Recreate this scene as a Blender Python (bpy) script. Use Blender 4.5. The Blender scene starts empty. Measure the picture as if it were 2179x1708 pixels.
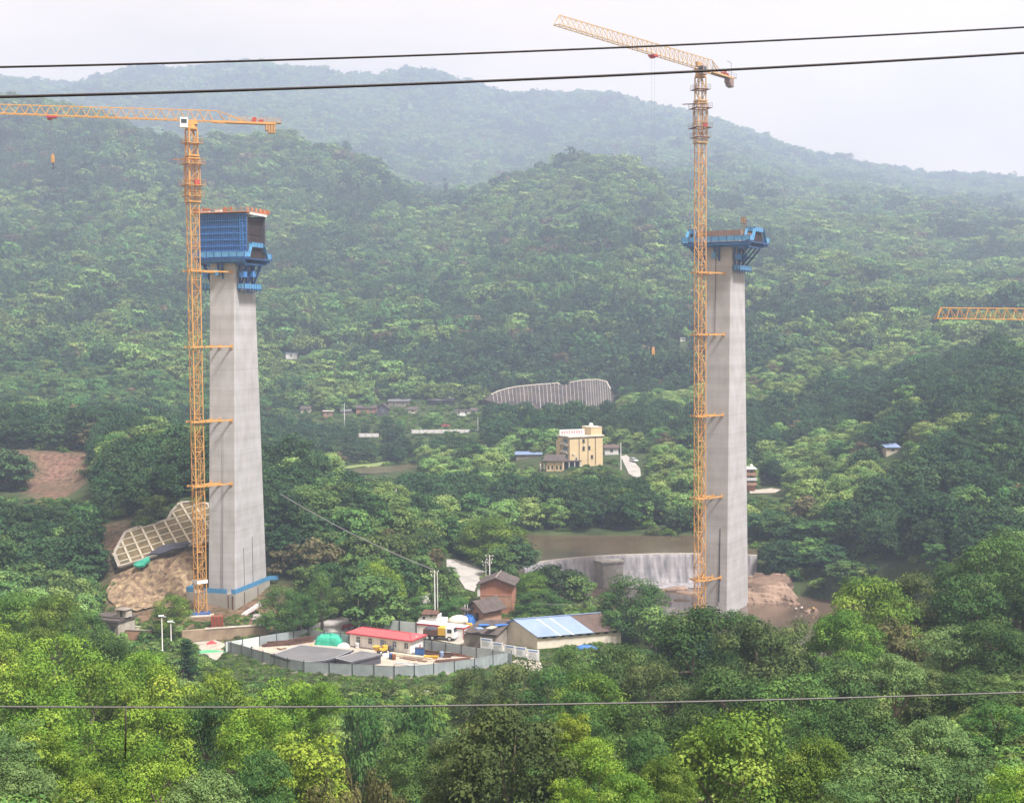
import bpy, bmesh, math, random
import numpy as np
from mathutils import Vector, Matrix

# ------------------------------------------------------------------ scene, camera, light
scene = bpy.context.scene
COL = scene.collection
random.seed(7)
RNG = np.random.default_rng(7)
PI = math.pi

CAM = Vector((0, 0, 62.0))
PITCH, ROLL = 0.0549, -0.0065
FPX, CX, CY = 2800.0, 1089.5, 854.0          # focal length and centre in 2179 x 1708 picture units
CAM_M = Matrix.Rotation(PI/2 - PITCH, 3, 'X') @ Matrix.Rotation(ROLL, 3, 'Z')
cam_d = bpy.data.cameras.new('camera')
cam_o = bpy.data.objects.new('camera', cam_d)
COL.objects.link(cam_o)
cam_o.location = CAM
cam_o.rotation_euler = CAM_M.to_euler()
cam_d.sensor_fit = 'HORIZONTAL'
cam_d.angle = 2*math.atan(CX/FPX)
cam_d.clip_start = 0.3
cam_d.clip_end = 9000
scene.camera = cam_o

SUN_EL, SUN_AZ = math.radians(58), math.radians(133)   # azimuth clockwise from +Y (view axis)
sun_d = bpy.data.lights.new('sun', 'SUN')
sun_d.energy = 5.0
sun_d.angle = math.radians(11)
sun_d.color = (1.0, 0.955, 0.89)
sun_o = bpy.data.objects.new('sun', sun_d)
COL.objects.link(sun_o)
sun_dir = Vector((math.sin(SUN_AZ)*math.cos(SUN_EL), math.cos(SUN_AZ)*math.cos(SUN_EL), math.sin(SUN_EL)))
sun_o.rotation_euler = (-sun_dir).to_track_quat('-Z', 'Y').to_euler()
sun_o.location = (0, 0, 400)

world = bpy.data.worlds.new('World')
scene.world = world
world.use_nodes = True
def build_world():
    nt = world.node_tree
    for n in list(nt.nodes): nt.nodes.remove(n)
    N, L = nt.nodes.new, nt.links.new
    out = N('ShaderNodeOutputWorld'); bg = N('ShaderNodeBackground')
    sky = N('ShaderNodeTexSky'); sky.sky_type = 'NISHITA'; sky.sun_disc = False
    sky.sun_elevation = SUN_EL; sky.sun_rotation = SUN_AZ
    sky.air_density = 1.0; sky.dust_density = 3.0
    tc = N('ShaderNodeTexCoord'); mp = N('ShaderNodeMapping')
    mp.inputs['Scale'].default_value = (1, 1, 2.6)
    L(tc.outputs['Generated'], mp.inputs['Vector'])
    n1 = N('ShaderNodeTexNoise'); n1.inputs['Scale'].default_value = 4.5
    n1.inputs['Detail'].default_value = 5; n1.inputs['Roughness'].default_value = 0.52
    L(mp.outputs['Vector'], n1.inputs['Vector'])
    cr = N('ShaderNodeValToRGB')               # cloud brightness of the overcast (the sky gives 0.1 of this)
    cr.color_ramp.elements[0].position = 0.36; cr.color_ramp.elements[0].color = (5.5, 4.25, 2.9, 1)
    cr.color_ramp.elements[1].position = 0.62; cr.color_ramp.elements[1].color = (7.0, 5.35, 3.5, 1)
    L(n1.outputs['Fac'], cr.inputs['Fac'])
    mix = N('ShaderNodeMixRGB'); mix.inputs['Fac'].default_value = 0.9
    L(sky.outputs['Color'], mix.inputs['Color1']); L(cr.outputs['Color'], mix.inputs['Color2'])
    L(mix.outputs['Color'], bg.inputs['Color']); bg.inputs['Strength'].default_value = 0.1
    L(bg.outputs['Background'], out.inputs['Surface'])
build_world()
vs = scene.view_settings
vs.view_transform = 'Standard'; vs.look = 'None'; vs.gamma = 1; vs.exposure = 1.13
scene.cycles.max_bounces = 6
scene.cycles.diffuse_bounces = 3
scene.cycles.transmission_bounces = 4
scene.cycles.volume_bounces = 1
scene.cycles.use_denoising = True

# ------------------------------------------------------------------ picture units -> places
def ray(vx, vy):
    d = CAM_M @ Vector(((vx-CX)/FPX, -(vy-CY)/FPX, -1))
    return d
def at(vx, vy, Y):
    d = ray(vx, vy); return CAM + d*(Y/d.y)
def atz(vx, vy, z):
    d = ray(vx, vy); return CAM + d*((z-CAM.z)/d.z)
def proj(p):
    q = CAM_M.transposed() @ (Vector(p)-CAM)
    return (CX + FPX*q.x/-q.z, CY - FPX*q.y/-q.z)
def pxm(Y): return FPX/Y

# ------------------------------------------------------------------ terrain heights
def lin(pts):
    a = sorted(pts); xs = [p[0] for p in a]; ys = [p[1] for p in a]
    return lambda u: np.interp(u, xs, ys)
UG = np.arange(-700, 2901, 20.0)
LINES = [
 (0,   'z', [(0, 60)]),
 (25,  'z', [(0, 50)]),
 (60,  'z', [(-300, 38), (700, 36), (900, 32), (1200, 31), (1600, 33), (2179, 36)]),
 (100, 'z', [(-300, 27), (0, 26), (400, 21), (700, 16), (1000, 16), (1300, 19), (1700, 23), (2179, 29)]),
 (150, 'z', [(0, 17), (400, 10), (700, 7), (1000, 6), (1300, 10), (1700, 14), (2179, 21)]),
 (200, 'z', [(0, 9), (400, 2), (700, 1.5), (1000, 1.5), (1300, 4), (1700, 6), (2179, 14)]),
 (235, 'z', [(0, 4), (400, 0), (1150, 0), (1300, 1), (1500, 0), (1700, -3), (2000, 4), (2179, 10)]),
 (285, 'z', [(0, 2), (300, -0.6), (600, 0), (1100, 0.4), (1250, -0.5), (1320, -3), (1400, -9.5), (1780, -9.5), (1850, -4), (2000, 4), (2179, 9)]),
 (306, 'z', [(0, 4), (180, 4), (230, 6), (260, 8), (350, 10), (430, 12), (520, 2), (600, 3), (750, 6), (900, 3), (1000, 2), (1150, 0), (1210, -5), (1280, -9.5), (1760, -9.5), (1840, -5), (2000, 4), (2179, 9)]),
 (333, 'z', [(0, 8), (180, 10), (260, 13), (350, 17), (430, 20), (600, 11), (750, 11), (900, 5), (960, 3), (1050, 1), (1130, -2), (1190, -9.5), (1600, -9.5), (1690, -9), (1760, -6), (1850, 0), (2000, 7), (2179, 13)]),
 (375, 'z', [(-300, 16), (0, 10), (100, 12), (200, 18), (300, 22), (430, 23), (600, 18), (750, 13), (850, 9), (920, 5), (980, 1), (1080, -2.5), (1600, -2.5), (1632, 0.8), (1700, 1.5), (1800, 5), (2000, 17), (2179, 22)]),
 (420, 'z', [(-300, 10), (0, 10.5), (150, 10.5), (230, 20), (430, 21), (600, 12), (750, 5), (850, -1), (1000, 1), (1200, 2.5), (1480, 1.5), (1600, 2.5), (1700, 4), (1800, 8), (2000, 22), (2179, 28)]),
 (470, 'z', [(-300, 21), (0, 20.5), (200, 20), (300, 20), (430, 16), (600, 5), (750, 0), (900, 0.4), (1000, 4), (1200, 6), (1480, 5), (1590, 3), (1680, 3.5), (1800, 12), (2000, 28), (2179, 34)]),
 (540, 'z', [(0, 19), (200, 19), (400, 13), (600, 3), (730, 0), (880, 0), (1000, 4), (1150, 8.5), (1300, 9), (1480, 10), (1600, 9), (1700, 11), (1800, 17), (2000, 36), (2179, 44)]),
 (620, 'z', [(0, 15), (400, 13), (600, 6), (730, 0.3), (880, 0.3), (1000, 5), (1200, 13), (1480, 14), (1700, 20), (1850, 25), (2000, 37), (2179, 42)]),
 (680, 'p', [(0, 870), (400, 885), (600, 930), (700, 934), (800, 926), (1000, 914), (1100, 907), (1300, 892), (1500, 880), (1700, 850), (1850, 830), (2000, 800), (2179, 790)]),
 (740, 'p', [(0, 830), (400, 840), (600, 880), (800, 872), (1000, 868), (1300, 868), (1500, 830), (1700, 790), (2000, 760), (2179, 750)]),
 (850, 'p', [(0, 740), (400, 760), (600, 780), (800, 780), (1000, 775), (1200, 765), (1400, 745), (1700, 710), (2000, 690), (2179, 670)]),
 (1080, 'p', [(0, 560), (400, 580), (600, 600), (800, 600), (1000, 590), (1200, 560), (1300, 550), (1400, 570), (1700, 580), (2000, 600), (2179, 600)]),
 (1400, 'p', [(0, 360), (200, 390), (400, 420), (600, 430), (800, 460), (900, 470), (1000, 460), (1150, 425), (1280, 405), (1380, 425), (1430, 465), (1500, 470), (1700, 500), (2000, 530), (2179, 540)]),
 (1600, 'p', [(-400, 190), (0, 205), (90, 222), (160, 246), (340, 290), (500, 305), (640, 322), (700, 350), (830, 380), (900, 415), (1000, 418), (1150, 388), (1280, 358), (1380, 375), (1420, 435), (1500, 440), (1700, 460), (2000, 490), (2179, 500)]),
 (1900, 'p', [(0, 260), (200, 300), (400, 350), (600, 370), (800, 410), (900, 445), (1000, 440), (1150, 430), (1280, 415), (1380, 415), (1420, 410), (1500, 400), (1700, 430), (2000, 460), (2179, 470)]),
 (2600, 'p', [(0, 250), (200, 275), (400, 290), (600, 300), (800, 325), (900, 360), (1000, 375), (1150, 365), (1300, 352), (1400, 345), (1500, 335), (1700, 385), (2000, 425), (2179, 430)]),
 (3900, 'p', [(-300, 180), (0, 190), (100, 195), (170, 204), (240, 182), (300, 172), (400, 176), (500, 160), (560, 154), (620, 168), (680, 184), (800, 192), (880, 172), (950, 180), (1000, 205), (1100, 222), (1200, 230), (1240, 217), (1320, 222), (1370, 250), (1460, 262), (1550, 294), (1640, 324), (1750, 357), (1850, 378), (1950, 394), (2100, 402), (2179, 400), (2500, 410)]),
 (4350, 'p', [(-300, 260), (0, 260), (560, 230), (1000, 280), (1400, 330), (1700, 420), (2179, 470)]),
 (4700, 'z', [(0, 120)]),
]
LY = np.array([l[0] for l in LINES], float)
def _zp(u, py, Y):
    return np.array([at(a, b, Y).z for a, b in zip(u, py)])
LZ = []
for (Y, k, pts) in LINES:
    v = lin(pts)(UG)
    LZ.append(v if k == 'z' else _zp(UG, v, Y))
LZ = np.array(LZ).T                                  # (u, line)
_k = np.exp(-0.5*(np.arange(-3, 4)/1.1)**2); _k /= _k.sum()
_pad = np.pad(LZ, ((3, 3), (0, 0)), mode='edge')
LZ = sum(_k[i]*_pad[i:i+len(UG)] for i in range(7))
def _pchip(x, y, xi):                                # monotone cubic along Y, vectorised over rows of y
    h = np.diff(x); d = np.diff(y, axis=1)/h
    m = np.zeros_like(y)
    w1 = 2*h[1:]+h[:-1]; w2 = h[1:]+2*h[:-1]
    same = d[:, :-1]*d[:, 1:] > 0
    with np.errstate(divide='ignore', invalid='ignore'):
        hm = (w1+w2)/(w1/d[:, :-1]+w2/d[:, 1:])
    m[:, 1:-1] = np.where(same, hm, 0); m[:, 0] = d[:, 0]; m[:, -1] = d[:, -1]
    k = np.clip(np.searchsorted(x, xi)-1, 0, len(x)-2)
    t = (xi-x[k])/h[k]
    return ((2*t**3-3*t**2+1)*y[:, k] + (t**3-2*t**2+t)*h[k]*m[:, k]
            + (-2*t**3+3*t**2)*y[:, k+1] + (t**3-t**2)*h[k]*m[:, k+1])
YG = np.arange(0, 4701, 2.5)
TAB = _pchip(LY, LZ, YG)
_perm = RNG.random((257, 257))
def vnoise(x, y):
    xi = np.floor(x).astype(int); yi = np.floor(y).astype(int)
    fx = x-xi; fy = y-yi
    fx = fx*fx*(3-2*fx); fy = fy*fy*(3-2*fy)
    g = lambda a, b: _perm[a % 256, b % 256]
    return ((g(xi, yi)*(1-fx)+g(xi+1, yi)*fx)*(1-fy) + (g(xi, yi+1)*(1-fx)+g(xi+1, yi+1)*fx)*fy)*2-1
def fbm(x, y, o=4):
    s = 0; a = 0.5
    for i in range(o):
        s = s + a*vnoise(x*2**i+17*i, y*2**i+31*i); a *= 0.5
    return s
YARD = None
def _inpoly(x, y, poly):
    c = np.zeros(np.shape(x), bool); n = len(poly); j = n-1
    for i in range(n):
        xi, yi = poly[i][0], poly[i][1]; xj, yj = poly[j][0], poly[j][1]
        with np.errstate(divide='ignore', invalid='ignore'):
            c ^= ((yi > y) != (yj > y)) & (x < (xj-xi)*(y-yi)/(yj-yi+1e-12)+xi)
        j = i
    return c
FLATS = []       # (polygon, z, blend distance)
def _polydist(x, y, poly):
    d = np.full(np.shape(x), 1e9); n = len(poly)
    for i in range(n):
        ax, ay = poly[i][0], poly[i][1]; bx, by = poly[(i+1) % n][0], poly[(i+1) % n][1]
        vx, vy = bx-ax, by-ay; L = vx*vx+vy*vy+1e-9
        t = np.clip(((x-ax)*vx+(y-ay)*vy)/L, 0, 1)
        d = np.minimum(d, np.hypot(x-ax-t*vx, y-ay-t*vy))
    return d
def hgt(x, y):
    x = np.asarray(x, float); y = np.asarray(y, float)
    yy = np.maximum(y, 1.0)
    u = np.clip(CX + FPX*x/np.maximum(yy, 45), -690, 2880)
    w = np.clip((yy-480)/300, 0, 1)
    yw = np.clip(yy + w*38*fbm(x/210.0, y/210.0), 0, 4695)
    iu = (u-UG[0])/20.0; iy = yw/2.5
    a = np.floor(iu).astype(int); b = np.floor(iy).astype(int)
    a = np.clip(a, 0, len(UG)-2); b = np.clip(b, 0, len(YG)-2)
    fu = iu-a; fy = iy-b
    z = (TAB[a, b]*(1-fu)+TAB[a+1, b]*fu)*(1-fy) + (TAB[a, b+1]*(1-fu)+TAB[a+1, b+1]*fu)*fy
    amp = np.clip((yy-430)/700, 0, 1)
    fold = np.clip((yy-780)/450, 0, 1)*np.clip((3850-yy)/350, 0, 1)
    z = z + fold*(15*(0.45-np.abs(fbm(x/140.0+1.7, y/330.0+4.2, 3))*2.2))
    z = z + amp*(13*fbm(x/130.0+5, y/130.0+9, 4)) + 0.5*fbm(x/16.0, y/16.0, 3)*np.clip((yy-20)/50, 0, 1)
    for poly, pz, bl in FLATS:
        ins = _inpoly(x, y, poly)
        d = np.where(ins, 0, _polydist(x, y, poly))
        t = np.clip(1-d/bl, 0, 1); t = t*t*(3-2*t)
        z = z*(1-t)+pz*t
    return z
def hz(x, y): return float(hgt(x, y))
def gnd(p, dz=0.0): return Vector((p[0], p[1], hz(p[0], p[1])+dz))
def hit(vx, vy, y0=40, y1=4200):
    """where the ray through a picture point meets the ground"""
    d = ray(vx, vy); d = d/d.y
    Y = np.arange(y0, y1, 1.0)
    X = CAM.x+d.x*Y; Z = CAM.z+d.z*Y
    b = hgt(X, Y) >= Z
    if not b.any(): return Vector((X[-1], Y[-1], Z[-1]))
    i = int(np.argmax(b)); return Vector((X[i], Y[i], hz(X[i], Y[i])))

# fence line of the yard (ground at z = 0)
FENCE_NEAR = [(480, 1385.4), (492, 1388), (514, 1394), (536, 1401), (560, 1408), (584, 1414), (612.6, 1423.6), (647, 1430), (701, 1434), (750, 1436),
              (796, 1438), (839, 1440), (882, 1439), (923, 1434.5), (967, 1429.5), (1010, 1424), (1049, 1416), (1088, 1409)]
FENCE_BACK_R = [(1088, 1389), (1049, 1382.5), (1014, 1378), (982, 1373.5), (948.6, 1368.5), (919, 1364), (903, 1361)]
FENCE_BACK_L = [(743, 1350), (725, 1347.5), (690, 1343.5), (655.4, 1338), (624.6, 1342.6), (588.5, 1348), (552, 1354), (516, 1360), (480, 1365.6)]
FN = [atz(a, b, 0) for a, b in FENCE_NEAR]
FR = [atz(a, b, 2.0) for a, b in FENCE_BACK_R]
FL = [atz(a, b, 2.0) for a, b in FENCE_BACK_L]
for p in FR+FL: p.z = 0
YARD = [tuple(p)[:2] for p in FN+FR[1:]+FL]
FLATS.append((YARD, 0.0, 9.0))
SITE_R = [tuple(atz(a, b, 0))[:2] for a, b in [(760, 1345), (900, 1338), (1010, 1340), (1060, 1352), (1150, 1385), (1155, 1425), (1100, 1405), (1000, 1385)]]
FLATS.append((SITE_R, 0.0, 6.0))
WEIR_TOP = [atz(a, b, -0.4) for a, b in [(1112, 1203), (1127, 1198), (1170, 1191), (1230, 1184.5), (1304, 1179.5), (1400, 1176.5), (1471, 1176), (1560, 1178), (1611, 1180)]]
_wx = WEIR_TOP[-1].x
FLATS.append(([(14, 296), (24, 285), (58, 262), (60, 240), (98, 236), (104, 290), (97, 322), (78, 338), (_wx+2, 344)]+[(p.x, p.y+0.3) for p in reversed(WEIR_TOP)], -10.2, 3.0))
FLATS.append(([(p.x, p.y-0.4) for p in WEIR_TOP]+[(_wx, 386), (60, 393), (0, 395), (-10, 385)], -3.0, 2.5))
BEND = [tuple(atz(a, b, -0.4))[:2] for a, b in [(742, 999), (790, 992), (830, 990), (888, 985), (892, 996), (850, 1003), (795, 1007), (750, 1006)]]
FLATS.append((BEND, -1.6, 3.0))
WARE = [tuple(atz(a, b, 0))[:2] for a, b in [(1040, 1360), (1150, 1385), (1340, 1345), (1250, 1315)]]
FLATS.append((WARE, 0.0, 7.0))

# ------------------------------------------------------------------ object helpers
def tag(o, label=None, cat=None, group=None, kind=None):
    if label: o['label'] = label
    if cat: o['category'] = cat
    if group: o['group'] = group
    if kind: o['kind'] = kind
    return o
def empty(name, loc=(0, 0, 0), rz=0.0, label=None, cat=None, group=None):
    o = bpy.data.objects.new(name, None); COL.objects.link(o)
    o.empty_display_size = 0.5
    o.location = loc; o.rotation_euler = (0, 0, rz)
    return tag(o, label, cat, group)
def copy_tree(o, parent=None):
    c = o.copy(); COL.objects.link(c)
    if parent is not None: c.parent = parent
    for ch in list(o.children): copy_tree(ch, c)
    return c

APART = {'post', 'rail_post', 'gallery_post', 'leg', 'column', 'pilaster', 'wall_pilaster', 'flue', 'skid', 'cloth', 'air_conditioner', 'headlight', 'beam', 'top_kerb', 'coping', 'rail_board', 'support', 'stacked_panel', 'starter_bar', 'counter_jib_beam', 'rooftop_room', 'insulator'}
class MB:
    """collects shapes and links them as one mesh"""
    def __init__(s): s.v = []; s.f = []
    def add(s, vs, fs):
        n = len(s.v); s.v += [tuple(v) for v in vs]; s.f += [tuple(i+n for i in f) for f in fs]; return s
    def box(s, c, d, rz=0.0, M=None):
        R = M if M is not None else Matrix.Rotation(rz, 3, 'Z'); c = Vector(c)
        vs = [c+R @ Vector((x*d[0]/2, y*d[1]/2, z*d[2]/2)) for z in (-1, 1) for y in (-1, 1) for x in (-1, 1)]
        return s.add(vs, [(0, 2, 3, 1), (4, 5, 7, 6), (0, 1, 5, 4), (2, 6, 7, 3), (0, 4, 6, 2), (1, 3, 7, 5)])
    def bar(s, p, q, w, h=None, up=(0, 0, 1)):
        p = Vector(p); q = Vector(q); h = h or w
        d = q-p; L = d.length
        if L < 1e-6: return s
        z = d/L; u = Vector(up)
        if abs(z.dot(u)) > 0.98: u = Vector((0, 1, 0))
        x = u.cross(z).normalized(); y = z.cross(x)
        vs = [a+x*(sx*w/2)+y*(sy*h/2) for a in (p, q) for sy in (-1, 1) for sx in (-1, 1)]
        return s.add(vs, [(0, 2, 3, 1), (4, 5, 7, 6), (0, 1, 5, 4), (2, 6, 7, 3), (0, 4, 6, 2), (1, 3, 7, 5)])
    def tube(s, pts, rs, n=8, cap=True):
        pts = [Vector(p) for p in pts]
        if not hasattr(rs, '__len__'): rs = [rs]*len(pts)
        rings = []; ref = Vector((0.13, 0.21, 1)).normalized()
        vs = []; fs = []
        for i, p in enumerate(pts):
            d = (pts[min(i+1, len(pts)-1)]-pts[max(i-1, 0)]).normalized()
            u = ref if abs(d.dot(ref)) < 0.95 else Vector((1, 0, 0))
            x = u.cross(d).normalized(); y = d.cross(x)
            for k in range(n):
                a = 2*PI*k/n; vs.append(p+(x*math.cos(a)+y*math.sin(a))*rs[i])
        for i in range(len(pts)-1):
            for k in range(n):
                a = i*n+k; b = i*n+(k+1) % n
                fs.append((a, b, b+n, a+n))
        if cap:
            fs.append(tuple(range(n-1, -1, -1))); fs.append(tuple(range((len(pts)-1)*n, len(pts)*n)))
        return s.add(vs, fs)
    def prism(s, poly, z0, z1):
        n = len(poly)
        Z0 = z0 if hasattr(z0, '__len__') else [z0]*n
        Z1 = z1 if hasattr(z1, '__len__') else [z1]*n
        ar = sum(poly[i][0]*poly[(i+1) % n][1]-poly[(i+1) % n][0]*poly[i][1] for i in range(n))
        if ar < 0: poly = poly[::-1]; Z0 = list(Z0)[::-1]; Z1 = list(Z1)[::-1]
        vs = [(p[0], p[1], z) for p, z in zip(poly, Z0)]+[(p[0], p[1], z) for p, z in zip(poly, Z1)]
        fs = [tuple(range(n-1, -1, -1)), tuple(range(n, 2*n))]+[(i, (i+1) % n, n+(i+1) % n, n+i) for i in range(n)]
        return s.add(vs, fs)
    def slab(s, quad, t):
        """a thick sheet: quad of 3-D points, thickness t downwards along its normal"""
        q = [Vector(p) for p in quad]; nrm = (q[1]-q[0]).cross(q[-1]-q[0]).normalized()
        if nrm.z < 0: q = q[::-1]; nrm = -nrm
        n = len(q); vs = [p-nrm*t for p in q]+q
        return s.add(vs, [tuple(range(n-1, -1, -1)), tuple(range(n, 2*n))]+[(i, (i+1) % n, n+(i+1) % n, n+i) for i in range(n)])
    def ellip(s, c, r, nu=14, nv=8, M=None, z0=-1.0):
        c = Vector(c); vs = []; fs = []
        for j in range(nv+1):
            t = z0+(1-z0)*j/nv if z0 > -1 else -math.cos(PI*j/nv)
            q = math.sqrt(max(0, 1-t*t))
            for i in range(nu):
                a = 2*PI*i/nu; p = Vector((r[0]*q*math.cos(a), r[1]*q*math.sin(a), r[2]*t))
                vs.append(c+(M @ p if M else p))
        for j in range(nv):
            for i in range(nu):
                fs.append((j*nu+i, j*nu+(i+1) % nu, (j+1)*nu+(i+1) % nu, (j+1)*nu+i))
        return s.add(vs, fs)
    def lathe(s, prof, n=16, c=(0, 0, 0), M=None):
        c = Vector(c); vs = []; fs = []
        for r, z in prof:
            for k in range(n):
                a = 2*PI*k/n; p = Vector((r*math.cos(a), r*math.sin(a), z)); vs.append(c+(M @ p if M else p))
        for j in range(len(prof)-1):
            for k in range(n):
                fs.append((j*n+k, j*n+(k+1) % n, (j+1)*n+(k+1) % n, (j+1)*n+k))
        fs.append(tuple(range(n-1, -1, -1))); fs.append(tuple(range((len(prof)-1)*n, len(prof)*n)))
        return s.add(vs, fs)
    def pieces(s):
        par = list(range(len(s.v)))
        def find(a):
            while par[a] != a: par[a] = par[par[a]]; a = par[a]
            return a
        for f in s.f:
            for i in f[1:]: par[find(i)] = find(f[0])
        out = {}
        for f in s.f: out.setdefault(find(f[0]), []).append(f)
        res = []
        for fs in out.values():
            ids = sorted({i for f in fs for i in f}); k = {a: j for j, a in enumerate(ids)}
            q = MB(); q.v = [s.v[i] for i in ids]; q.f = [tuple(k[i] for i in f) for f in fs]; res.append(q)
        return res
    def build(s, name, m=None, parent=None, smooth=False, bevel=0.0):
        if name in APART and parent is not None:            # separate posts, legs ... become objects of their own
            ps = s.pieces()
            if 1 < len(ps) <= 14:
                for q in ps: o = q._build(name, m, parent, smooth, bevel)
                return o
        return s._build(name, m, parent, smooth, bevel)
    def _build(s, name, m=None, parent=None, smooth=False, bevel=0.0):
        me = bpy.data.meshes.new(name); me.from_pydata(s.v, [], s.f); me.validate(); me.update()
        if m: me.materials.append(m)
        if smooth: me.polygons.foreach_set('use_smooth', [True]*len(me.polygons))
        o = bpy.data.objects.new(name, me); COL.objects.link(o)
        if parent: o.parent = parent
        if bevel:
            b = o.modifiers.new('bevel', 'BEVEL'); b.width = bevel; b.segments = 2; b.limit_method = 'ANGLE'
        return o

# ------------------------------------------------------------------ materials
def mat(name, c1, c2=None, scale=1.0, rough=0.75, stretch=(1, 1, 1), bump=0.0, metal=0.0, lo=0.35, hi=0.65, coord='Object', c3=None, spec=0.3):
    m = bpy.data.materials.new(name); m.use_nodes = True
    nt = m.node_tree; N, L = nt.nodes.new, nt.links.new
    b = nt.nodes['Principled BSDF']
    b.inputs['Roughness'].default_value = rough; b.inputs['Metallic'].default_value = metal
    b.inputs['Specular IOR Level'].default_value = spec
    if c2 is None: c2 = tuple(x*0.82 for x in c1)
    tc = N('ShaderNodeTexCoord'); mp = N('ShaderNodeMapping'); mp.inputs['Scale'].default_value = stretch
    L(tc.outputs[coord], mp.inputs['Vector'])
    n = N('ShaderNodeTexNoise'); n.inputs['Scale'].default_value = scale; n.inputs['Detail'].default_value = 6; n.inputs['Roughness'].default_value = 0.62
    L(mp.outputs['Vector'], n.inputs['Vector'])
    r = N('ShaderNodeValToRGB'); r.color_ramp.elements[0].position = lo; r.color_ramp.elements[1].position = hi
    r.color_ramp.elements[0].color = (*c1, 1); r.color_ramp.elements[1].color = (*c2, 1)
    if c3:
        e = r.color_ramp.elements.new((lo+hi)/2); e.color = (*c3, 1)
    L(n.outputs['Fac'], r.inputs['Fac']); L(r.outputs['Color'], b.inputs['Base Color'])
    if bump:
        bp = N('ShaderNodeBump'); bp.inputs['Strength'].default_value = bump; bp.inputs['Distance'].default_value = 0.1
        L(n.outputs['Fac'], bp.inputs['Height']); L(bp.outputs['Normal'], b.inputs['Normal'])
    return m

def concrete_mat(name, base=(0.40, 0.385, 0.375)):
    """poured concrete: lift lines every few metres, rain streaks, blotches"""
    m = bpy.data.materials.new(name); m.use_nodes = True
    nt = m.node_tree; N, L = nt.nodes.new, nt.links.new
    b = nt.nodes['Principled BSDF']; b.inputs['Roughness'].default_value = 0.85; b.inputs['Specular IOR Level'].default_value = 0.2
    tc = N('ShaderNodeTexCoord'); sep = N('ShaderNodeSeparateXYZ'); L(tc.outputs['Object'], sep.inputs['Vector'])
    def noise(stretch, scale, det=5):
        mp = N('ShaderNodeMapping'); mp.inputs['Scale'].default_value = stretch; L(tc.outputs['Object'], mp.inputs['Vector'])
        n = N('ShaderNodeTexNoise'); n.inputs['Scale'].default_value = scale; n.inputs['Detail'].default_value = det
        L(mp.outputs['Vector'], n.inputs['Vector']); return n.outputs['Fac']
    def math_(op, a, bb=None, c=None):
        n = N('ShaderNodeMath'); n.operation = op
        for i, v in enumerate((a, bb, c)):
            if v is None: continue
            if isinstance(v, (int, float)): n.inputs[i].default_value = v
            else: L(v, n.inputs[i])
        return n.outputs[0]
    def ramp(f, p0, p1, v0=0, v1=1):
        n = N('ShaderNodeMapRange'); n.inputs['From Min'].default_value = p0; n.inputs['From Max'].default_value = p1
        n.inputs['To Min'].default_value = v0; n.inputs['To Max'].default_value = v1; L(f, n.inputs['Value']); return n.outputs[0]
    blot = ramp(noise((1, 1, 0.6), 0.35), 0.3, 0.7, 0.86, 1.08)
    streak = ramp(noise((1.6, 1.6, 0.05), 1.2, 6), 0.55, 0.8, 1.0, 0.86)
    band = noise((0.02, 0.02, 1), 0.42, 2)
    band = ramp(band, 0.35, 0.65, 0.90, 1.06)
    fr = math_('FRACT', math_('DIVIDE', sep.outputs['Z'], 4.5))
    line = math_('MULTIPLY', math_('LESS_THAN', fr, 0.028), 0.13)
    fine = ramp(noise((1, 1, 3.0), 3.0), 0.3, 0.7, 0.93, 1.05)
    f = math_('MULTIPLY', math_('MULTIPLY', blot, streak), math_('MULTIPLY', band, fine))
    f = math_('MULTIPLY', f, math_('SUBTRACT', 1.0, line))
    mx = N('ShaderNodeMixRGB'); mx.blend_type = 'MULTIPLY'; mx.inputs['Fac'].default_value = 1
    mx.inputs['Color1'].default_value = (*base, 1)
    cmb = N('ShaderNodeCombineXYZ'); L(f, cmb.inputs[0]); L(f, cmb.inputs[1]); L(math_('POWER', f, 1.15), cmb.inputs[2])
    L(cmb.outputs[0], mx.inputs['Color2']); L(mx.outputs['Color'], b.inputs['Base Color'])
    return m

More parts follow.
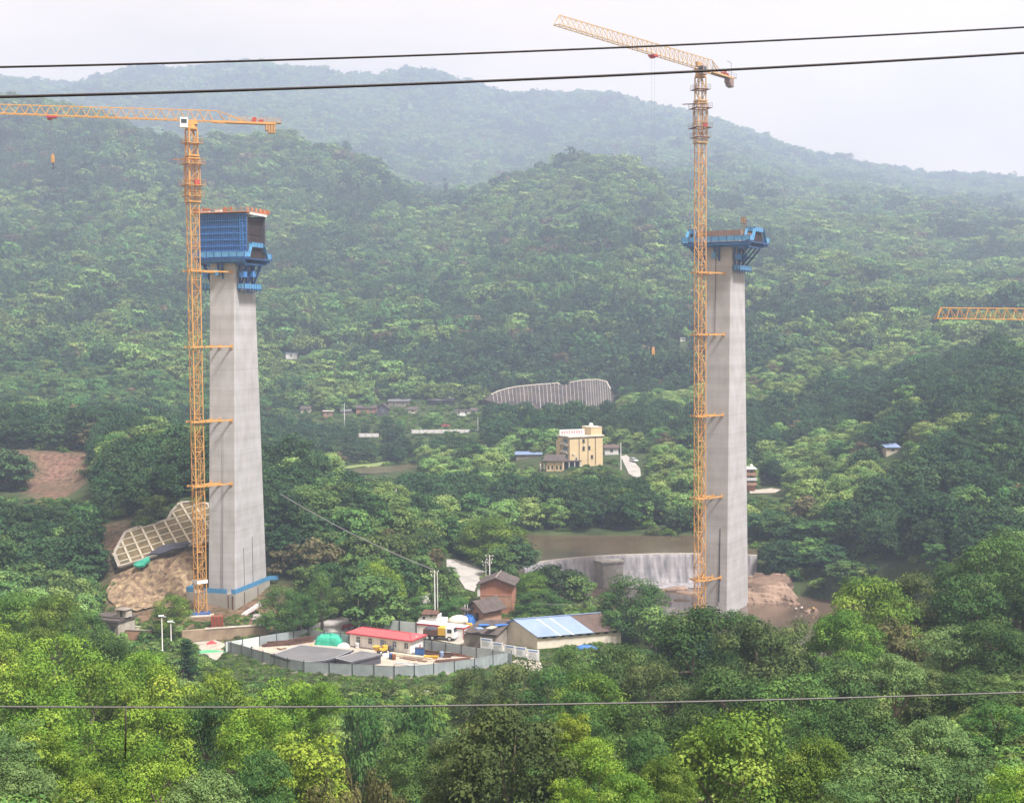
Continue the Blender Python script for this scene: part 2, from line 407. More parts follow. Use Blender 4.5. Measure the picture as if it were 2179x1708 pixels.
def leaf_mat(name, ca, cb, cc, hue=0.02, val=0.25):
    """leaf colours vary leaf by leaf (face attribute) and tree by tree"""
    m = bpy.data.materials.new(name); m.use_nodes = True
    nt = m.node_tree; N, L = nt.nodes.new, nt.links.new
    for n in list(nt.nodes): nt.nodes.remove(n)
    out = N('ShaderNodeOutputMaterial')
    at_ = N('ShaderNodeAttribute'); at_.attribute_name = 'tint'
    r = N('ShaderNodeValToRGB')
    r.color_ramp.elements[0].color = (*ca, 1); r.color_ramp.elements[1].color = (*cc, 1)
    r.color_ramp.elements[0].position = 0.1; r.color_ramp.elements[1].position = 0.97
    e = r.color_ramp.elements.new(0.55); e.color = (*cb, 1)
    L(at_.outputs['Fac'], r.inputs['Fac'])
    oi = N('ShaderNodeObjectInfo')
    hsv = N('ShaderNodeHueSaturation')
    mr = N('ShaderNodeMapRange'); mr.inputs['To Min'].default_value = 0.5-hue; mr.inputs['To Max'].default_value = 0.5+hue
    L(oi.outputs['Random'], mr.inputs['Value']); L(mr.outputs[0], hsv.inputs['Hue'])
    ad = N('ShaderNodeMath'); ad.operation = 'MULTIPLY'; ad.inputs[1].default_value = 7.31; L(oi.outputs['Random'], ad.inputs[0])
    fr = N('ShaderNodeMath'); fr.operation = 'FRACT'; L(ad.outputs[0], fr.inputs[0])
    mr2 = N('ShaderNodeMapRange'); mr2.inputs['To Min'].default_value = 1-val; mr2.inputs['To Max'].default_value = 1+val
    L(fr.outputs[0], mr2.inputs['Value']); L(mr2.outputs[0], hsv.inputs['Value'])
    L(r.outputs['Color'], hsv.inputs['Color'])
    d = N('ShaderNodeBsdfPrincipled'); d.inputs['Roughness'].default_value = 0.7; d.inputs['Specular IOR Level'].default_value = 0.1
    t = N('ShaderNodeBsdfTranslucent')
    L(hsv.outputs['Color'], d.inputs['Base Color']); L(hsv.outputs['Color'], t.inputs['Color'])
    mx = N('ShaderNodeMixShader'); mx.inputs['Fac'].default_value = 0.24
    L(d.outputs[0], mx.inputs[1]); L(t.outputs[0], mx.inputs[2]); L(mx.outputs[0], out.inputs['Surface'])
    return m

M = {}
M['yg'] = leaf_mat('leaf_yellow_green', (0.06, 0.13, 0.017), (0.145, 0.245, 0.028), (0.33, 0.39, 0.062), 0.012, 0.2)
M['yel'] = leaf_mat('leaf_yellow', (0.08, 0.14, 0.018), (0.19, 0.26, 0.03), (0.36, 0.38, 0.07), 0.01, 0.15)
M['bright'] = leaf_mat('leaf_bright', (0.05, 0.115, 0.018), (0.115, 0.205, 0.03), (0.26, 0.34, 0.065), 0.014, 0.2)
M['mid'] = leaf_mat('leaf_mid', (0.04, 0.095, 0.025), (0.08, 0.155, 0.036), (0.17, 0.25, 0.07), 0.02, 0.25)
M['dark'] = leaf_mat('leaf_dark', (0.024, 0.06, 0.018), (0.05, 0.105, 0.028), (0.11, 0.17, 0.05), 0.015, 0.25)
M['olive'] = leaf_mat('leaf_olive', (0.04, 0.07, 0.022), (0.085, 0.125, 0.038), (0.17, 0.2, 0.075), 0.015, 0.2)
M['pale'] = leaf_mat('leaf_pale', (0.07, 0.13, 0.045), (0.12, 0.2, 0.065), (0.23, 0.31, 0.12), 0.012, 0.15)
M['brownish'] = leaf_mat('leaf_brownish', (0.065, 0.072, 0.028), (0.117, 0.111, 0.044), (0.182, 0.169, 0.066), 0.012, 0.15)
M['hill'] = leaf_mat('leaf_hill', (0.044, 0.1, 0.032), (0.1, 0.19, 0.05), (0.2, 0.3, 0.09), 0.03, 0.42)
M['hill_lt'] = leaf_mat('leaf_hill_light', (0.095, 0.17, 0.045), (0.17, 0.265, 0.07), (0.28, 0.38, 0.13), 0.025, 0.3)
M['hill_dk'] = leaf_mat('leaf_hill_dark', (0.02, 0.052, 0.022), (0.042, 0.094, 0.034), (0.09, 0.155, 0.057), 0.02, 0.3)
M['hill_br'] = leaf_mat('leaf_hill_brown', (0.078, 0.072, 0.033), (0.130, 0.111, 0.055), (0.182, 0.169, 0.077), 0.02, 0.25)
M['bark'] = mat('bark', (0.09, 0.07, 0.05), (0.16, 0.13, 0.10), 4, 0.9, (1, 1, 0.2))
M['concrete'] = concrete_mat('pier_concrete', (0.375, 0.37, 0.39))
M['cap_conc'] = concrete_mat('cap_concrete', (0.29, 0.275, 0.25))
M['pale_conc'] = mat('pale_concrete', (0.40, 0.365, 0.325), (0.26, 0.23, 0.20), 0.6, 0.9)
M['road'] = mat('road_concrete', (0.34, 0.32, 0.31), (0.25, 0.24, 0.23), 0.25, 0.9, c3=(0.31, 0.295, 0.285))
M['yardfloor'] = mat('yard_floor', (0.40, 0.33, 0.28), (0.15, 0.12, 0.10), 0.45, 0.95, c3=(0.32, 0.265, 0.22), lo=0.4, hi=0.72)
M['crane'] = mat('crane_yellow', (0.53, 0.285, 0.085), (0.44, 0.235, 0.075), 0.8, 0.5, (1, 1, 0.5))
M['crane_pale'] = mat('crane_pale_yellow', (0.46, 0.31, 0.15), (0.38, 0.26, 0.13), 0.8, 0.5)
M['rust'] = mat('rust', (0.22, 0.075, 0.035), (0.12, 0.05, 0.03), 1.2, 0.85)
M['cw'] = mat('counterweight', (0.42, 0.24, 0.10), (0.32, 0.20, 0.10), 0.9, 0.8)
M['cwgrey'] = mat('counterweight_grey', (0.26, 0.19, 0.18), (0.20, 0.15, 0.15), 0.9, 0.8)
M['redpaint'] = mat('red_paint', (0.42, 0.04, 0.05), (0.32, 0.03, 0.04), 1.5, 0.5)
M['white'] = mat('white_paint', (0.78, 0.78, 0.78), (0.68, 0.68, 0.67), 0.8, 0.5)
M['cream'] = mat('cream_wall', (0.62, 0.57, 0.50), (0.50, 0.46, 0.40), 0.5, 0.85)
M['yellowwall'] = mat('yellow_wall', (0.58, 0.45, 0.27), (0.50, 0.39, 0.23), 0.3, 0.85)
M['blue'] = mat('blue_steel', (0.055, 0.20, 0.50), (0.04, 0.145, 0.40), 0.9, 0.5)
M['bluedark'] = mat('dark_blue_steel', (0.03, 0.10, 0.29), (0.018, 0.06, 0.19), 0.7, 0.55)
M['bluelight'] = mat('light_blue_panel', (0.10, 0.29, 0.50), (0.06, 0.20, 0.40), 1.3, 0.5)
M['bluemesh'] = mat('blue_mesh', (0.07, 0.24, 0.42), (0.05, 0.17, 0.32), 1.5, 0.6)
M['darkbrown'] = mat('dark_plywood', (0.035, 0.022, 0.022), (0.02, 0.014, 0.016), 0.8, 0.8)
M['ply'] = mat('brown_plywood', (0.24, 0.16, 0.12), (0.18, 0.12, 0.09), 0.8, 0.8)
M['orange'] = mat('orange_guard', (0.50, 0.20, 0.10), (0.38, 0.15, 0.08), 1.5, 0.6)
M['glass'] = mat('dark_glass', (0.03, 0.045, 0.06), (0.02, 0.03, 0.04), 1.0, 0.15, spec=0.6)
M['blueglass'] = mat('blue_glass', (0.12, 0.20, 0.34), (0.08, 0.14, 0.26), 1.0, 0.2, spec=0.6)
M['cable'] = mat('cable_black', (0.012, 0.008, 0.012), (0.018, 0.012, 0.016), 3, 0.6)
M['wire'] = mat('wire_grey', (0.10, 0.095, 0.10), (0.05, 0.05, 0.055), 60, 0.5, (1, 1, 1))
M['rope'] = mat('steel_rope', (0.20, 0.19, 0.20), None, 2, 0.6)
M['galv'] = mat('galvanised', (0.55, 0.56, 0.58), (0.46, 0.47, 0.49), 1.2, 0.5)
M['fence'] = mat('grey_hoarding', (0.27, 0.31, 0.33), (0.21, 0.245, 0.265), 0.5, 0.55)
M['fencelt'] = mat('pale_hoarding', (0.46, 0.51, 0.52), (0.38, 0.43, 0.44), 0.5, 0.55)
M['post'] = mat('dark_post', (0.045, 0.05, 0.065), (0.03, 0.035, 0.045), 1.5, 0.6)
M['roofred'] = mat('red_roof', (0.50, 0.09, 0.10), (0.42, 0.075, 0.085), 0.4, 0.5)
M['roofgrey'] = mat('grey_roof', (0.135, 0.135, 0.145), (0.105, 0.105, 0.115), 0.25, 0.6)
M['slate'] = mat('slate_wall', (0.075, 0.075, 0.095), (0.055, 0.055, 0.07), 0.5, 0.7)
M['roofblue'] = mat('pale_blue_roof', (0.20, 0.265, 0.42), (0.16, 0.215, 0.35), 0.3, 0.5)
M['rooftile'] = mat('old_tile_roof', (0.095, 0.075, 0.07), (0.055, 0.045, 0.045), 0.8, 0.9, bump=0.5)
M['roofbrown'] = mat('brown_roof', (0.11, 0.075, 0.065), (0.075, 0.055, 0.05), 0.7, 0.9, bump=0.4)
M['brick'] = mat('brick_wall', (0.36, 0.17, 0.11), (0.26, 0.12, 0.08), 1.1, 0.9)
M['brickold'] = mat('old_brick', (0.36, 0.22, 0.15), (0.25, 0.14, 0.10), 0.9, 0.9)
M['grime'] = mat('grimy_wall', (0.26, 0.23, 0.20), (0.15, 0.13, 0.12), 0.6, 0.95)
M['tarp'] = mat('green_tarp', (0.04, 0.36, 0.25), (0.025, 0.26, 0.18), 0.7, 0.5)
M['greennet'] = mat('green_netting', (0.10, 0.36, 0.19), (0.07, 0.26, 0.14), 1.1, 0.9)
M['bluetarp'] = mat('blue_tarp', (0.035, 0.14, 0.42), (0.025, 0.10, 0.32), 0.8, 0.5)
M['darktarp'] = mat('dark_tarp', (0.06, 0.06, 0.085), (0.035, 0.035, 0.05), 0.8, 0.6)
M['yelmach'] = mat('yellow_machine', (0.60, 0.36, 0.04), (0.48, 0.28, 0.04), 1.0, 0.5)
M['rebar'] = mat('rusty_rebar', (0.13, 0.065, 0.045), (0.08, 0.045, 0.038), 1.3, 0.9)
M['sack'] = mat('white_sack', (0.66, 0.65, 0.66), (0.52, 0.51, 0.52), 1.4, 0.8)
M['banner'] = mat('banner_white', (0.72, 0.73, 0.78), (0.64, 0.66, 0.72), 0.8, 0.5)
M['bannerblue'] = mat('banner_blue', (0.16, 0.26, 0.52), (0.13, 0.22, 0.46), 1.0, 0.5)
M['rubber'] = mat('black_rubber', (0.02, 0.02, 0.02), None, 2, 0.9)
M['signred'] = mat('sign_red', (0.48, 0.05, 0.09), None, 2, 0.6)
M['foam'] = mat('foam_water', (0.30, 0.29, 0.31), (0.12, 0.12, 0.135), 0.5, 0.6, (1.1, 1.1, 0.14), lo=0.38, hi=0.66, c3=(0.22, 0.21, 0.23))
M['rock'] = mat('tan_rock', (0.27, 0.195, 0.15), (0.09, 0.062, 0.05), 0.22, 0.95, (0.6, 1, 2.2), bump=0.6, c3=(0.19, 0.13, 0.098))
M['stone'] = mat('grey_stone', (0.30, 0.285, 0.27), (0.19, 0.18, 0.17), 0.8, 0.95)
M['hay'] = mat('beam_concrete', (0.50, 0.45, 0.36), (0.40, 0.36, 0.28), 0.8, 0.9)
M['skin'] = mat('skin', (0.42, 0.25, 0.17), None, 4, 0.6)
M['cloth_dark'] = mat('dark_cloth', (0.03, 0.035, 0.05), None, 4, 0.9)
M['car'] = mat('car_white', (0.74, 0.75, 0.78), (0.70, 0.71, 0.74), 0.5, 0.25, spec=0.5)

# ------------------------------------------------------------------ ground
def blob(x, y, p, r):
    return np.clip(1-np.hypot(x-p[0], y-p[1])/r, 0, 1)
SOIL = [tuple(hit(a, b, 300, 520))[:2] for a, b in [(-60, 965), (60, 958), (180, 962), (186, 1000), (150, 1046), (115, 1070), (60, 1030), (-60, 1015)]]
SOIL2 = [tuple(hit(a, b, 270, 420))[:2] for a, b in [(208, 1135), (262, 1110), (255, 1210), (230, 1290), (300, 1320), (400, 1320), (400, 1190), (345, 1190), (260, 1215)]]
def build_ground():
    ys = np.concatenate([np.arange(-30, 200, 3.2), np.arange(200, 480, 2.2), np.geomspace(480, 4690, 270)])
    ncol = 330
    t = np.linspace(-1, 1, ncol)
    Y = np.repeat(ys[:, None], ncol, 1)
    X = t[None, :]*(0.50*np.maximum(ys, 0)+70)[:, None]
    Z = hgt(X, Y)
    Z = np.where(Y < 0, 60, Z)
    v = np.stack([X, Y, Z], -1).reshape(-1, 3)
    i, j = np.meshgrid(np.arange(len(ys)-1), np.arange(ncol-1), indexing='ij')
    a = (i*ncol+j).ravel()
    f = np.stack([a, a+1, a+ncol+1, a+ncol], -1)
    me = bpy.data.meshes.new('ground')
    me.from_pydata(v.tolist(), [], f.tolist()); me.update()
    x, y = v[:, 0], v[:, 1]
    soil = np.zeros(len(v))
    for poly in (SOIL, SOIL2):
        d = np.where(_inpoly(x, y, poly), 0, _polydist(x, y, poly)); soil = np.maximum(soil, np.clip(1-d/5, 0, 1))
    # trodden earth round the pier foot and the right-hand site road
    for p, r in ((at(470, 1310, 284), 26), (at(430, 1340, 275), 22), (at(640, 1330, 286), 16), (at(1010, 1330, 275), 22)):
        soil = np.maximum(soil, np.clip(2*blob(x, y, p, r), 0, 1))
    soil = soil*np.clip(0.75+0.6*fbm(x/9, y/9), 0, 1)
    yard = np.where(_inpoly(x, y, YARD), 1.0, 0.0)
    grass = np.clip(fbm(x/160.0+3, y/160.0+1, 3)*3.2+0.15, 0, 1)*np.clip((y-900)/300, 0, 1)
    for nme, arr in (('soil', soil), ('paved', yard), ('grass', grass)):
        at_ = me.attributes.new(nme, 'FLOAT', 'POINT'); at_.data.foreach_set('value', arr.astype(np.float32))
    me.polygons.foreach_set('use_smooth', [True]*len(me.polygons))
    m = bpy.data.materials.new('ground_cover'); m.use_nodes = True
    nt = m.node_tree; N, L = nt.nodes.new, nt.links.new
    b = nt.nodes['Principled BSDF']; b.inputs['Roughness'].default_value = 0.95; b.inputs['Specular IOR Level'].default_value = 0.1
    tc = N('ShaderNodeTexCoord')
    def noise(s, d=6):
        n = N('ShaderNodeTexNoise'); n.inputs['Scale'].default_value = s; n.inputs['Detail'].default_value = d; L(tc.outputs['Object'], n.inputs['Vector']); return n.outputs['Fac']
    def ramp(f, stops):
        r = N('ShaderNodeValToRGB')
        for k, (p, c) in enumerate(stops):
            e = r.color_ramp.elements[k] if k < 2 else r.color_ramp.elements.new(p)
            e.position = p; e.color = (*c, 1)
        L(f, r.inputs['Fac']); return r.outputs['Color']
    def mixc(f, a, c):
        n = N('ShaderNodeMixRGB')
        L(f, n.inputs['Fac']); L(a, n.inputs['Color1']); L(c, n.inputs['Color2']); return n.outputs['Color']
    def attr(nm):
        n = N('ShaderNodeAttribute'); n.attribute_name = nm; return n.outputs['Fac']
    under = ramp(noise(0.18), [(0.3, (0.025, 0.038, 0.014)), (0.7, (0.055, 0.075, 0.028))])
    gr = ramp(noise(0.07), [(0.3, (0.045, 0.08, 0.025)), (0.7, (0.085, 0.13, 0.042))])
    so = ramp(noise(0.8, 12), [(0.36, (0.075, 0.042, 0.032)), (0.66, (0.23, 0.135, 0.10))])
    pv = ramp(noise(0.22, 8), [(0.3, (0.16, 0.12, 0.10)), (0.6, (0.36, 0.31, 0.27))])
    c = mixc(attr('grass'), under, gr); c = mixc(attr('soil'), c, so); c = mixc(attr('paved'), c, pv)
    L(c, b.inputs['Base Color'])
    bp = N('ShaderNodeBump'); bp.inputs['Strength'].default_value = 0.6; bp.inputs['Distance'].default_value = 0.4
    L(noise(0.9), bp.inputs['Height']); L(bp.outputs['Normal'], b.inputs['Normal'])
    me.materials.append(m)
    o = bpy.data.objects.new('ground', me); COL.objects.link(o); tag(o, kind='structure')
build_ground()

def water(name, poly, z, c1, c2, rough=0.12):
    m = mat(name+'_surface', c1, c2, 0.12, rough, bump=0.15, spec=0.5)
    b = MB(); n = len(poly)
    b.add([(p[0], p[1], z) for p in poly], [tuple(range(n))])
    o = b.build(name, m); tag(o, kind='structure')
    me = o.data
    if me.polygons[0].normal.z < 0: me.flip_normals()
water('river_above_weir', [tuple(p)[:2] for p in WEIR_TOP]+[(_wx+3, 372), (_wx+4, 392), (60, 402), (-6, 402), (-14, 385)], -0.55, (0.075, 0.055, 0.035), (0.10, 0.075, 0.045), 0.2)
water('river_below_weir', [(10, 298), (22, 282), (55, 260), (58, 238), (100, 234), (107, 290), (100, 325), (_wx+4, 347), (_wx+1, 364)]+[(p.x, p.y-0.5) for p in reversed(WEIR_TOP)], -8.3, (0.085, 0.06, 0.045), (0.115, 0.08, 0.058), 0.14)
water('river_bend', BEND, -0.5, (0.10, 0.085, 0.05), (0.13, 0.11, 0.065), 0.2)

def drape(name, pxpoly, m, dz=0.12, y0=60, y1=1200, step=1.2, raw=None):
    """a sheet laid over the ground inside a polygon"""
    P = raw or [tuple(hit(a, b, y0, y1))[:2] for a, b in pxpoly]
    n = len(P); bm = bmesh.new()
    f = bm.faces.new([bm.verts.new((p[0], p[1], 0)) for p in P])
    bmesh.ops.triangulate(bm, faces=[f])
    for _ in range(4):
        ed = [e for e in bm.edges if e.calc_length() > step*1.8]
        if not ed: break
        bmesh.ops.subdivide_edges(bm, edges=ed, cuts=1, use_grid_fill=False)
        bmesh.ops.triangulate(bm, faces=bm.faces[:])
    for v in bm.verts: v.co.z = hz(v.co.x, v.co.y)+dz
    bmesh.ops.recalc_face_normals(bm, faces=bm.faces[:])
    me = bpy.data.meshes.new(name); bm.to_mesh(me); bm.free(); me.materials.append(m)
    if len(me.polygons) and me.polygons[0].normal.z < 0: me.flip_normals()
    o = bpy.data.objects.new(name, me); COL.objects.link(o); tag(o, kind='structure'); return o

# ------------------------------------------------------------------ bridge piers
def pier_root(name, corner, yaw, W, L, **k):
    S = Vector((math.cos(yaw), -math.sin(yaw), 0)); Ld = Vector((math.sin(yaw), math.cos(yaw), 0))
    c = Vector(corner)-S*(W/2)+Ld*(L/2)
    return empty(name, c, -yaw, **k)
def shaft_mb(w0, l0, w1, l1, h, ch=0.25):
    b = MB()
    def ring(w, l, z):
        x, y = w/2, l/2
        return [(-x+ch, -y, z), (x-ch, -y, z), (x, -y+ch, z), (x, y-ch, z), (x-ch, y, z), (-x+ch, y, z), (-x, y-ch, z), (-x, -y+ch, z)]
    vs = ring(w0, l0, 0)+ring(w1, l1, h)
    return b.add(vs, [tuple(range(7, -1, -1)), tuple(range(8, 16))]+[(i, (i+1) % 8, 8+(i+1) % 8, 8+i) for i in range(8)])

def guard(b, bp, p, q, z, h=1.25, seg=1.9, t=0.05):
    """panelled guard rail from p to q (panels into b, posts into bp)"""
    p = Vector((p[0], p[1], z)); q = Vector((q[0], q[1], z)); d = q-p; L = d.length; n = max(1, round(L/seg)); u = d/L
    for i in range(n):
        a = p+d*(i/n)+u*0.09; c = p+d*((i+1)/n)-u*0.09
        b.bar(a+Vector((0, 0, h/2+0.06)), c+Vector((0, 0, h/2+0.06)), t, h-0.16)
        b.bar(a+Vector((0, 0, h)), c+Vector((0, 0, h)), 0.09, 0.08)
    for i in range(n+1):
        a = p+d*(i/n); bp.bar(a-Vector((0, 0, 0.05)), a+Vector((0, 0, h+0.12)), 0.11)

def head_platform(loc, yaw, label, S, L, pw, pl, wall_h, box_h):
    """blue climbing platform round a pier head; z = 0 is the deck"""
    r = empty('climbing_platform', loc, -yaw, label, 'scaffold platform')
    x, y = S/2, L/2; px_, py_ = pw/2, pl/2
    b = MB()
    b.box((0, -(y+py_)/2, -0.2), (S, y-py_, 0.22)); b.box((0, (y+py_)/2, -0.2), (S, y-py_, 0.22))
    b.box((-(x+px_)/2, 0, -0.203), (x-px_, pl-0.02, 0.22)); b.box(((x+px_)/2, 0, -0.203), (x-px_, pl-0.02, 0.22))
    b.build('deck', M['bluedark'], r)
    b = MB()
    for s in (-1, 1):
        b.box((0, s*(py_+0.45), -0.75), (S-1.2, 0.35, 0.85)); b.box((0, s*(y-0.5), -0.6), (S-0.6, 0.25, 0.55))
        for k in (-0.93, -0.5, 0.5, 0.93):
            b.box((k*x*0.98, s*(py_+y)/2, -0.55), (0.22, y-py_-1.2, 0.45))
        b.box((s*(px_+0.5), 0, -1.35), (0.35, L*0.7, 0.34)); b.box((s*(x-1.2), 0, -1.32), (0.3, L*0.66, 0.40))
    b.build('beam', M['blue'], r)
    for s in (-1, 1):
        for pq in (((-x, s*y), (x, s*y)), ((s*x, -y+0.1), (s*x, -y*0.62)), ((s*x, y*0.62), (s*x, y-0.1))):
            b, bp = MB(), MB(); guard(b, bp, pq[0], pq[1], 0)
            gr = b.build('guard_rail', M['bluelight'], r); bp.build('rail_post', M['bluedark'], gr)
    # raised end galleries with sloping sides on both short ends
    for s in (-1, 1):
        g = MB(); gp = MB(); dk = MB()
        zt = 2.35; ya, yb = y*0.66, y*0.42; xo = s*(x-0.15)
        dk.add([(xo-s*0.5, -ya+0.3, 0), (xo-s*0.5, ya-0.3, 0), (xo-s*0.5, yb, zt), (xo-s*0.5, -yb, zt),
                (xo-s*0.65, -ya+0.3, 0), (xo-s*0.65, ya-0.3, 0), (xo-s*0.65, yb, zt), (xo-s*0.65, -yb, zt)],
               [(0, 1, 2, 3), (7, 6, 5, 4), (0, 4, 5, 1), (1, 5, 6, 2), (2, 6, 7, 3), (3, 7, 4, 0)])
        dk.box((xo-s*1.3, 0, zt+0.03), (2.1, 2*yb, 0.12))
        guard(g, gp, (xo, -yb), (xo, yb), zt, 1.15, 1.3)
        for q in (-1, 1):
            guard(g, gp, (xo-s*2.1, q*yb), (xo, q*yb), zt, 1.15, 1.1)
            g.bar((xo, q*(ya+0.1), 0.15), (xo, q*(yb+0.15), zt+0.7), 0.12, 0.75, (1, 0, 0))
            g.bar((xo-s*2.0, q*(ya+0.1), 0.15), (xo-s*2.0, q*(yb+0.15), zt+0.7), 0.12, 0.6, (1, 0, 0))
        gal = dk.build('end_shade_panel', M['darkbrown'], r)  # gallery floor, plus a dark panel standing in for the shaded interior beneath
        gr = g.build('gallery_rail', M['bluelight'], r); gp.build('gallery_post', M['bluedark'], gr)
    # brackets down to the shaft
    for s in (-1, 1):
        for ky in (-0.62, 0.0, 0.62):
            b = MB(); yy = ky*py_
            b.bar((s*(x-0.9), yy, -1.5), (s*(px_+0.15), yy, -6.4), 0.34, 0.34)
            b.bar((s*(px_+0.22), yy, -1.4), (s*(px_+0.22), yy, -6.6), 0.3)
            b.bar((s*(px_+2.0), yy, -1.5), (s*(px_+0.3), yy, -4.2), 0.2)
            b.bar((s*(x-2.4), yy, -1.5), (s*(x-2.6), yy, -3.9), 0.12); b.bar((s*(px_+0.3), yy, -3.7), (s*(x-2.4), yy, -3.7), 0.2)
            b.build('bracket', M['bluedark'], r)
        g, gp = MB(), MB()
        ly = py_*0.86
        gp.box((s*(px_+1.0), 0, -6.9), (1.7, 2*ly, 0.14))
        for q in np.linspace(-ly*0.9, ly*0.9, 5):
            gp.bar((s*(px_+1.7), q, -7.7), (s*(px_+1.7), q, -6.9), 0.14); gp.bar((s*(px_+0.4), q, -7.6), (s*(px_+0.4), q, -1.5), 0.1)
        guard(g, gp, (s*(px_+1.85), -ly), (s*(px_+1.85), ly), -6.85, 1.15, 1.1)
        guard(g, gp, (s*(px_+0.2), -ly), (s*(px_+1.85), -ly), -6.85, 1.15, 0.9); guard(g, gp, (s*(px_+0.2), ly), (s*(px_+1.85), ly), -6.85, 1.15, 0.9)
        low = g.build('lower_walkway', M['bluelight'], r); gp.build('walkway_frame', M['bluedark'], low)
        for q, zz in ((-0.75, -3.6), (0.1, -3.4)):
            b = MB(); b.box((s*(px_+1.3), q*py_, zz), (1.3, 1.3, 1.15)); b.box((s*(px_+1.3), q*py_, zz-0.62), (1.42, 1.42, 0.12)); b.bar((s*(px_+1.3), q*py_, zz), (s*(px_+1.3), q*py_, -1.4), 0.12)
            b.build('basket', M['blue'], r)
    for s in (-1, 1):
        b = MB(); sx = -0.3
        b.bar((sx+0.55, s*(py_+0.3), -0.6), (sx+0.55, s*(py_+0.2), -4.6), 0.28); b.bar((sx-0.45, s*(py_+0.3), -0.6), (sx-0.45, s*(py_+0.2), -4.0), 0.22)
        b.bar((sx-0.45, s*(y-1.0), -0.8), (sx-0.45, s*(py_+0.2), -3.8), 0.24); b.bar((sx+0.55, s*(y-1.0), -0.8), (sx+0.55, s*(py_+0.2), -4.4), 0.24)
        b.build('bracket', M['bluedark'], r)
        b = MB(); b.box((sx-0.6, s*(py_+0.9), -3.1), (0.95, 0.9, 1.15)); b.box((sx-0.6, s*(py_+0.9), -3.75), (1.05, 1.0, 0.14)); b.build('basket', M['bluelight'], r)
    return r

LP_Y = 290.0
LP_YAW = math.radians(16)
lp_corner = at(502, 1262, LP_Y)
LZ0 = lp_corner.z
LP_TOP = at(480, 556, LP_Y).z
# left pier
lp = pier_root('bridge_pier', (lp_corner.x, lp_corner.y, LZ0), LP_YAW, 6.9, 15.2,
               label='tall grey concrete bridge pier with a big blue formwork box on top', cat='bridge pier', group='concrete bridge piers')
LH = LP_TOP-LZ0
shaft_mb(6.9, 15.2, 6.3, 9.4, LH).build('shaft', M['concrete'], lp)
for sx in (-0.15, 0.25): b = MB(); b.bar((sx, -7.68, 0), (sx*0.9, -4.78, LH-6), 0.09); b.build('riser_pipe', M['rope'], lp)
for yy, hh in ((-3.6, 9.5), (0.6, 11.5)):
    b = MB(); b.bar((3.5, yy, 0), (3.5-0.3*hh/LH, yy, hh), 0.07); b.build('conduit', M['darktarp'], lp)
cap_h = 4.9
cap = MB(); cap.box((-2.25, -0.2, -cap_h/2-0.05), (12.2, 17.0, cap_h+0.1))
cap.build('pile_cap', M['cap_conc'], lp)
for xx in (-3.3, 2.15, 3.2):
    b = MB(); b.box((xx, -8.72, -cap_h/2-0.2), (0.34 if xx > 2.5 else 0.22, 0.1, cap_h-0.4)); b.build('joint_board', M['rebar'], lp)
for yy in (-4.4, 2.2): b = MB(); b.box((3.87, yy, -cap_h/2-0.2), (0.1, 0.25, cap_h-0.4)); b.build('joint_board', M['rebar'], lp)
# blue barrier standing round the edge of the cap
r = empty('safety_barrier', lp.location, -LP_YAW, 'bright blue mesh barrier round the foot of the pier with the formwork box', 'barrier')
def strip(b, bp, p, q, z, h=1.05):
    p = Vector((*p, z)); q = Vector((*q, z)); b.bar(p+Vector((0, 0, h/2)), q+Vector((0, 0, h/2)), 0.06, h)
    n = max(1, round((q-p).length/2.2))
    for i in range(n+1): a = p.lerp(q, i/n); bp.bar(a, a+Vector((0, 0, h+0.1)), 0.08)
for pq in (((-8.2, -8.6), (-6.6, -8.6)), ((-4.3, -8.6), (1.7, -8.6)), ((2.9, -8.6), (3.8, -8.6)), ((3.78, -8.55), (3.78, 8.2)), ((3.8, 8.2), (5.6, 9.2)), ((-8.3, -8.6), (-8.3, 8.2))):
    b, bp = MB(), MB(); strip(b, bp, pq[0], pq[1], 0.02)
    mp_ = b.build('mesh_panel', M['bluemesh'], r); bp.build('post', M['blue'], mp_)

# right pier
RP_Y = 318.0
RP_YAW = math.radians(29)
rp_corner = at(1548, 1300, RP_Y)
RP_TOP = at(1525, 521, RP_Y).z
RZ0 = -9.0
rp = pier_root('bridge_pier', (rp_corner.x, rp_corner.y, RZ0), RP_YAW, 7.0, 15.6,
               label='tall grey concrete bridge pier standing in the river, open blue platform at its head', cat='bridge pier', group='concrete bridge piers')
RH = RP_TOP-RZ0
shaft_mb(7.0, 15.6, 6.5, 9.6, RH).build('shaft', M['concrete'], rp)
b = MB(); b.bar((1.3, -7.85, 4), (1.3, -7.0, 22), 0.22); b.build('riser_pipe', M['darktarp'], rp)
b = MB(); b.bar((-0.7, -5.7, RH-22), (-0.7, -5.0, RH-3), 0.1); b.build('riser_pipe', M['darktarp'], rp)

hp1 = head_platform((lp.location.x, lp.location.y, LP_TOP+0.9), LP_YAW, 'blue climbing platform hung round the pier head under the tall formwork box', 13.0, 13.4, 6.4, 9.5, 0, 0)
hp2 = head_platform((rp.location.x, rp.location.y, RP_TOP+0.9), RP_YAW, 'wide blue climbing platform with no box on it, round the pier in the river', 17.4, 15.0, 6.6, 9.7, 0, 0)

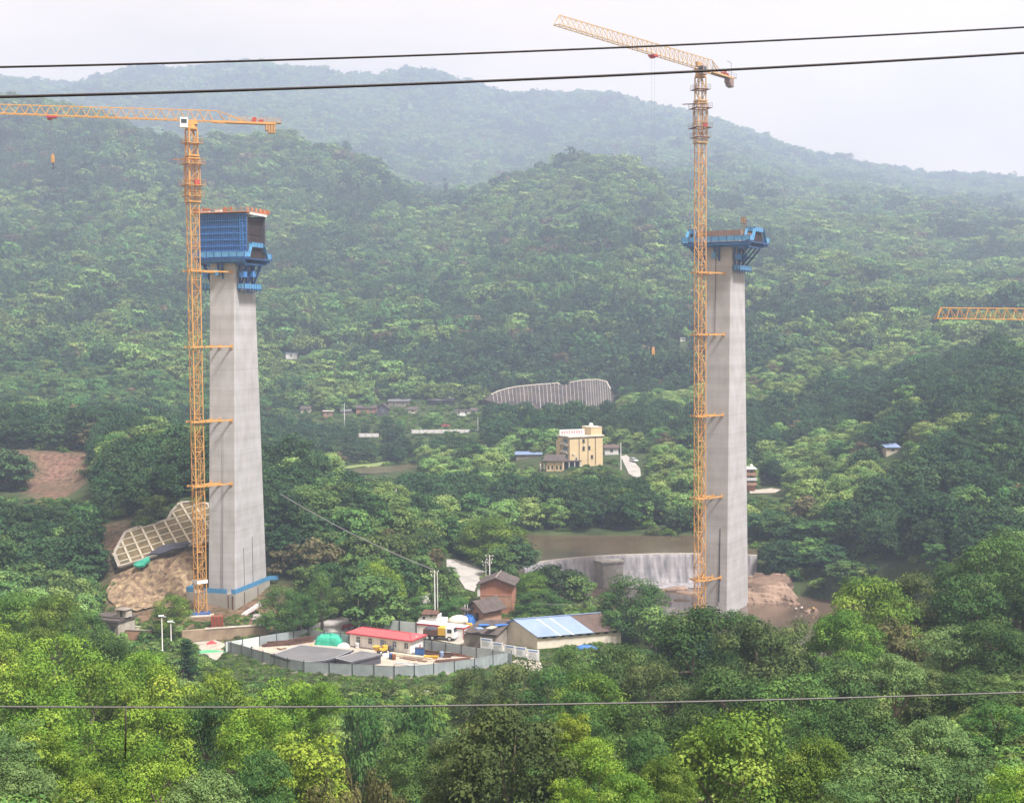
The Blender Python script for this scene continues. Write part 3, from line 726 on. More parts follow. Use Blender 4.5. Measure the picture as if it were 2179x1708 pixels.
# formwork box on the left head
fb = empty('formwork_box', (lp.location.x, lp.location.y, LP_TOP+0.95), -LP_YAW, 'tall dark blue steel shutter box with an orange guarded deck on top', 'formwork')
BW, BL, BH = 11.9, 8.6, 9.6
for s in (-1, 1):
    b = MB(); b.box((0, s*BL/2, BH/2), (BW, 0.12, BH)); fsh = b.build('ribbed_shutter', M['blue'], fb)
    b = MB()
    for i in range(27):
        xx = -BW/2+0.12+i*(BW-0.24)/26; b.box((xx, s*(BL/2+0.14), BH/2), (0.09, 0.16, BH-0.1))
    b.build('rib', M['bluedark'], fsh)
    b = MB()
    for z in (0.6, 1.5, 2.6, 4.0, 5.4, 6.8, 8.2, 9.6): b.box((0, s*(BL/2+0.27), z), (BW+0.1, 0.1, 0.16))
    for xx in (-5.7, 4.5, 5.2): b.box((xx, s*(BL/2+0.36), BH/2), (0.18, 0.10, BH-0.3))
    for z in np.arange(0.8, 9.8, 0.62): b.box((4.85, s*(BL/2+0.36), z), (0.5, 0.09, 0.22)); b.box((-5.62, s*(BL/2+0.4), z), (0.3, 0.09, 0.2))
    b.build('waler', M['blue'], fsh)
for s in (-1, 1):
    b = MB(); b.box((s*(BW/2-0.5), 0, BH/2-0.2), (0.12, BL-0.4, BH-0.5)); b.build('side_shutter', M['darkbrown'], fb)
    b = MB()
    b.box((s*(BW/2-0.1), BL/2-0.3, BH/2), (0.8, 0.5, BH-0.2)); b.box((s*(BW/2-0.1), -BL/2+0.25, BH/2), (0.5, 0.22, BH-0.2))
    for z in (3.4, 5.4): b.box((s*(BW/2-0.35), 0, z), (0.1, BL-1.0, 0.08))
    b.build('side_frame', M['slate'], fb)
    b = MB(); b.box((s*(BW/2+0.15), 0.3, BH+0.12), (1.1, BL-0.6, 0.42)); b.build('soffit_board', M['white'], fb)
b = MB(); b.box((0, 0, BH+0.45), (BW+1.2, BL+1.8, 0.2)); b.build('top_deck', M['orange'], fb)
b = MB(); rr = random.Random(3)
for s in (-1, 1):
    xx = -BW/2-0.5
    while xx < BW/2+0.5:
        w = rr.uniform(0.5, 1.5)
        if rr.random() < 0.7: b.box((xx, s*(BL/2+0.8), BH+0.55+rr.uniform(.3, .6)), (w, 0.06, rr.uniform(0.5, 1.1)))
        b.bar((xx, s*(BL/2+0.85), BH+0.5), (xx, s*(BL/2+0.85), BH+1.7), 0.07); xx += w+0.25
    b.bar((-BW/2-0.5, s*(BL/2+0.85), BH+1.15), (BW/2+0.5, s*(BL/2+0.85), BH+1.15), 0.06)
for k in range(6):
    yy = -BL/2-0.7+k*(BL+1.4)/5; b.bar((BW/2+0.55, yy, BH+0.5), (BW/2+0.55, yy, BH+1.7), 0.07); b.box((BW/2+0.56, yy+0.5, BH+1.1), (0.05, 0.7, 0.8))
b.build('deck_guard', M['orange'], fb)
# bundles lying on the deck
b = MB(); b.box((-4.6, -BL/2+0.4, BH+0.95), (2.6, 0.8, 0.8)); b.box((-1.4, -BL/2+1.0, BH+0.85), (1.4, 0.8, 0.6)); b.build('stacked_panel', M['galv'], fb)

# low shutter wall and cage on the right head
cw_ = empty('crosshead_shutter', (rp.location.x, rp.location.y, RP_TOP+0.8), -RP_YAW, 'low brown plywood shutter wall inside the platform on the river pier', 'formwork')
b = MB()
for s in (-1, 1): b.box((0, s*5.4, 1.9), (11.4, 0.14, 1.9)); b.box((s*5.62, 0, 1.9), (0.14, 10.6, 1.9))
b.build('shutter_panel', M['ply'], cw_)
b = MB()
for s in (-1, 1):
    b.box((0, s*5.4, 0.45), (11.0, 0.5, 1.0)); b.box((s*5.3, 0, 0.45), (0.5, 10.2, 1.0))
b.build('rim', M['pale_conc'], cw_)
b = MB()
for s in (-1, 1):
    for xx in np.arange(-5.6, 5.7, 0.5): b.bar((xx, s*5.1, 0.5), (xx, s*5.1, 3.15), 0.05)
b.build('starter_bar', M['rebar'], cw_)
cg = empty('steel_cage', (rp.location.x, rp.location.y, RP_TOP+0.9), -RP_YAW, 'orange steel cage rising above the platform on the river pier', 'cage')
b = MB(); c0 = (5.6, -2.6)
for sx in (-0.5, 0, 0.5):
    for sy in (-0.5, 0.5): b.bar((c0[0]+sx, c0[1]+sy, 0), (c0[0]+sx, c0[1]+sy, 5.9), 0.07)
for z in (1.2, 2.6, 4.4, 5.2, 5.9):
    for sy in (-0.5, 0.5): b.bar((c0[0]-0.5, c0[1]+sy, z), (c0[0]+0.5, c0[1]+sy, z), 0.08)
    for sx in (-0.5, 0.5): b.bar((c0[0]+sx, c0[1]-0.5, z), (c0[0]+sx, c0[1]+0.5, z), 0.08)
b.build('frame', M['rust'], cg)
b = MB(); b.box((c0[0]-0.27, c0[1]-0.56, 5.2), (0.36, 0.05, 1.3)); b.box((c0[0]+0.28, c0[1]-0.56, 5.2), (0.32, 0.05, 1.3)); b.build('panel', M['cw'], cg)

# ------------------------------------------------------------------ tower cranes
def lattice(b, side, z0, z1, ph, cw, bw, rz, off=0.0):
    R = Matrix.Rotation(rz, 3, 'Z'); h = side/2+off
    cs = [R @ Vector((sx*h, sy*h, 0)) for sx, sy in ((-1, -1), (1, -1), (1, 1), (-1, 1))]
    for c in cs: b.bar(c+Vector((0, 0, z0)), c+Vector((0, 0, z1)), cw, cw, R @ Vector((0, 1, 0)))
    n = max(1, round((z1-z0)/ph)); dz = (z1-z0)/n
    for i in range(n+1):
        z = z0+i*dz
        for k in range(4):
            p = cs[k]+Vector((0, 0, z)); q = cs[(k+1) % 4]+Vector((0, 0, z))
            b.bar(p, q, bw)
            if i < n:
                if (i+k) % 2: p, q = q, p
                b.bar(p, q+Vector((0, 0, dz)), bw)
def ring_platform(b, bp, side, z, rz, out=0.9, rail=1.1):
    R = Matrix.Rotation(rz, 3, 'Z'); h = side/2; H = h+out
    for sx, sy, dx, dy in ((0, -1, 2*H, out), (0, 1, 2*H, out), (-1, 0, out, 2*h), (1, 0, out, 2*h)):
        c = R @ Vector((sx*(h+out/2), sy*(h+out/2), z)); b.box(c, (dx, dy, 0.1), rz)
    cs = [R @ Vector((sx*H, sy*H, z)) for sx, sy in ((-1, -1), (1, -1), (1, 1), (-1, 1))]
    for k in range(4):
        p, q = cs[k], cs[(k+1) % 4]
        for hh in (rail, rail/2): bp.bar(p+Vector((0, 0, hh)), q+Vector((0, 0, hh)), 0.05)
        for t in (0, 0.5): a = p.lerp(q, t); bp.bar(a, a+Vector((0, 0, rail)), 0.06)

def tower_crane(base, ztop, mrz, jdir, jlen, cjlen, label, jh=(2.1, 1.7), pale=False, trolley=None, drop=9, mastcol='crane', antenna=False, cabside=1, tilt=0.0, cwdrop=2.4):
    """base: foot of the mast; jdir: horizontal direction of the jib; the jib's lower chord is at ztop"""
    r = empty('tower_crane', base, 0, label, 'tower crane', 'yellow tower cranes')
    H = ztop-base[2]; sd = 2.0; MC = M[mastcol]; JC = M['crane_pale'] if pale else M['crane']
    b = MB(); lattice(b, sd, 0, H-7.5, 2.45, 0.19, 0.095, mrz); 
    for t in (0.35,): # ladder inside the mast
        R = Matrix.Rotation(mrz, 3, 'Z'); p = R @ Vector((0.35, 0.5, 0)); b.bar(p, p+Vector((0, 0, H-8)), 0.1); p = R @ Vector((-0.15, 0.5, 0)); b.bar(p, p+Vector((0, 0, H-8)), 0.1)
    z = 6.0
    while z < H-10: b.box((0, 0, z), (1.1, 1.3, 0.08), mrz); z += 7.35
    b.build('mast', MC, r)
    b = MB(); lattice(b, sd, H-7.5, H-2.0, 2.3, 0.26, 0.14, mrz, -0.05); b.box((0, 0, H-7.5), (2.5, 2.5, 0.35), mrz); b.build('upper_mast', JC if pale else MC, r)
    b = MB(); lattice(b, sd, H-17.5, H-8.0, 2.4, 0.15, 0.09, mrz, 0.26); b.box((0, 0, H-17.4), (2.75, 2.75, 0.25), mrz); b.box((0, 0, H-8.1), (2.7, 2.7, 0.25), mrz)
    cg = b.build('climbing_cage', JC if pale else MC, r)
    for z, o, k in ((H-16.2, 0.55, .6), (H-9.3, 0.8, .6), (H-13.9, 0.85, .6), (H-4.9, 0.8, 0)):
        bp = MB(); b2 = MB(); ring_platform(b2, bp, sd+k, z, mrz, o)
        wpf = b2.build('work_platform', M['rust'] if pale else MC, r); bp.build('platform_rail', M['cwgrey'] if pale else MC, wpf)
    b2 = MB(); b2.bar(Vector((-1.2, 0, H-8.2)), Vector((-4.2, 0.6, H-8.2)), 0.3, 0.18); b2.build('section_rail', M['rust'] if pale else MC, r)
    b = MB(); b.box((1.1, -0.5, H-13.2), (0.9, 0.7, 1.2), mrz); b.build('hydraulic_unit', M['redpaint'], r)
    # slewing part, built along +X and turned
    J = Vector((jdir[0], jdir[1], 0)).normalized(); ang = math.atan2(J.y, J.x)
    RJ = Matrix.Rotation(ang, 3, 'Z') @ Matrix.Rotation(-tilt, 3, 'Y')
    T = lambda x, y, z: RJ @ Vector((x, y, z))+Vector((0, 0, H))
    b = MB(); b.lathe([(1.25, -2.0), (1.35, -1.9), (1.35, -1.5), (1.2, -1.4), (1.2, -0.9)], 18, (0, 0, H)); b.box((0, 0, H-0.45), (2.6, 2.2, 0.9), ang); b.build('slewing_ring', MC, r)
    hw = 0.7
    b = MB()
    n = max(4, round(jlen/2.05)); xs = [1.2+(jlen-1.2)*i/n for i in range(n+1)]
    th = lambda x: jh[0]+(jh[1]-jh[0])*x/jlen
    for s in (-1, 1): b.bar(T(-5.6, s*hw, 0), T(jlen, s*hw, 0), 0.17)
    b.bar(T(-5.6, 0, jh[0]), T(xs[-2]+0.9, 0, th(jlen)), 0.18)
    tx = [-4.6, -2.7, -0.8]+xs
    for i in range(len(tx)-1):
        x0, x1 = tx[i], tx[i+1]; m = (x0+x1)/2; zt = th(max(m, 0))
        for s in (-1, 1):
            b.bar(T(x0, s*hw, 0), T(m, 0, zt), 0.095); b.bar(T(m, 0, zt), T(x1, s*hw, 0), 0.095)
        b.bar(T(x0, -hw, 0), T(x0, hw, 0), 0.08); b.bar(T(x0, -hw, 0), T(x1, hw, 0), 0.06)
    for s in (-1, 1): b.bar(T(jlen, s*hw, 0), T(xs[-2]+0.9, 0, th(jlen)), 0.12)
    b.bar(T(jlen, -hw, 0), T(jlen, hw, 0), 0.14)
    b.build('jib', JC, r)
    b = MB()
    for s in (-1, 1):
        b.bar(T(-4.5, s*0.75, -0.05), T(-cjlen, s*0.75, -0.05), 0.18, 0.42)
        b.bar(T(-5.6, 0, jh[0]), T(-cjlen*0.62, s*0.7, 0.35), 0.13); b.bar(T(-5.6, 0, jh[0]), T(-7.2, s*0.72, 0.1), 0.1); b.bar(T(-cjlen*0.45, s*0.35, jh[0]*0.62), T(-cjlen*0.45, s*0.72, 0.1), 0.09)
    x = -5.2
    while x > -cjlen: b.bar(T(x, -0.75, 0.12), T(x, 0.75, 0.12), 0.1); x -= 1.1
    b.box(T(-cjlen*0.68, 0, 0.17), (cjlen*0.55, 1.35, 0.06), 0, RJ)
    b.build('counter_jib', MC if not pale else JC, r)
    b = MB()
    for s in (-1, 1):
        for hh in (0.6, 1.15): b.bar(T(-cjlen*0.55, s*0.85, hh), T(-cjlen-0.9, s*0.85, hh), 0.05)
        for k in range(7): xx = -cjlen*0.55-k*(cjlen*0.45+0.9)/6; b.bar(T(xx, s*0.85, 0.1), T(xx, s*0.85, 1.15), 0.05)
    b.box(T(-cjlen-0.5, 0, 0.12), (1.2, 1.9, 0.08), 0, RJ)
    b.build('counter_jib_rail', M['cwgrey'] if pale else MC, r)
    for k in range(4):
        b = MB(); dz = -cwdrop/2-0.1+0.12*k if pale else -cwdrop/2+0.3
        b.box(T(-cjlen+0.45+k*0.55, 0, dz+(0.25 if k == 3 else 0)), (0.44, 1.5, cwdrop-(0.5 if k == 3 else 0)), 0, RJ); b.build('counterweight', M['cwgrey'] if pale else M['cw'], r)
    b = MB()
    Mx = RJ @ Matrix.Rotation(PI/2, 3, 'X'); b.lathe([(0.5, -0.6), (0.5, -0.5), (0.36, -0.5), (0.36, 0.5), (0.5, 0.5), (0.5, 0.6)], 12, T(-cjlen*0.74, 0, 0.75), Mx); b.box(T(-cjlen*0.82, 0, 0.5), (1.0, 1.0, 0.6), 0, RJ); b.build('hoist_winch', M['redpaint'], r)
    # cab
    b = MB(); b.box(T(1.6, cabside*1.55, -0.75), (1.7, 1.25, 2.1), 0, RJ); cab = b.build('cab', M['white'] if not pale else M['cwgrey'], r, bevel=0.08)
    b = MB(); b.box(T(2.46, cabside*1.55, -0.55), (0.05, 1.0, 1.2), 0, RJ); b.box(T(1.6, cabside*2.19, -0.45), (1.2, 0.05, 0.9), 0, RJ); b.build('window', M['glass'], cab)
    if pale:
        b = MB(); b.box(T(2.3, 0.9, 0.55), (2.2, 0.5, 1.1), 0, RJ); b.build('control_cabinet', M['cw'], r)
    if antenna:
        b = MB(); p = T(-cjlen+0.2, 0, 0.1); b.bar(p, p+Vector((0, 0, 3.6)), 0.1); b.bar(p+Vector((0, 0, 3.6)), p+Vector((-1.0, 0, 4.2)), 0.12); b.build('lamp_mast', M['cwgrey'], r)
    if trolley:
        b = MB(); b.box(T(trolley, 0, -0.35), (2.0, 1.5, 0.35), 0, RJ); b.box(T(trolley+0.4, 0, -0.7), (1.0, 0.9, 0.4), 0, RJ); tr = b.build('trolley', M['redpaint'], r)
        p = T(trolley, 0, -0.8); q = p+Vector((0, 0, -drop))
        b = MB()
        for s in (-1, 1): b.bar(p+Vector((s*0.35, 0, 0)), q+Vector((s*0.22, 0, 1.1)), 0.03)
        b.build('hoist_rope', M['rope'], r)
        b = MB(); b.prism([(q.x-0.36, q.y-0.18), (q.x+0.36, q.y-0.18), (q.x+0.36, q.y+0.18), (q.x-0.36, q.y+0.18)], q.z-0.4, q.z+0.6)
        b.add([(q.x-0.36, q.y-0.18, q.z+0.6), (q.x+0.36, q.y-0.18, q.z+0.6), (q.x+0.36, q.y+0.18, q.z+0.6), (q.x-0.36, q.y+0.18, q.z+0.6), (q.x-0.2, q.y-0.1, q.z+1.4), (q.x+0.2, q.y-0.1, q.z+1.4), (q.x+0.2, q.y+0.1, q.z+1.4), (q.x-0.2, q.y+0.1, q.z+1.4)], [(0, 1, 5, 4), (1, 2, 6, 5), (2, 3, 7, 6), (3, 0, 4, 7), (4, 5, 6, 7)])
        hk = b.build('hook_block', M['cw'], r)
        b = MB(); b.tube([(q.x, q.y, q.z-0.4), (q.x, q.y, q.z-1.0), (q.x+0.28, q.y, q.z-1.35), (q.x, q.y, q.z-1.75), (q.x-0.32, q.y, q.z-1.4)], [0.13, 0.13, 0.15, 0.15, 0.07], 6); b.build('hook', M['darktarp'], hk)
    return r, T

def mast_tie(crane, z, mrz, ends):
    """anchor collar round the mast with struts to the pier"""
    R = Matrix.Rotation(mrz, 3, 'Z'); h = 1.45; b = MB(); o = Vector(crane.location)
    cs = [R @ Vector((sx*h, sy*h, z)) for sx, sy in ((-1, -1), (1, -1), (1, 1), (-1, 1))]
    for k in range(4):
        d = (cs[(k+1) % 4]-cs[k]).normalized()*0.5
        b.bar(cs[k]-d, cs[(k+1) % 4]+d, 0.3, 0.36)
    col = b.build('tie_collar', M['crane'], crane)
    st = MB()
    for a, e in ends:
        p = cs[a]; q = Vector(e)-o; q.z = z; st.bar(p, q, 0.24, 0.32)
        st.box(q, (0.5, 0.5, 0.8))
    st.build('tie_strut', M['crane'], col)

LCY = 287.0; RCY = 316.5
lc_base = at(427, 1302, LCY)
lc_top = at(411, 257, LCY).z
LJ = Vector((-37, -11, 0)).normalized()
LCRZ = math.radians(38)
lc, _ = tower_crane(lc_base, lc_top, LCRZ, LJ, 56, 18.2, 'orange tower crane beside the formwork box pier, level jib leaving the frame', (2.35, 1.7), trolley=28.4, drop=8.6, cabside=1)
def face_pt(pier, x, y, z): return pier.matrix_basis @ Vector((x, y, z))
for vy in (576.5, 738, 897, 1033.5):
    zz = at(430, vy, LCY).z; z = zz-lc_base.z
    f = np.clip((zz-LZ0)/LH, 0, 1); yf = -(15.2+(9.4-15.2)*f)/2
    pz = zz-LZ0
    mast_tie(lc, z, LCRZ, [(0, face_pt(lp, -2.6, yf, pz)), (1, face_pt(lp, 2.4, yf, pz)), (2, face_pt(lp, -0.4, yf, pz))])
# blue-white band near the mast foot
b = MB(); zb = at(428, 1236, LCY).z-lc_base.z
Rm = Matrix.Rotation(LCRZ, 3, 'Z')
for sx, sy, dx, dy in ((0, -1, 2.5, .08), (0, 1, 2.5, .08), (-1, 0, .08, 2.5), (1, 0, .08, 2.5)):
    b.box(Rm @ Vector((sx*1.2, sy*1.2, zb)), (dx, dy, 0.75), LCRZ)
b.build('mast_banner', M['banner'], lc)

rc_base = at(1489, 1290, RCY); rc_base.z = -8.0
rc_top = at(1487, 147, RCY).z
tipR = atz(1184, 53, rc_top)
RJd = Vector((tipR.x-rc_base.x, tipR.y-rc_base.y, 0)); rj_len = RJd.length
RCRZ = math.radians(20)
def jib_param(base, ztop, d, vx):
    best = min(np.arange(1, 60, 0.1), key=lambda t: abs(proj((base[0]+d.x*t, base[1]+d.y*t, ztop))[0]-vx)); return float(best)
dR = RJd.normalized()
cjR = jib_param(rc_base, rc_top, -dR, 1557)
rc, _ = tower_crane(rc_base, rc_top, RCRZ, RJd, rj_len, cjR, 'tower crane beside the river pier, pale jib against the sky', (2.9, 2.1), pale=True, trolley=jib_param(rc_base, rc_top, dR, 1390), drop=0.1+rc_top-at(1392, 743, 295).z, antenna=True, cabside=1, cwdrop=2.2)
for vy in (580, 712, 885, 1059.5, 1233):
    zz = at(1487, vy, RCY).z; z = zz-rc_base.z
    f = np.clip((zz-RZ0)/RH, 0, 1); yf = -(15.6+(9.6-15.6)*f)/2; pz = zz-RZ0
    mast_tie(rc, z, RCRZ, [(0, face_pt(rp, -2.8, yf, pz)), (1, face_pt(rp, 1.6, yf, pz)), (2, face_pt(rp, -0.5, yf, pz))])

tip3 = at(1991, 678, 262)
J3 = Vector((-0.985, -0.17, 0)).normalized()
t3base = tip3-J3*60; 
t3base.z = hz(t3base.x, t3base.y)-0.5
tc3, _ = tower_crane(t3base, tip3.z-0.9, math.radians(30), J3, 60, 16, 'yellow tower crane at the right edge, only its jib end in view', (2.3, 2.15), tilt=math.radians(0.9), trolley=12, drop=12)

# ------------------------------------------------------------------ roads and site surfaces
ROADPOLYS = []; KEEPDYN = []
M['rockcut'] = mat('rock_cut', (0.30, 0.23, 0.14), (0.09, 0.06, 0.042), 0.8, 0.95, (1.0, 1.0, 0.28), bump=0.9, lo=0.36, hi=0.64, c3=(0.20, 0.14, 0.09))
M['field'] = mat('field_green', (0.16, 0.22, 0.07), (0.11, 0.17, 0.055), 0.4, 0.95)
M['fieldlt'] = mat('field_light', (0.18, 0.22, 0.07), (0.12, 0.17, 0.055), 0.4, 0.95)
def road(name, px, m, dz=0.15, **k):
    o = drape(name, px, m, dz, **k); P = [tuple(hit(a, b, k.get('y0', 60), k.get('y1', 1200)))[:2] for a, b in px]; ROADPOLYS.append(P); return o
road('road', [(950, 1192), (968, 1191), (1000, 1203), (1042, 1216), (1030, 1226), (1018, 1240), (1010, 1262), (990, 1256), (978, 1235), (962, 1222), (951, 1218)], M['road'], y0=270)
road('road_bend', [(881, 1279), (905, 1268), (948, 1256), (956, 1262), (952, 1272), (930, 1282), (908, 1296), (888, 1292)], M['road'], y0=255)
road('site_road', [(655, 1340), (700, 1320), (770, 1303), (792, 1304), (790, 1316), (800, 1334), (770, 1352), (690, 1346)], M['road'], y0=240)
road('hotel_road', [(1321, 972), (1333, 969), (1350, 984), (1362, 998), (1364, 1014), (1354, 1020), (1338, 1010), (1330, 992)], M['road'], y0=440, y1=560, dz=0.3)
road('entrance_pavement', [(1088, 1412), (1100, 1404), (1150, 1410), (1156, 1424), (1142, 1436), (1110, 1424)], M['pale_conc'], y0=200)
road('site_pavement', [(872, 1352), (930, 1347), (1000, 1353), (1056, 1366), (1100, 1384), (1150, 1404), (1094, 1392), (1049, 1381), (982, 1372.5), (919, 1362), (905, 1360)], M['pale_conc'], y0=200, dz=0.04)
road('gravel_path', [(380, 1362), (430, 1352), (480, 1372), (474, 1392), (452, 1412), (420, 1400)], M['pale_conc'], y0=200, dz=0.1)
drape('yard_pavement', None, M['yardfloor'], 0.05, step=2.0, raw=YARD)
rc_ = drape('rock_cut', [(255, 1208), (300, 1195), (353, 1177), (400, 1164), (418, 1160), (412, 1230), (404, 1290), (380, 1300), (330, 1296), (290, 1306), (262, 1300), (232, 1284), (226, 1262), (240, 1236)], M['rockcut'], dz=0.3, y0=270, y1=330, step=0.55)
for v in rc_.data.vertices:
    x, y, z = v.co; q = fbm(np.array([x/3.2]), np.array([y/3.2]), 4)[0]; q2 = fbm(np.array([x/0.9+9]), np.array([y/0.9]), 2)[0]; v.co.z += 0.9*q+0.45*q2; v.co.y -= 0.8*abs(q2)
road('field_strip', [(728, 994), (760, 989), (828, 982), (832, 987), (775, 994), (735, 1000)], M['fieldlt'], y0=440, y1=680, dz=0.2, step=3)
road('terrace', [(1594, 1044), (1640, 1040), (1662, 1043), (1650, 1050), (1596, 1052)], M['pale_conc'], y0=400, y1=520, dz=0.3)

# ------------------------------------------------------------------ weir, rocks, river life
def build_weir():
    w = empty('weir', WEIR_TOP[4], 0, 'long pale weir wall with white water running down its face', 'weir')
    o = Vector(w.location); n = len(WEIR_TOP)
    T = [Vector(p) for p in WEIR_TOP]
    nr = []
    for i in range(n):
        d = (T[min(i+1, n-1)]-T[max(i-1, 0)]); nr.append(Vector((d.y, -d.x, 0)).normalized())
    sec = [(-1.6, -9.5), (-1.5, -0.62), (-0.2, -0.44), (0.25, -0.6), (0.55, -1.3), (1.3, -4.6), (2.2, -7.2), (3.2, -9.2)]
    m = len(sec)
    b = MB(); vs = []
    for i in range(n):
        for q, z in sec[:3]+[(0.2, -0.75), (0.45, -1.5), (1.1, -4.8), (1.9, -9.3)]: vs.append(T[i]+nr[i]*q+Vector((0, 0, z+0.4))-o)
    k = 7
    b.add(vs, [(i*k+j, i*k+(j+1) % k, (i+1)*k+(j+1) % k, (i+1)*k+j) for i in range(n-1) for j in range(k)]+[tuple(range(k)), tuple(range((n-1)*k+k-1, (n-1)*k-1, -1))])
    b.build('dam_wall', M['pale_conc'], w)
    # falling water: fine ripples across the face
    prof = sec[3:]; vs = []; cols = []
    for i in range(n-1):
        for s in range(14): cols.append((i, s/14))
    cols.append((n-2, 1.0)); r = random.Random(4)
    for (i, t) in cols:
        p = T[i].lerp(T[i+1], t); q = nr[i].lerp(nr[i+1], t); e = r.uniform(-0.12, 0.12)
        for a, z in prof: vs.append(p+q*(a+0.06+e)+Vector((0, 0, z+0.4))-o)
    k = len(prof); b = MB(); b.add(vs, [(i*k+j, i*k+j+1, (i+1)*k+j+1, (i+1)*k+j) for i in range(len(cols)-1) for j in range(k-1)])
    b.build('falling_water', M['foam'], w)
    c = (at(1266, 1200, 358), at(1311, 1200, 361)); d = (c[1]-c[0]).normalized(); ang = math.atan2(d.y, d.x); L = (c[1]-c[0]).length
    mid = (c[0]+c[1])/2
    b = MB(); R = Matrix.Rotation(ang, 3, 'Z')
    b.box(Vector((mid.x, mid.y, -5.3))-o+R @ Vector((0, -1.6, 0)), (L*0.92, 5.2, 7.0), ang); b.box(Vector((mid.x, mid.y, -1.62))-o+R @ Vector((0, -1.5, 0)), (L*1.02, 6.0, 0.5), ang)
    b.build('outlet_block', M['stone'], w)
build_weir()
fm_ = MB()
fw = [atz(a, b, -8.15) for a, b in [(1330, 1250), (1386, 1236), (1475, 1232), (1560, 1234), (1612, 1238), (1600, 1250), (1475, 1250), (1400, 1252)]]
fm_.add([(p.x, p.y, -8.2) for p in fw], [tuple(range(len(fw)))]); o = fm_.build('foaming_water', M['foam']); tag(o, kind='structure')

def rock_slab(name, u0, u1, front, back, z0, z1, seed, label, nu=90, nv=44, steps=5.2):
    """a rising rock sheet with tilted ledges; front/back are picture rows at which it starts and ends"""
    vs = []; fs = []; base = []
    for j in range(nv):
        t = j/(nv-1)
        for i in range(nu):
            s = i/(nu-1); j1 = float(fbm(np.array([t*3.1+seed]), np.array([seed*2.0]), 3)[0]); u = u0+(u1-u0)*(s*(0.88+0.3*j1)); py = front(s)+(back(s)-front(s))*t+7*float(fbm(np.array([s*7+seed]), np.array([seed]), 3)[0])*(1-t)
            q = t*steps+2.6*s+0.9*float(fbm(np.array([s*5+seed]), np.array([t*4]), 3)[0]); led = math.floor(q)+min(1, (q-math.floor(q))*4.5)-0.35*(q-math.floor(q))
            z = z0+(z1-z0)*(0.35*t+0.65*max(0, (led-2.6*s)/steps)) + 0.22*float(fbm(np.array([s*12+seed]), np.array([t*12]), 3)[0])
            e = min(s, 1-s, t*1.2+0.03, (1-t)*1.5+0.05)*6; z = z0-0.5+(z-z0+0.5)*min(1, e)
            p = atz(u, py, z0+(z1-z0)*t); vs.append(Vector((p.x, p.y, z)))
    for j in range(nv-1):
        for i in range(nu-1): fs.append((j*nu+i, j*nu+i+1, (j+1)*nu+i+1, (j+1)*nu+i))
    c = vs[0].copy(); b = MB(); b.add([v-c for v in vs]+[v-c+Vector((0, 0.3, -2.5)) for v in vs], fs+[tuple(i+len(vs) for i in reversed(f)) for f in fs])
    o = b.build(name, M['rock'], smooth=False); o.location = c; return tag(o, label, 'rock')
rock_slab('rock_outcrop', 1565, 1722, lambda s: 1287+4*s, lambda s: 1240-12*s, -8.6, -4.4, 3.3, 'wide tan rock sheet with dark ledges beside the brown river, right of the river pier')
rock_slab('rock_outcrop', 1560, 1700, lambda s: 1250-20*s, lambda s: 1232-14*s, -6.6, -2.6, 8.1, 'narrow upper tan rock ledge directly below the right end of the weir', nv=14, steps=2)
def boulder(loc, r, seed, label, group=None, m='rock', name='boulder'):
    rr = random.Random(seed); b = MB(); b.ellip((0, 0, 0), (1, 1, 1), 10, 6)
    b.v = [tuple(Vector(v)*(1+0.25*math.sin(v[0]*3+seed)+0.2*math.cos(v[1]*4+v[2]*3+seed*2))) for v in b.v]
    b.v = [(v[0]*r[0], v[1]*r[1], v[2]*r[2]) for v in b.v]
    o = b.build(name, M[m], smooth=False); o.location = loc; o.rotation_euler = (0, 0, rr.uniform(0, 6)); return tag(o, label, 'rock', group)
for i, (a, c, r) in enumerate([(1716, 1303, 1.1), (1722, 1300, 0.8), (1735, 1302, 1.2)]):
    boulder(atz(a, c, -8.4), (r, r*0.8, r*0.6), i, ['boulder under the two people in white', 'smallest boulder in the brown river shallows', 'boulder under the person in yellow'][i])
for i, (a, c, r, lab) in enumerate([(1405, 1283, 1.6, 'pale boulder at the left edge of the stony riverbed'), (1432, 1256, 2.2, 'flat tan rock below the foam of the weir'), (1462, 1262, 1.5, 'tan rock beside the crane mast in the riverbed'), (1452, 1278, 1.0, 'small grey stone in the riverbed left of the crane mast')]):
    boulder(atz(a, c, -8.4), (r*1.8, r, r*0.45), i+9, lab, m='rock' if i else 'stone')

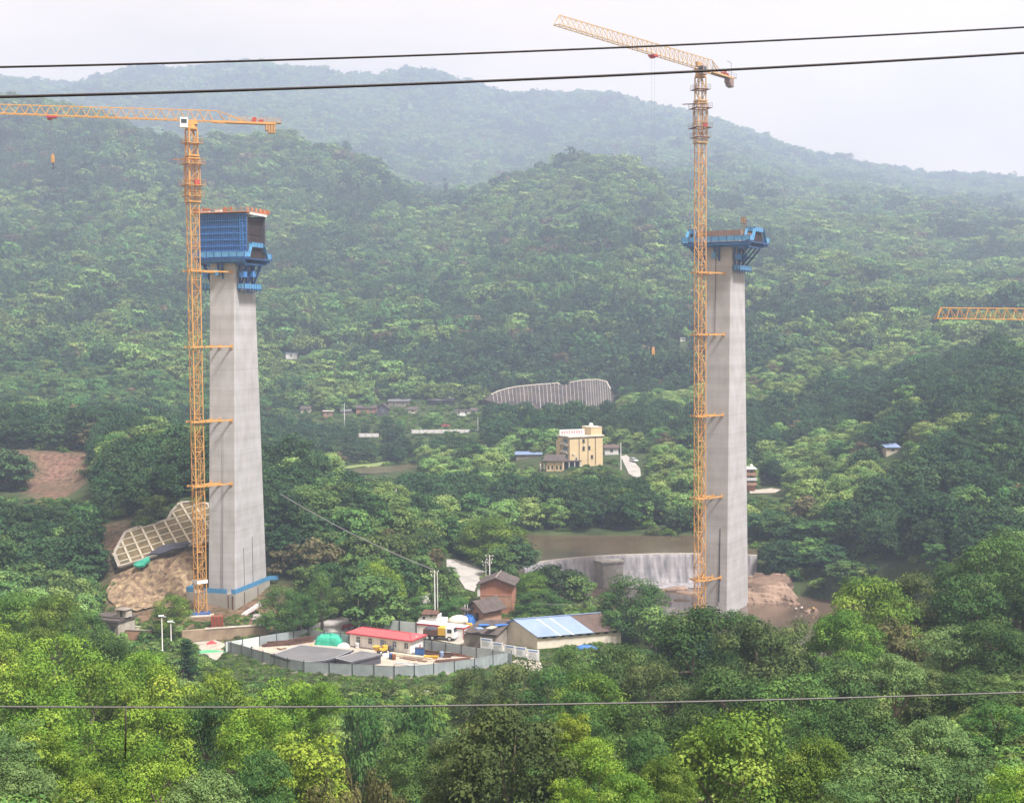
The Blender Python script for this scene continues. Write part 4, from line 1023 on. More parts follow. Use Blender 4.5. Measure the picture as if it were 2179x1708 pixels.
def person(loc, rz, shirt, label):
    """a seated figure grown from a skeleton"""
    r = empty('person', loc, rz, label, 'person')
    V = [(0, 0, .46), (0, -.02, .66), (0, .0, .92), (0, .02, 1.06), (0, .04, 1.2), (.1, 0, .44), (.13, .42, .52), (.13, .46, .08), (.13, .6, .04), (-.1, 0, .44), (-.13, .42, .5), (-.13, .5, .08), (-.13, .64, .04),
         (.19, 0, .94), (.25, .12, .72), (.16, .36, .62), (-.19, 0, .94), (-.25, .12, .72), (-.14, .38, .62)]
    E = [(0, 1), (1, 2), (2, 3), (3, 4), (0, 5), (5, 6), (6, 7), (7, 8), (0, 9), (9, 10), (10, 11), (11, 12), (2, 13), (13, 14), (14, 15), (2, 16), (16, 17), (17, 18)]
    Rr = [.15, .14, .16, .06, .11, .1, .075, .05, .045, .1, .075, .05, .045, .065, .05, .035, .065, .05, .035]
    def fig(name, vv, ee, rr_, m):
        me = bpy.data.meshes.new(name); me.from_pydata(vv, ee, []); me.update()
        o = bpy.data.objects.new(name, me); COL.objects.link(o); o.parent = r; me.materials.append(m)
        s = o.modifiers.new('skin', 'SKIN'); me.skin_vertices.new() if not me.skin_vertices else None
        for i, q in enumerate(rr_): me.skin_vertices[0].data[i].radius = (q, q)
        me.skin_vertices[0].data[0].use_root = True
        o.modifiers.new('sub', 'SUBSURF').levels = 1; return o
    fig('body', V, E, Rr, M['skin'])
    k = [0, 1, 2, 13, 14, 16, 17]; idx = {a: i for i, a in enumerate(k)}
    fig('shirt', [V[i] for i in k], [(idx[a], idx[b]) for a, b in E if a in idx and b in idx], [Rr[i]+0.035 for i in k], shirt)
    k = [0, 5, 6, 7, 9, 10, 11]; idx = {a: i for i, a in enumerate(k)}
    fig('trousers', [V[i] for i in k], [(idx[a], idx[b]) for a, b in E if a in idx and b in idx], [Rr[i]+0.025 for i in k], M['cloth_dark'])
    b = MB(); b.ellip((0, 0.02, 1.27), (.115, .12, .1), 10, 6, z0=-0.3); b.build('hair', M['cloth_dark'], r)
person(atz(1694, 1300, -8.0)+Vector((0, 0, -0.1)), 2.4, M['white'], 'person in white sitting at the brown water edge, left one of two')
person(atz(1706, 1297.5, -8.0)+Vector((0, 0, -0.1)), 2.9, M['sack'], 'person in white sitting beside another, nearer the green bank')
person(atz(1731, 1299, -7.9)+Vector((0, 0, -0.1)), 3.4, M['yelmach'], 'person in yellow sitting on a boulder at the river edge')

# ------------------------------------------------------------------ concrete lattice slope, ribbed slope
def plane_pts(A, B, C):
    n = (B-A).cross(C-A).normalized()
    def f(vx, vy):
        d = ray(vx, vy); return CAM+d*((A-CAM).dot(n)/d.dot(n))
    return f, (n if n.z > 0 else -n)
LAT_F, LAT_N = plane_pts(at(255, 1206, 303), at(445, 1151, 304), at(413, 1069, 329))
def lattice_slope():
    px = [(254.7, 1205.6), (243, 1178), (268.6, 1131), (299, 1120), (303, 1124), (334, 1116), (338, 1112), (358, 1106), (366, 1089), (383, 1070), (413, 1068), (450, 1074), (470, 1078), (470, 1144), (445, 1151), (400, 1160), (353, 1173.6), (300, 1192)]
    P = [LAT_F(a, b) for a, b in px]; o0 = P[0].copy()
    ex = (LAT_F(445, 1151)-LAT_F(255, 1206)).normalized(); ey = LAT_N.cross(ex).normalized()
    Q = [((p-o0).dot(ex), (p-o0).dot(ey)) for p in P]
    W3 = lambda x, y, h=0: ex*x+ey*y+LAT_N*h
    r = empty('retaining_slope', o0, 0, 'slope clad with a pale concrete beam grid left of the big pier', 'retaining slope')
    b = MB(); n = len(Q)
    vs = [W3(x, y, -0.9) for x, y in Q]+[W3(x, y, 0) for x, y in Q]
    b.add(vs, [tuple(range(n-1, -1, -1)), tuple(range(n, 2*n))]+[(i, (i+1) % n, n+(i+1) % n, n+i) for i in range(n)])
    b.build('infill', mat('slope_infill', (0.20, 0.145, 0.075), (0.085, 0.08, 0.04), 0.5, 0.95, c3=(0.145, 0.115, 0.062)), r)
    b = MB(); s1 = 2.9; s2 = 4.2
    X0 = min(q[0] for q in Q); X1 = max(q[0] for q in Q); Y1 = max(q[1] for q in Q)
    def runs(f):
        ts = np.linspace(0, 1, 160); pts = np.array([f(t) for t in ts]); ins = _inpoly(pts[:, 0], pts[:, 1], Q); st = None
        for i in range(len(ts)):
            if ins[i] and st is None: st = i
            if st is not None and (not ins[i] or i == len(ts)-1):
                if i-st > 2: b.bar(W3(*pts[st], 0.08), W3(*pts[i-1], 0.08), 0.46, 0.34, LAT_N)
                st = None
    y = 2.6
    while y < Y1: runs(lambda t: (X0+(X1-X0)*t, y+0.02*(X1-X0)*t)); y += s2
    x = X0-6
    while x < X1+8: runs(lambda t: (x+0.0*t-9.5*t, Y1*1.05*t)); x += s1
    b.build('beam_grid', M['hay'], r)
    b = MB()
    for i in range(n):
        if 11 <= i <= 12: continue
        p, q = W3(*Q[i], 0.1), W3(*Q[(i+1) % n], 0.1); b.bar(p, q, 0.75, 0.45, LAT_N)
    b.build('edge_beam', M['pale_conc'], r)
    return [(p.x, p.y) for p in P]
LATP = lattice_slope(); ROADPOLYS.append(LATP)
def sheet_px(name, px, f, m, lift, label, cat, seed=0):
    P = [f(a, b)+LAT_N*lift for a, b in px]; c = sum(P, Vector())/len(P); b = MB()
    ring = []
    for i in range(len(P)):
        for t in (0, 0.33, 0.66): ring.append(P[i].lerp(P[(i+1) % len(P)], t)+Vector((0, 0, random.uniform(-.25, .25))))
    n = len(ring); vs = [c-c+LAT_N*0.5]+[p-c for p in ring]+[p-c-LAT_N*0.5 for p in ring]
    b.add(vs, [(0, 1+i, 1+(i+1) % n) for i in range(n)]+[(1+i, 1+n+i, 1+n+(i+1) % n, 1+(i+1) % n) for i in range(n)])
    o = b.build(name, m); o.location = c; return tag(o, label, cat)
sheet_px('plastic_sheet', [(312, 1186), (330, 1172), (352, 1160), (400, 1153), (409, 1158), (390, 1166), (352, 1178)], LAT_F, M['darktarp'], 0.5, 'dark plastic sheet along the lower edge of the concrete lattice', 'sheet')
sheet_px('debris_net', [(284, 1203), (300, 1194), (318, 1187), (320, 1193), (306, 1203), (290, 1207)], LAT_F, M['tarp'], 0.4, 'green netting at the lower left edge of the concrete lattice', 'net')

def rib_slope():
    f, nrm = plane_pts(at(1060, 862, 741), at(1300, 866, 741), at(1190, 812, 763))
    px = [(1030, 850), (1045, 840), (1060, 832.5), (1080, 827), (1101, 823), (1140, 819), (1187, 815.6), (1192, 819), (1208, 818), (1212, 814), (1243.6, 809), (1270, 808), (1290.5, 812), (1299, 828), (1307, 843), (1304, 856), (1298, 870), (1198, 874), (1120, 868), (1056, 858)]
    P = [f(a, b) for a, b in px]; c = P[0].copy(); n = len(P)
    r = empty('retaining_slope', c, 0, 'far brown slope with many upright pale concrete ribs', 'retaining slope')
    b = MB(); b.add([p-c-nrm*3 for p in P]+[p-c for p in P], [tuple(range(n-1, -1, -1)), tuple(range(n, 2*n))]+[(i, (i+1) % n, n+(i+1) % n, n+i) for i in range(n)])
    o = b.build('slope_face', mat('rib_slope_face', (0.075, 0.06, 0.052), (0.028, 0.024, 0.026), 0.2, 0.95, c3=(0.05, 0.04, 0.037)), r)
    b = MB(); x = 1050
    rr = random.Random(5)
    while x < 1302:
        top = np.interp(x, [a for a, _ in px[:15]], [q for _, q in px[:15]]); bot = np.interp(x, [1050, 1198, 1300], [858, 874, 868]); bot -= rr.choice([0, 0, 3, 8])
        if bot-top > 4: b.bar(f(x-1.5, top)-c, f(x+2.0, bot)-c, rr.uniform(0.2, 0.38), 0.45, nrm)
        x += 5.2 if x > 1240 else 8.2
    b.build('rib', M['stone'], r)
    b = MB()
    for i in range(1, 13):
        if i in (7, 8): continue
        b.bar(P[i]-c, P[i+1]-c, 0.8, 0.8, nrm)
    b.build('top_kerb', M['pale_conc'], r)
rib_slope()

# ------------------------------------------------------------------ houses
def frame(A, B):
    A, B = Vector(A), Vector(B); d = B-A; return A, math.atan2(d.y, d.x), math.hypot(d.x, d.y)
def walls(r, L, D, h, m, gable=0, ridge='y', name='wall', t0=0.0):
    """closed block with gables; local x along the front, y to the back"""
    b = MB()
    if not gable: b.box((L/2, D/2, h/2-t0/2), (L, D, h+t0))
    elif ridge == 'y':
        pf = [(0, 0), (L, 0), (L, h), (L/2, h+gable), (0, h)]; n = 5
        vs = [(x, 0, z if z else -t0) for x, z in pf]+[(x, D, z if z else -t0) for x, z in pf]
        b.add(vs, [(0, 1, 2, 3, 4), (9, 8, 7, 6, 5), (1, 6, 7, 2), (5, 0, 4, 9), (0, 5, 6, 1), (2, 7, 8, 3), (3, 8, 9, 4)])
    else:
        pf = [(0, 0), (D, 0), (D, h), (D/2, h+gable), (0, h)]
        vs = [(0, y, z if z else -t0) for y, z in pf]+[(L, y, z if z else -t0) for y, z in pf]
        b.add(vs, [(4, 3, 2, 1, 0), (5, 6, 7, 8, 9), (1, 2, 7, 6), (5, 9, 4, 0), (0, 1, 6, 5), (2, 3, 8, 7), (3, 4, 9, 8)])
    return b.build(name, m, r)
def gable_roof(r, L, D, h, g, m, ridge='y', over=0.5, t=0.16, name='roof', lift=0.06):
    b = MB(); h += lift
    if ridge == 'y':
        k = g/(L/2)
        for s, x in ((-1, 0), (1, L)):
            b.slab([(x+s*over, -over, h-k*over), (L/2, -over, h+g), (L/2, D+over, h+g), (x+s*over, D+over, h-k*over)], -t)
    else:
        k = g/(D/2)
        for s, y in ((-1, 0), (1, D)):
            b.slab([(-over, y+s*over, h-k*over), (L+over, y+s*over, h-k*over), (L+over, D/2, h+g), (-over, D/2, h+g)], -t)
    return b.build(name, m, r)
def window(r, x, z, w, h, face='f', L=0, D=0, fm=None, pm=None, sill=True):
    fm = fm or M['white']; pm = pm or M['glass']; t = 0.07
    def P(a, d, zz): return {'f': (a, -d, zz), 'r': (L+d, a, zz), 'l': (-d, a, zz)}[face]
    def S(a, d, zz): return (a, d, zz) if face == 'f' else (d, a, zz)
    b = MB()
    for s in (-1, 1): b.box(P(x+s*w/2, 0.03, z+h/2), S(t, 0.1, h+t)); 
    for zz in (z, z+h): b.box(P(x, 0.035, zz), S(w-t, 0.1, t))
    b.box(P(x, 0.034, z+h*0.62), S(w-t, 0.06, t*0.7)); b.box(P(x, 0.033, z+h*0.31), S(t*0.7, 0.06, h*0.6))
    if sill: b.box(P(x, 0.08, z-0.09), S(w+0.2, 0.2, 0.07))
    o = b.build('window', fm, r)
    b = MB(); b.box(P(x, 0.01, z+h/2), S(w-t, 0.03, h-t)); b.build('pane', pm, o)
    return o
def door(r, x, w, h, face='f', L=0, m=None):
    def P(a, d, zz): return {'f': (a, -d, zz), 'r': (L+d, a, zz)}[face]
    def S(a, d, zz): return (a, d, zz) if face == 'f' else (d, a, zz)
    b = MB(); b.box(P(x, 0.02, h/2), S(w, 0.06, h)); o = b.build('door', m or M['darkbrown'], r)
    b = MB(); b.box(P(x+w*0.35, 0.07, h*0.48), S(0.06, 0.06, 0.14)); b.build('handle', M['galv'], o); return o

# site hut with the red roof
A, rz, L = frame(atz(744.5, 1375.2, 0), atz(873.5, 1392.5, 0))
hut = empty('site_hut', A, rz, 'long white site hut with a flat-pitched red roof inside the grey fence', 'hut')
D = 4.6
walls(hut, L, D, 2.75, M['white'], 0.35, 'x', t0=0.1)
b = MB(); h0 = 2.85
o_ = 0.55; vs = [(-o_, -o_, h0), (L+o_, -o_, h0), (L+o_, D+o_, h0), (-o_, D+o_, h0), (1.6, D/2, h0+0.75), (L-1.6, D/2, h0+0.75)]
vs += [(x, y, z-0.16) for x, y, z in vs[:4]]
b.add(vs, [(0, 1, 5, 4), (2, 3, 4, 5), (1, 2, 5), (3, 0, 4), (6, 7, 1, 0), (7, 8, 2, 1), (8, 9, 3, 2), (9, 6, 0, 3), (9, 8, 7, 6)])
rf = b.build('roof', M['roofred'], hut)
b = MB()
for p, q in ((0, 1), (1, 2), (2, 3), (3, 0)): b.bar(Vector(vs[p])-Vector((0, 0, .08)), Vector(vs[q])-Vector((0, 0, .08)), 0.14, 0.24)
b.bar(Vector(vs[5])+Vector((0, 0, .02)), Vector(vs[1])+Vector((0, 0, .02)), 0.16, 0.05); b.bar(Vector(vs[4])+Vector((0, 0, .02)), Vector(vs[5])+Vector((0, 0, .02)), 0.18, 0.06)
b.build('roof_trim', M['redpaint'], rf)
for i, fx in enumerate((0.145, 0.345, 0.545, 0.745, 0.93)):
    window(hut, L*fx if fx < .9 else L*0.935, 1.05, 0.95, 1.15, 'f', pm=M['blueglass'] if i in (2, 3) else M['glass'])
b = MB()
for x in np.arange(0.95, L, 0.95): b.box((x, -0.012, 1.35), (0.035, 0.03, 2.7))
for y in np.arange(0.9, D, 0.95): b.box((L+0.012, y, 1.35), (0.03, 0.035, 2.7))
b.build('wall_seam', M['galv'], hut)
b = MB(); b.box((L/2, -0.05, 0.12), (L+0.1, 0.12, 0.24)); b.box((L+0.05, D/2, 0.12), (0.12, D, 0.24)); b.build('plinth', M['grime'], hut)
b = MB(); b.box((L+0.06, D*0.72, 1.0), (0.12, 0.3, 0.7)); b.build('fire_extinguisher_box', M['redpaint'], hut)

# grey sheds in the yard
def poly_shed(px, z, label, wallinset=0.5):
    P = [atz(a, b, z) for a, b in px]; c = sum(P, Vector())/len(P); c.z = 0
    r = empty('yard_shed', c, 0, label, 'shed'); b = MB(); Q = [(p.x-c.x, p.y-c.y) for p in P]; b.prism(Q, z-0.22, z); b.build('roof', M['roofgrey'], r)
    k = [(x*0.94, y*0.92) for x, y in Q]; b = MB(); b.prism(k, 0, z-0.223); b.build('wall', M['slate'], r)
    b = MB(); n = len(Q)
    for i in range(n): p, q = Q[i], Q[(i+1) % n]; b.bar((p[0]*1.004, p[1]*1.004, z-0.13), (q[0]*1.004, q[1]*1.004, z-0.13), 0.12, 0.34)
    b.build('fascia', M['slate'], r)
    b = MB()
    for i in range(n):
        p, q = Vector((*Q[i], z+0.012)), Vector((*Q[(i+1) % n], z+0.012)); b.bar(p*0.985+Vector((0, 0, z*0.015)), q*0.985+Vector((0, 0, z*0.015)), 0.14, 0.05)
    b.build('roof_edge', M['galv'], r)
poly_shed([(639, 1371), (752, 1382.5), (714, 1398.5), (688, 1405), (654, 1408), (614, 1404), (577, 1392.5)], 1.75, 'larger grey flat-roofed shed with a curved front edge behind the fence')  # its dark wall colour stands for the navy shadow below the roof
poly_shed([(768.5, 1384), (813.5, 1392), (746, 1408), (713, 1400)], 1.7, 'smaller grey flat-roofed shed with dark walls beside the curved one')

# fence of grey panels
def build_fence():
    c = FN[8]; r = empty('yard_fence', (c.x, c.y, 0), 0, 'grey panel fence with dark posts running round the work yard', 'fence'); o = Vector((c.x, c.y, 0))
    def run(P, step, m, hs=2.0):
        tot = []
        for i in range(len(P)-1):
            p, q = Vector(P[i])-o, Vector(P[i+1])-o
            pan = MB(); pan.bar(p+Vector((0, 0, hs/2)), q+Vector((0, 0, hs/2)), 0.06, hs)
            n = max(2, int((q-p).length/0.8)); u = (q-p).normalized(); nn = Vector((u.y, -u.x, 0))
            for k in range(1, n): a = p.lerp(q, k/n)+nn*0.04; pan.bar(a+Vector((0, 0, 0.02)), a+Vector((0, 0, hs-0.02)), 0.05, 0.03)
            for zz in (0.05, hs-0.03): pan.bar(p+nn*0.03+Vector((0, 0, zz)), q+nn*0.03+Vector((0, 0, zz)), 0.05, 0.08)
            pan.build('panel', m(i), r); tot.append(p)
        tot.append(Vector(P[-1])-o)
        return tot
    pts = run(FN, 0, lambda i: M['fence']) + run(FR, 0, lambda i: M['fence'])[1:] + run(FL, 0, lambda i: M['fencelt'] if i >= 6 else M['fence'])
    for p in pts[:-1]:
        b = MB(); b.bar(p-Vector((0, 0, 0.4)), p+Vector((0, 0, 2.14)), 0.17); b.box(p+Vector((0, 0, 2.16)), (0.22, 0.22, 0.04)); b.build('post', M['post'], r)
build_fence()
# two taller pale panels behind the hut
A, rz, L = frame(atz(815.7, 1345, 0), atz(886, 1352, 0))
r = empty('hoarding', A, rz, 'two tall pale grey hoarding panels standing behind the red roof', 'hoarding')
for i in range(2):
    b = MB(); b.box((L*(0.25+0.5*i), 0, 1.35), (L*0.47, 0.08, 2.7)); b.build('panel', M['fencelt'], r)
b = MB(); b.box((L*0.5, -0.03, 1.4), (0.2, 0.2, 2.8)); b.box((L+0.0, -0.03, 1.4), (0.16, 0.2, 2.8)); b.build('post', M['post'], r)

# white container cabin with a red top rail
A, rz, L = frame(atz(886, 1350, 0), atz(987, 1361, 0))
r = empty('container_cabin', A, rz, 'long white container cabin with a red edge behind the lorry', 'container')
walls(r, L, 2.4, 2.35, M['white'], name='wall')
b = MB(); b.box((L/2, 1.2, 2.43), (L+0.15, 2.55, 0.14)); b.build('roof', M['sack'], r)
b = MB(); b.box((L/2, -0.06, 2.3), (L+0.2, 0.12, 0.3)); b.box((-0.06, 1.2, 2.3), (0.12, 2.4, 0.3)); b.box((L+0.06, 1.2, 2.3), (0.12, 2.4, 0.3)); b.box((L+0.02, -0.03, 1.1), (0.16, 0.16, 2.2)); b.build('red_trim', M['redpaint'], r)
# small red-edged canopy behind the hut's left end
A, rz, L = frame(atz(730, 1341, 0.2), atz(757, 1336, 0.2))
r = empty('red_barrier', A, rz, 'low red barrier on the site road behind the left end of the hut', 'barrier')
b = MB(); b.box((L/2, 0, 0.85), (L, 0.1, 0.7)); b.box((L/2, 0.5, 0.75), (L*0.9, 0.08, 0.5)); b.build('rail_board', M['redpaint'], r)
b = MB()
for x in (0.1, L/2, L-0.1): b.box((x, 0, 0.4), (0.1, 0.3, 0.8)); b.box((x, 0.5, 0.3), (0.1, 0.3, 0.6))
b.build('leg', M['rust'], r)
# white gate wall with dark opening at the road
A, rz, L = frame(atz(757, 1332, 0.5), atz(791, 1322, 0.5))
r = empty('gate_wall', A, rz, 'broken pale wall with a dark opening at the end of the site road', 'wall')
b = MB(); b.box((L*0.16, 0, 1.3), (L*0.3, 0.35, 2.6)); b.box((L*0.86, 0, 1.5), (L*0.28, 0.35, 3.0)); b.box((L*0.5, 0.02, 2.5), (L*0.44, 0.3, 0.9)); b.build('wall', M['pale_conc'], r)
b = MB(); b.box((L*0.52, 0.1, 1.0), (L*0.4, 0.1, 2.0)); b.build('opening', M['darktarp'], r)

def wheel(r, p, rad, w, axis='y'):
    Mx = Matrix.Rotation(PI/2, 3, 'X') if axis == 'y' else Matrix.Rotation(PI/2, 3, 'Y')
    b = MB(); b.lathe([(rad*0.55, -w/2), (rad*0.92, -w/2), (rad, -w/2+0.04), (rad, w/2-0.04), (rad*0.92, w/2), (rad*0.55, w/2)], 18, p, Mx); o = b.build('wheel', M['rubber'], r)
    b = MB(); b.lathe([(rad*0.56, -w/2-0.015), (rad*0.2, -w/2-0.03), (rad*0.2, w/2+0.03), (rad*0.56, w/2+0.015)], 14, p, Mx); b.build('rim', M['galv'], o)
def lorry(loc, rz, label, L=6.6):
    """local x forwards, cab at the +x end"""
    r = empty('lorry', loc, rz, label, 'lorry')
    b = MB(); b.box((L/2, 0, 0.75), (L, 0.9, 0.3)); b.build('chassis', M['post'], r)
    b = MB(); b.add([(L-1.9, s*1.05, z) for s in (-1, 1) for z in (0.6, 2.75)]+[(L, s*1.05, z) for s in (-1, 1) for z in (0.6, 1.7)]+[(L-0.35, s*1.02, 2.7) for s in (-1, 1)],
                    [(0, 1, 3, 2), (0, 4, 5, 8, 1), (2, 3, 9, 7, 6), (4, 6, 7, 5), (5, 7, 9, 8), (1, 8, 9, 3), (0, 2, 6, 4)])
    cab = b.build('cab', M['white'], r, bevel=0.1)
    b = MB(); b.add([(L+0.01, -0.9, 1.75), (L+0.01, 0.9, 1.75), (L-0.29, 0.87, 2.55), (L-0.29, -0.87, 2.55)], [(0, 1, 2, 3)]); b.build('windscreen', M['glass'], cab)
    for s in (-1, 1):
        b = MB(); b.box((L-1.0, s*1.06, 2.05), (0.9, 0.04, 0.75)); b.build('side_window', M['glass'], cab)
        b = MB(); b.box((L+0.03, s*0.8, 0.95), (0.06, 0.3, 0.18)); b.build('headlight', M['galv'], cab)
    b = MB(); b.box((L+0.04, 0, 0.7), (0.12, 2.1, 0.25)); b.build('bumper', M['galv'], cab)
    b = MB(); b.box((L-2.75, 0, 1.85), (1.5, 2.1, 1.6)); b.build('equipment_box', M['yelmach'], r, bevel=0.05)
    b = MB(); b.box(((L-3.6)/2, 0, 1.55), (L-3.7, 2.2, 1.2)); b.build('load_bed', M['rebar'], r)
    b = MB(); b.ellip(((L-3.6)/2, 0, 2.0), ((L-3.7)/2*1.02, 1.15, 0.6), 14, 5, z0=0.0); b.build('load_cover', M['darktarp'], r)
    for x in (0.9, 2.0, L-1.0):
        for s in (-1, 1): wheel(r, (x, s*0.95, 0.5), 0.5, 0.32)
    return r
p = atz(958, 1362, 0); lorry((p.x-5.2, p.y+1.6, 0.02), math.radians(-16), 'white lorry with a yellow box behind its cab, beyond the yard fence')
def mixer(loc, rz, label):
    r = empty('mixer_truck', loc, rz, label, 'mixer truck')
    b = MB(); b.box((3.6, 0, 0.85), (7.4, 0.9, 0.35)); b.build('chassis', M['post'], r)
    Mx = Matrix.Rotation(math.radians(75), 3, 'Y'); b = MB()
    b.lathe([(0.35, -2.1), (0.8, -2.0), (1.25, -1.0), (1.32, 0.0), (1.2, 0.8), (0.75, 1.9), (0.55, 2.1)], 22, (2.9, 0, 2.55), Mx.inverted()); b.build('drum', M['cream'], r, smooth=True)
    b = MB(); b.box((0.4, 0, 1.9), (0.9, 1.0, 0.9)); b.bar((0.1, 0, 2.4), (-0.8, 0, 1.2), 0.5, 0.2); b.build('chute', M['yelmach'], r)
    b = MB(); b.add([(5.6, s*1.15, z) for s in (-1, 1) for z in (0.7, 3.0)]+[(7.5, s*1.15, z) for s in (-1, 1) for z in (0.7, 1.9)]+[(7.2, s*1.12, 2.95) for s in (-1, 1)],
                    [(0, 1, 3, 2), (0, 4, 5, 8, 1), (2, 3, 9, 7, 6), (4, 6, 7, 5), (5, 7, 9, 8), (1, 8, 9, 3), (0, 2, 6, 4)])
    cab = b.build('cab', M['white'], r, bevel=0.08)
    b = MB(); b.add([(7.51, -1.0, 1.95), (7.51, 1.0, 1.95), (7.23, 0.97, 2.8), (7.23, -0.97, 2.8)], [(0, 1, 2, 3)]); b.build('windscreen', M['glass'], cab)
    for x in (0.8, 2.0, 6.6):
        for s in (-1, 1): wheel(r, (x, s*1.0, 0.52), 0.52, 0.34)
p = atz(985, 1352, 0); mixer((p.x+1.6, p.y+0.6, 0.02), math.radians(158), 'concrete mixer with a big cream drum behind the white container')

# notice boards
def board(x0, x1, yt, yb, label, k):
    A, rz, L = frame(atz(x0, yb-0.3, 0), atz(x1, yb+2.2, 0)); H = (yb-yt)/11.0
    r = empty('notice_board', A, rz, label, 'notice board', 'white notice boards along the site entrance')
    b = MB(); b.box((L/2, 0, H/2+0.12), (L, 0.08, H-0.1)); b.build('panel', M['banner'], r)
    b = MB(); b.box((L/2, -0.05, H-0.2), (L*0.86, 0.02, 0.24)); b.build('heading', M['bannerblue'], r)
    b = MB(); rr = random.Random(k)
    for i in range(5):
        w = rr.uniform(0.5, 0.8)*L; b.box((L*0.1+w/2, -0.05, H-0.6-0.2*i), (w, 0.02, 0.05))
    if k == 0: b.box((L*0.62, -0.052, 0.75), (L*0.3, 0.02, 0.25)); b.box((L*0.3, -0.052, 0.8), (L*0.2, 0.02, 0.4))
    b.build('text_lines', M['fence'], r)
    b = MB()
    for x in (-0.05, L+0.05): b.box((x, 0.02, H/2), (0.11, 0.12, H+0.25))
    b.build('post', M['white'], r)
for k, (a, c, t, d, lab) in enumerate([
    (999.5, 1019.6, 1354, 1374, 'white notice board nearest the mixer, faint drawing on it'), (1023.6, 1046, 1357, 1380, 'white notice board in front of the dark awning'),
    (1049, 1069, 1366, 1385, 'white notice board below the left corner of the warehouse gable'), (1074, 1094.5, 1372, 1392, 'white notice board under the middle of the warehouse gable'),
    (1098, 1119, 1376, 1398, 'white notice board under the right half of the gable, second from the right end'), (1123, 1146, 1382, 1405, 'white notice board at the right end of the row')]): board(a, c, t, d, lab, k)

# heaps, stacks and machines in the yard
def heap(name, c, rx, ry, h, seed, m, label, cat, rz=0.0, n=26, k=9, flat=1.0, sq=0):
    rr = np.random.default_rng(seed); vs = [(0, 0, h)]; fs = []
    for j in range(1, k+1):
        t = j/k
        for i in range(n):
            a = 2*PI*i/n; q = 1+0.16*math.sin(3*a+seed)+0.10*math.sin(7*a+seed*2)
            if sq: q = (1+0.05*math.sin(9*a+seed))/(abs(math.cos(a))**5+abs(math.sin(a))**5)**0.2*(1+(0.3*t**4 if math.cos(a) > 0.6 else 0))
            z = h*max(0, 1-t**(2.2*flat))+0.12*h*rr.normal()*(1-t)
            vs.append((rx*t*q*math.cos(a), ry*t*q*math.sin(a), z if j < k else -0.15))
    fs += [(0, 1+i, 1+(i+1) % n) for i in range(n)]
    for j in range(k-1):
        for i in range(n): fs.append((1+j*n+i, 1+(j+1)*n+i, 1+(j+1)*n+(i+1) % n, 1+j*n+(i+1) % n))
    b = MB(); b.add(vs, fs); o = b.build(name, m); o.location = c; o.rotation_euler = (0, 0, rz); return tag(o, label, cat)
p = atz(697, 1372, 0); heap('covered_stack', (p.x, p.y+1.2, 0), 2.6, 1.9, 1.75, 3, M['tarp'], 'green tarpaulin draped over a stack left of the hut', 'tarpaulin', -0.25, flat=3.0, sq=1)
p = atz(733, 1376, 0); heap('sack_pile', (p.x, p.y, 0), 1.3, 1.0, 0.8, 5, M['sack'], 'white sacks heaped between the green tarpaulin and the hut', 'sacks')
p = atz(817, 1396, 0); heap('sack_pile', (p.x+0.4, p.y, 0), 1.1, 0.8, 0.6, 7, M['sack'], 'white sack lying on the pale ground in front of the yellow machine', 'sacks')
p = atz(905, 1468, 1.2); heap('sack_pile', (p.x, p.y, hz(p.x, p.y)), 2.9, 2.0, 0.8, 9, M['sack'], 'whitish rubble heap in the grass below the fence', 'rubble')
def bars(name, px, z, n, ln, m, label, cat, rad=0.035, seed=1, spread=1.0, hh=0.6):
    A, rz, L = frame(atz(*px[0], 0), atz(*px[1], 0)); r = random.Random(seed); b = MB()
    for i in range(n):
        y = r.uniform(-spread, spread); z = 0.06+r.uniform(0, hh)*(1-abs(y)/spread*0.6); x0 = r.uniform(-0.6, 0.6); a = r.uniform(-0.05, 0.05)
        b.bar((x0, y, z), (x0+L*r.uniform(0.75, 1.0), y+L*a, z+r.uniform(-.08, .12)), rad*2)
    for x in (0.2, 0.5, 0.8): b.box((L*x, 0, 0.03), (0.15, spread*2.1, 0.12))
    o = b.build(name, m); o.location = A; o.rotation_euler = (0, 0, rz); return tag(o, label, cat)
bars('rebar_stack', ((563, 1373), (625, 1369)), 0, 70, 8, M['rebar'], 'brown bundles of reinforcing bars along the left back fence', 'steel bars', 0.05, 1, 1.5, 0.7)
bars('rebar_stack', ((612, 1370), (668, 1361)), 0, 60, 8, M['rebar'], 'brown bundles of reinforcing bars left of the green tarpaulin', 'steel bars', 0.05, 2, 1.5, 0.8)
bars('rebar_stack', ((905, 1389), (962, 1398)), 0, 60, 8, M['rebar'], 'rusty bars stacked right of the hut along the fence', 'steel bars', 0.05, 3, 1.1, 0.6)
bars('rebar_stack', ((965, 1392), (1052, 1398)), 0, 80, 8, M['rust'], 'reddish bars stacked in the far right corner of the yard', 'steel bars', 0.05, 4, 1.3, 0.5)
bars('beam_stack', ((828, 1391), (925, 1404)), 0, 7, 8, M['hay'], 'pale concrete beams lying across the yard in front of the hut', 'beams', 0.17, 6, 1.0, 0.12)
bars('plank_stack', ((610, 1386), (640, 1380)), 0, 14, 8, M['hay'], 'pale planks stacked at the upper edge of the curved grey roof', 'planks', 0.1, 31, 0.7, 0.4)
bars('pipe_stack', ((842, 1412), (905, 1418)), 0, 22, 8, M['galv'], 'grey scaffold tubes lying along the near side of the yard fence', 'tubes', 0.045, 32, 0.6, 0.3)
bars('rebar_stack', ((930, 1408), (1000, 1403)), 0, 40, 8, M['rebar'], 'brown bars lying by the near fence at the narrow end of the yard', 'steel bars', 0.05, 33, 0.8, 0.3)
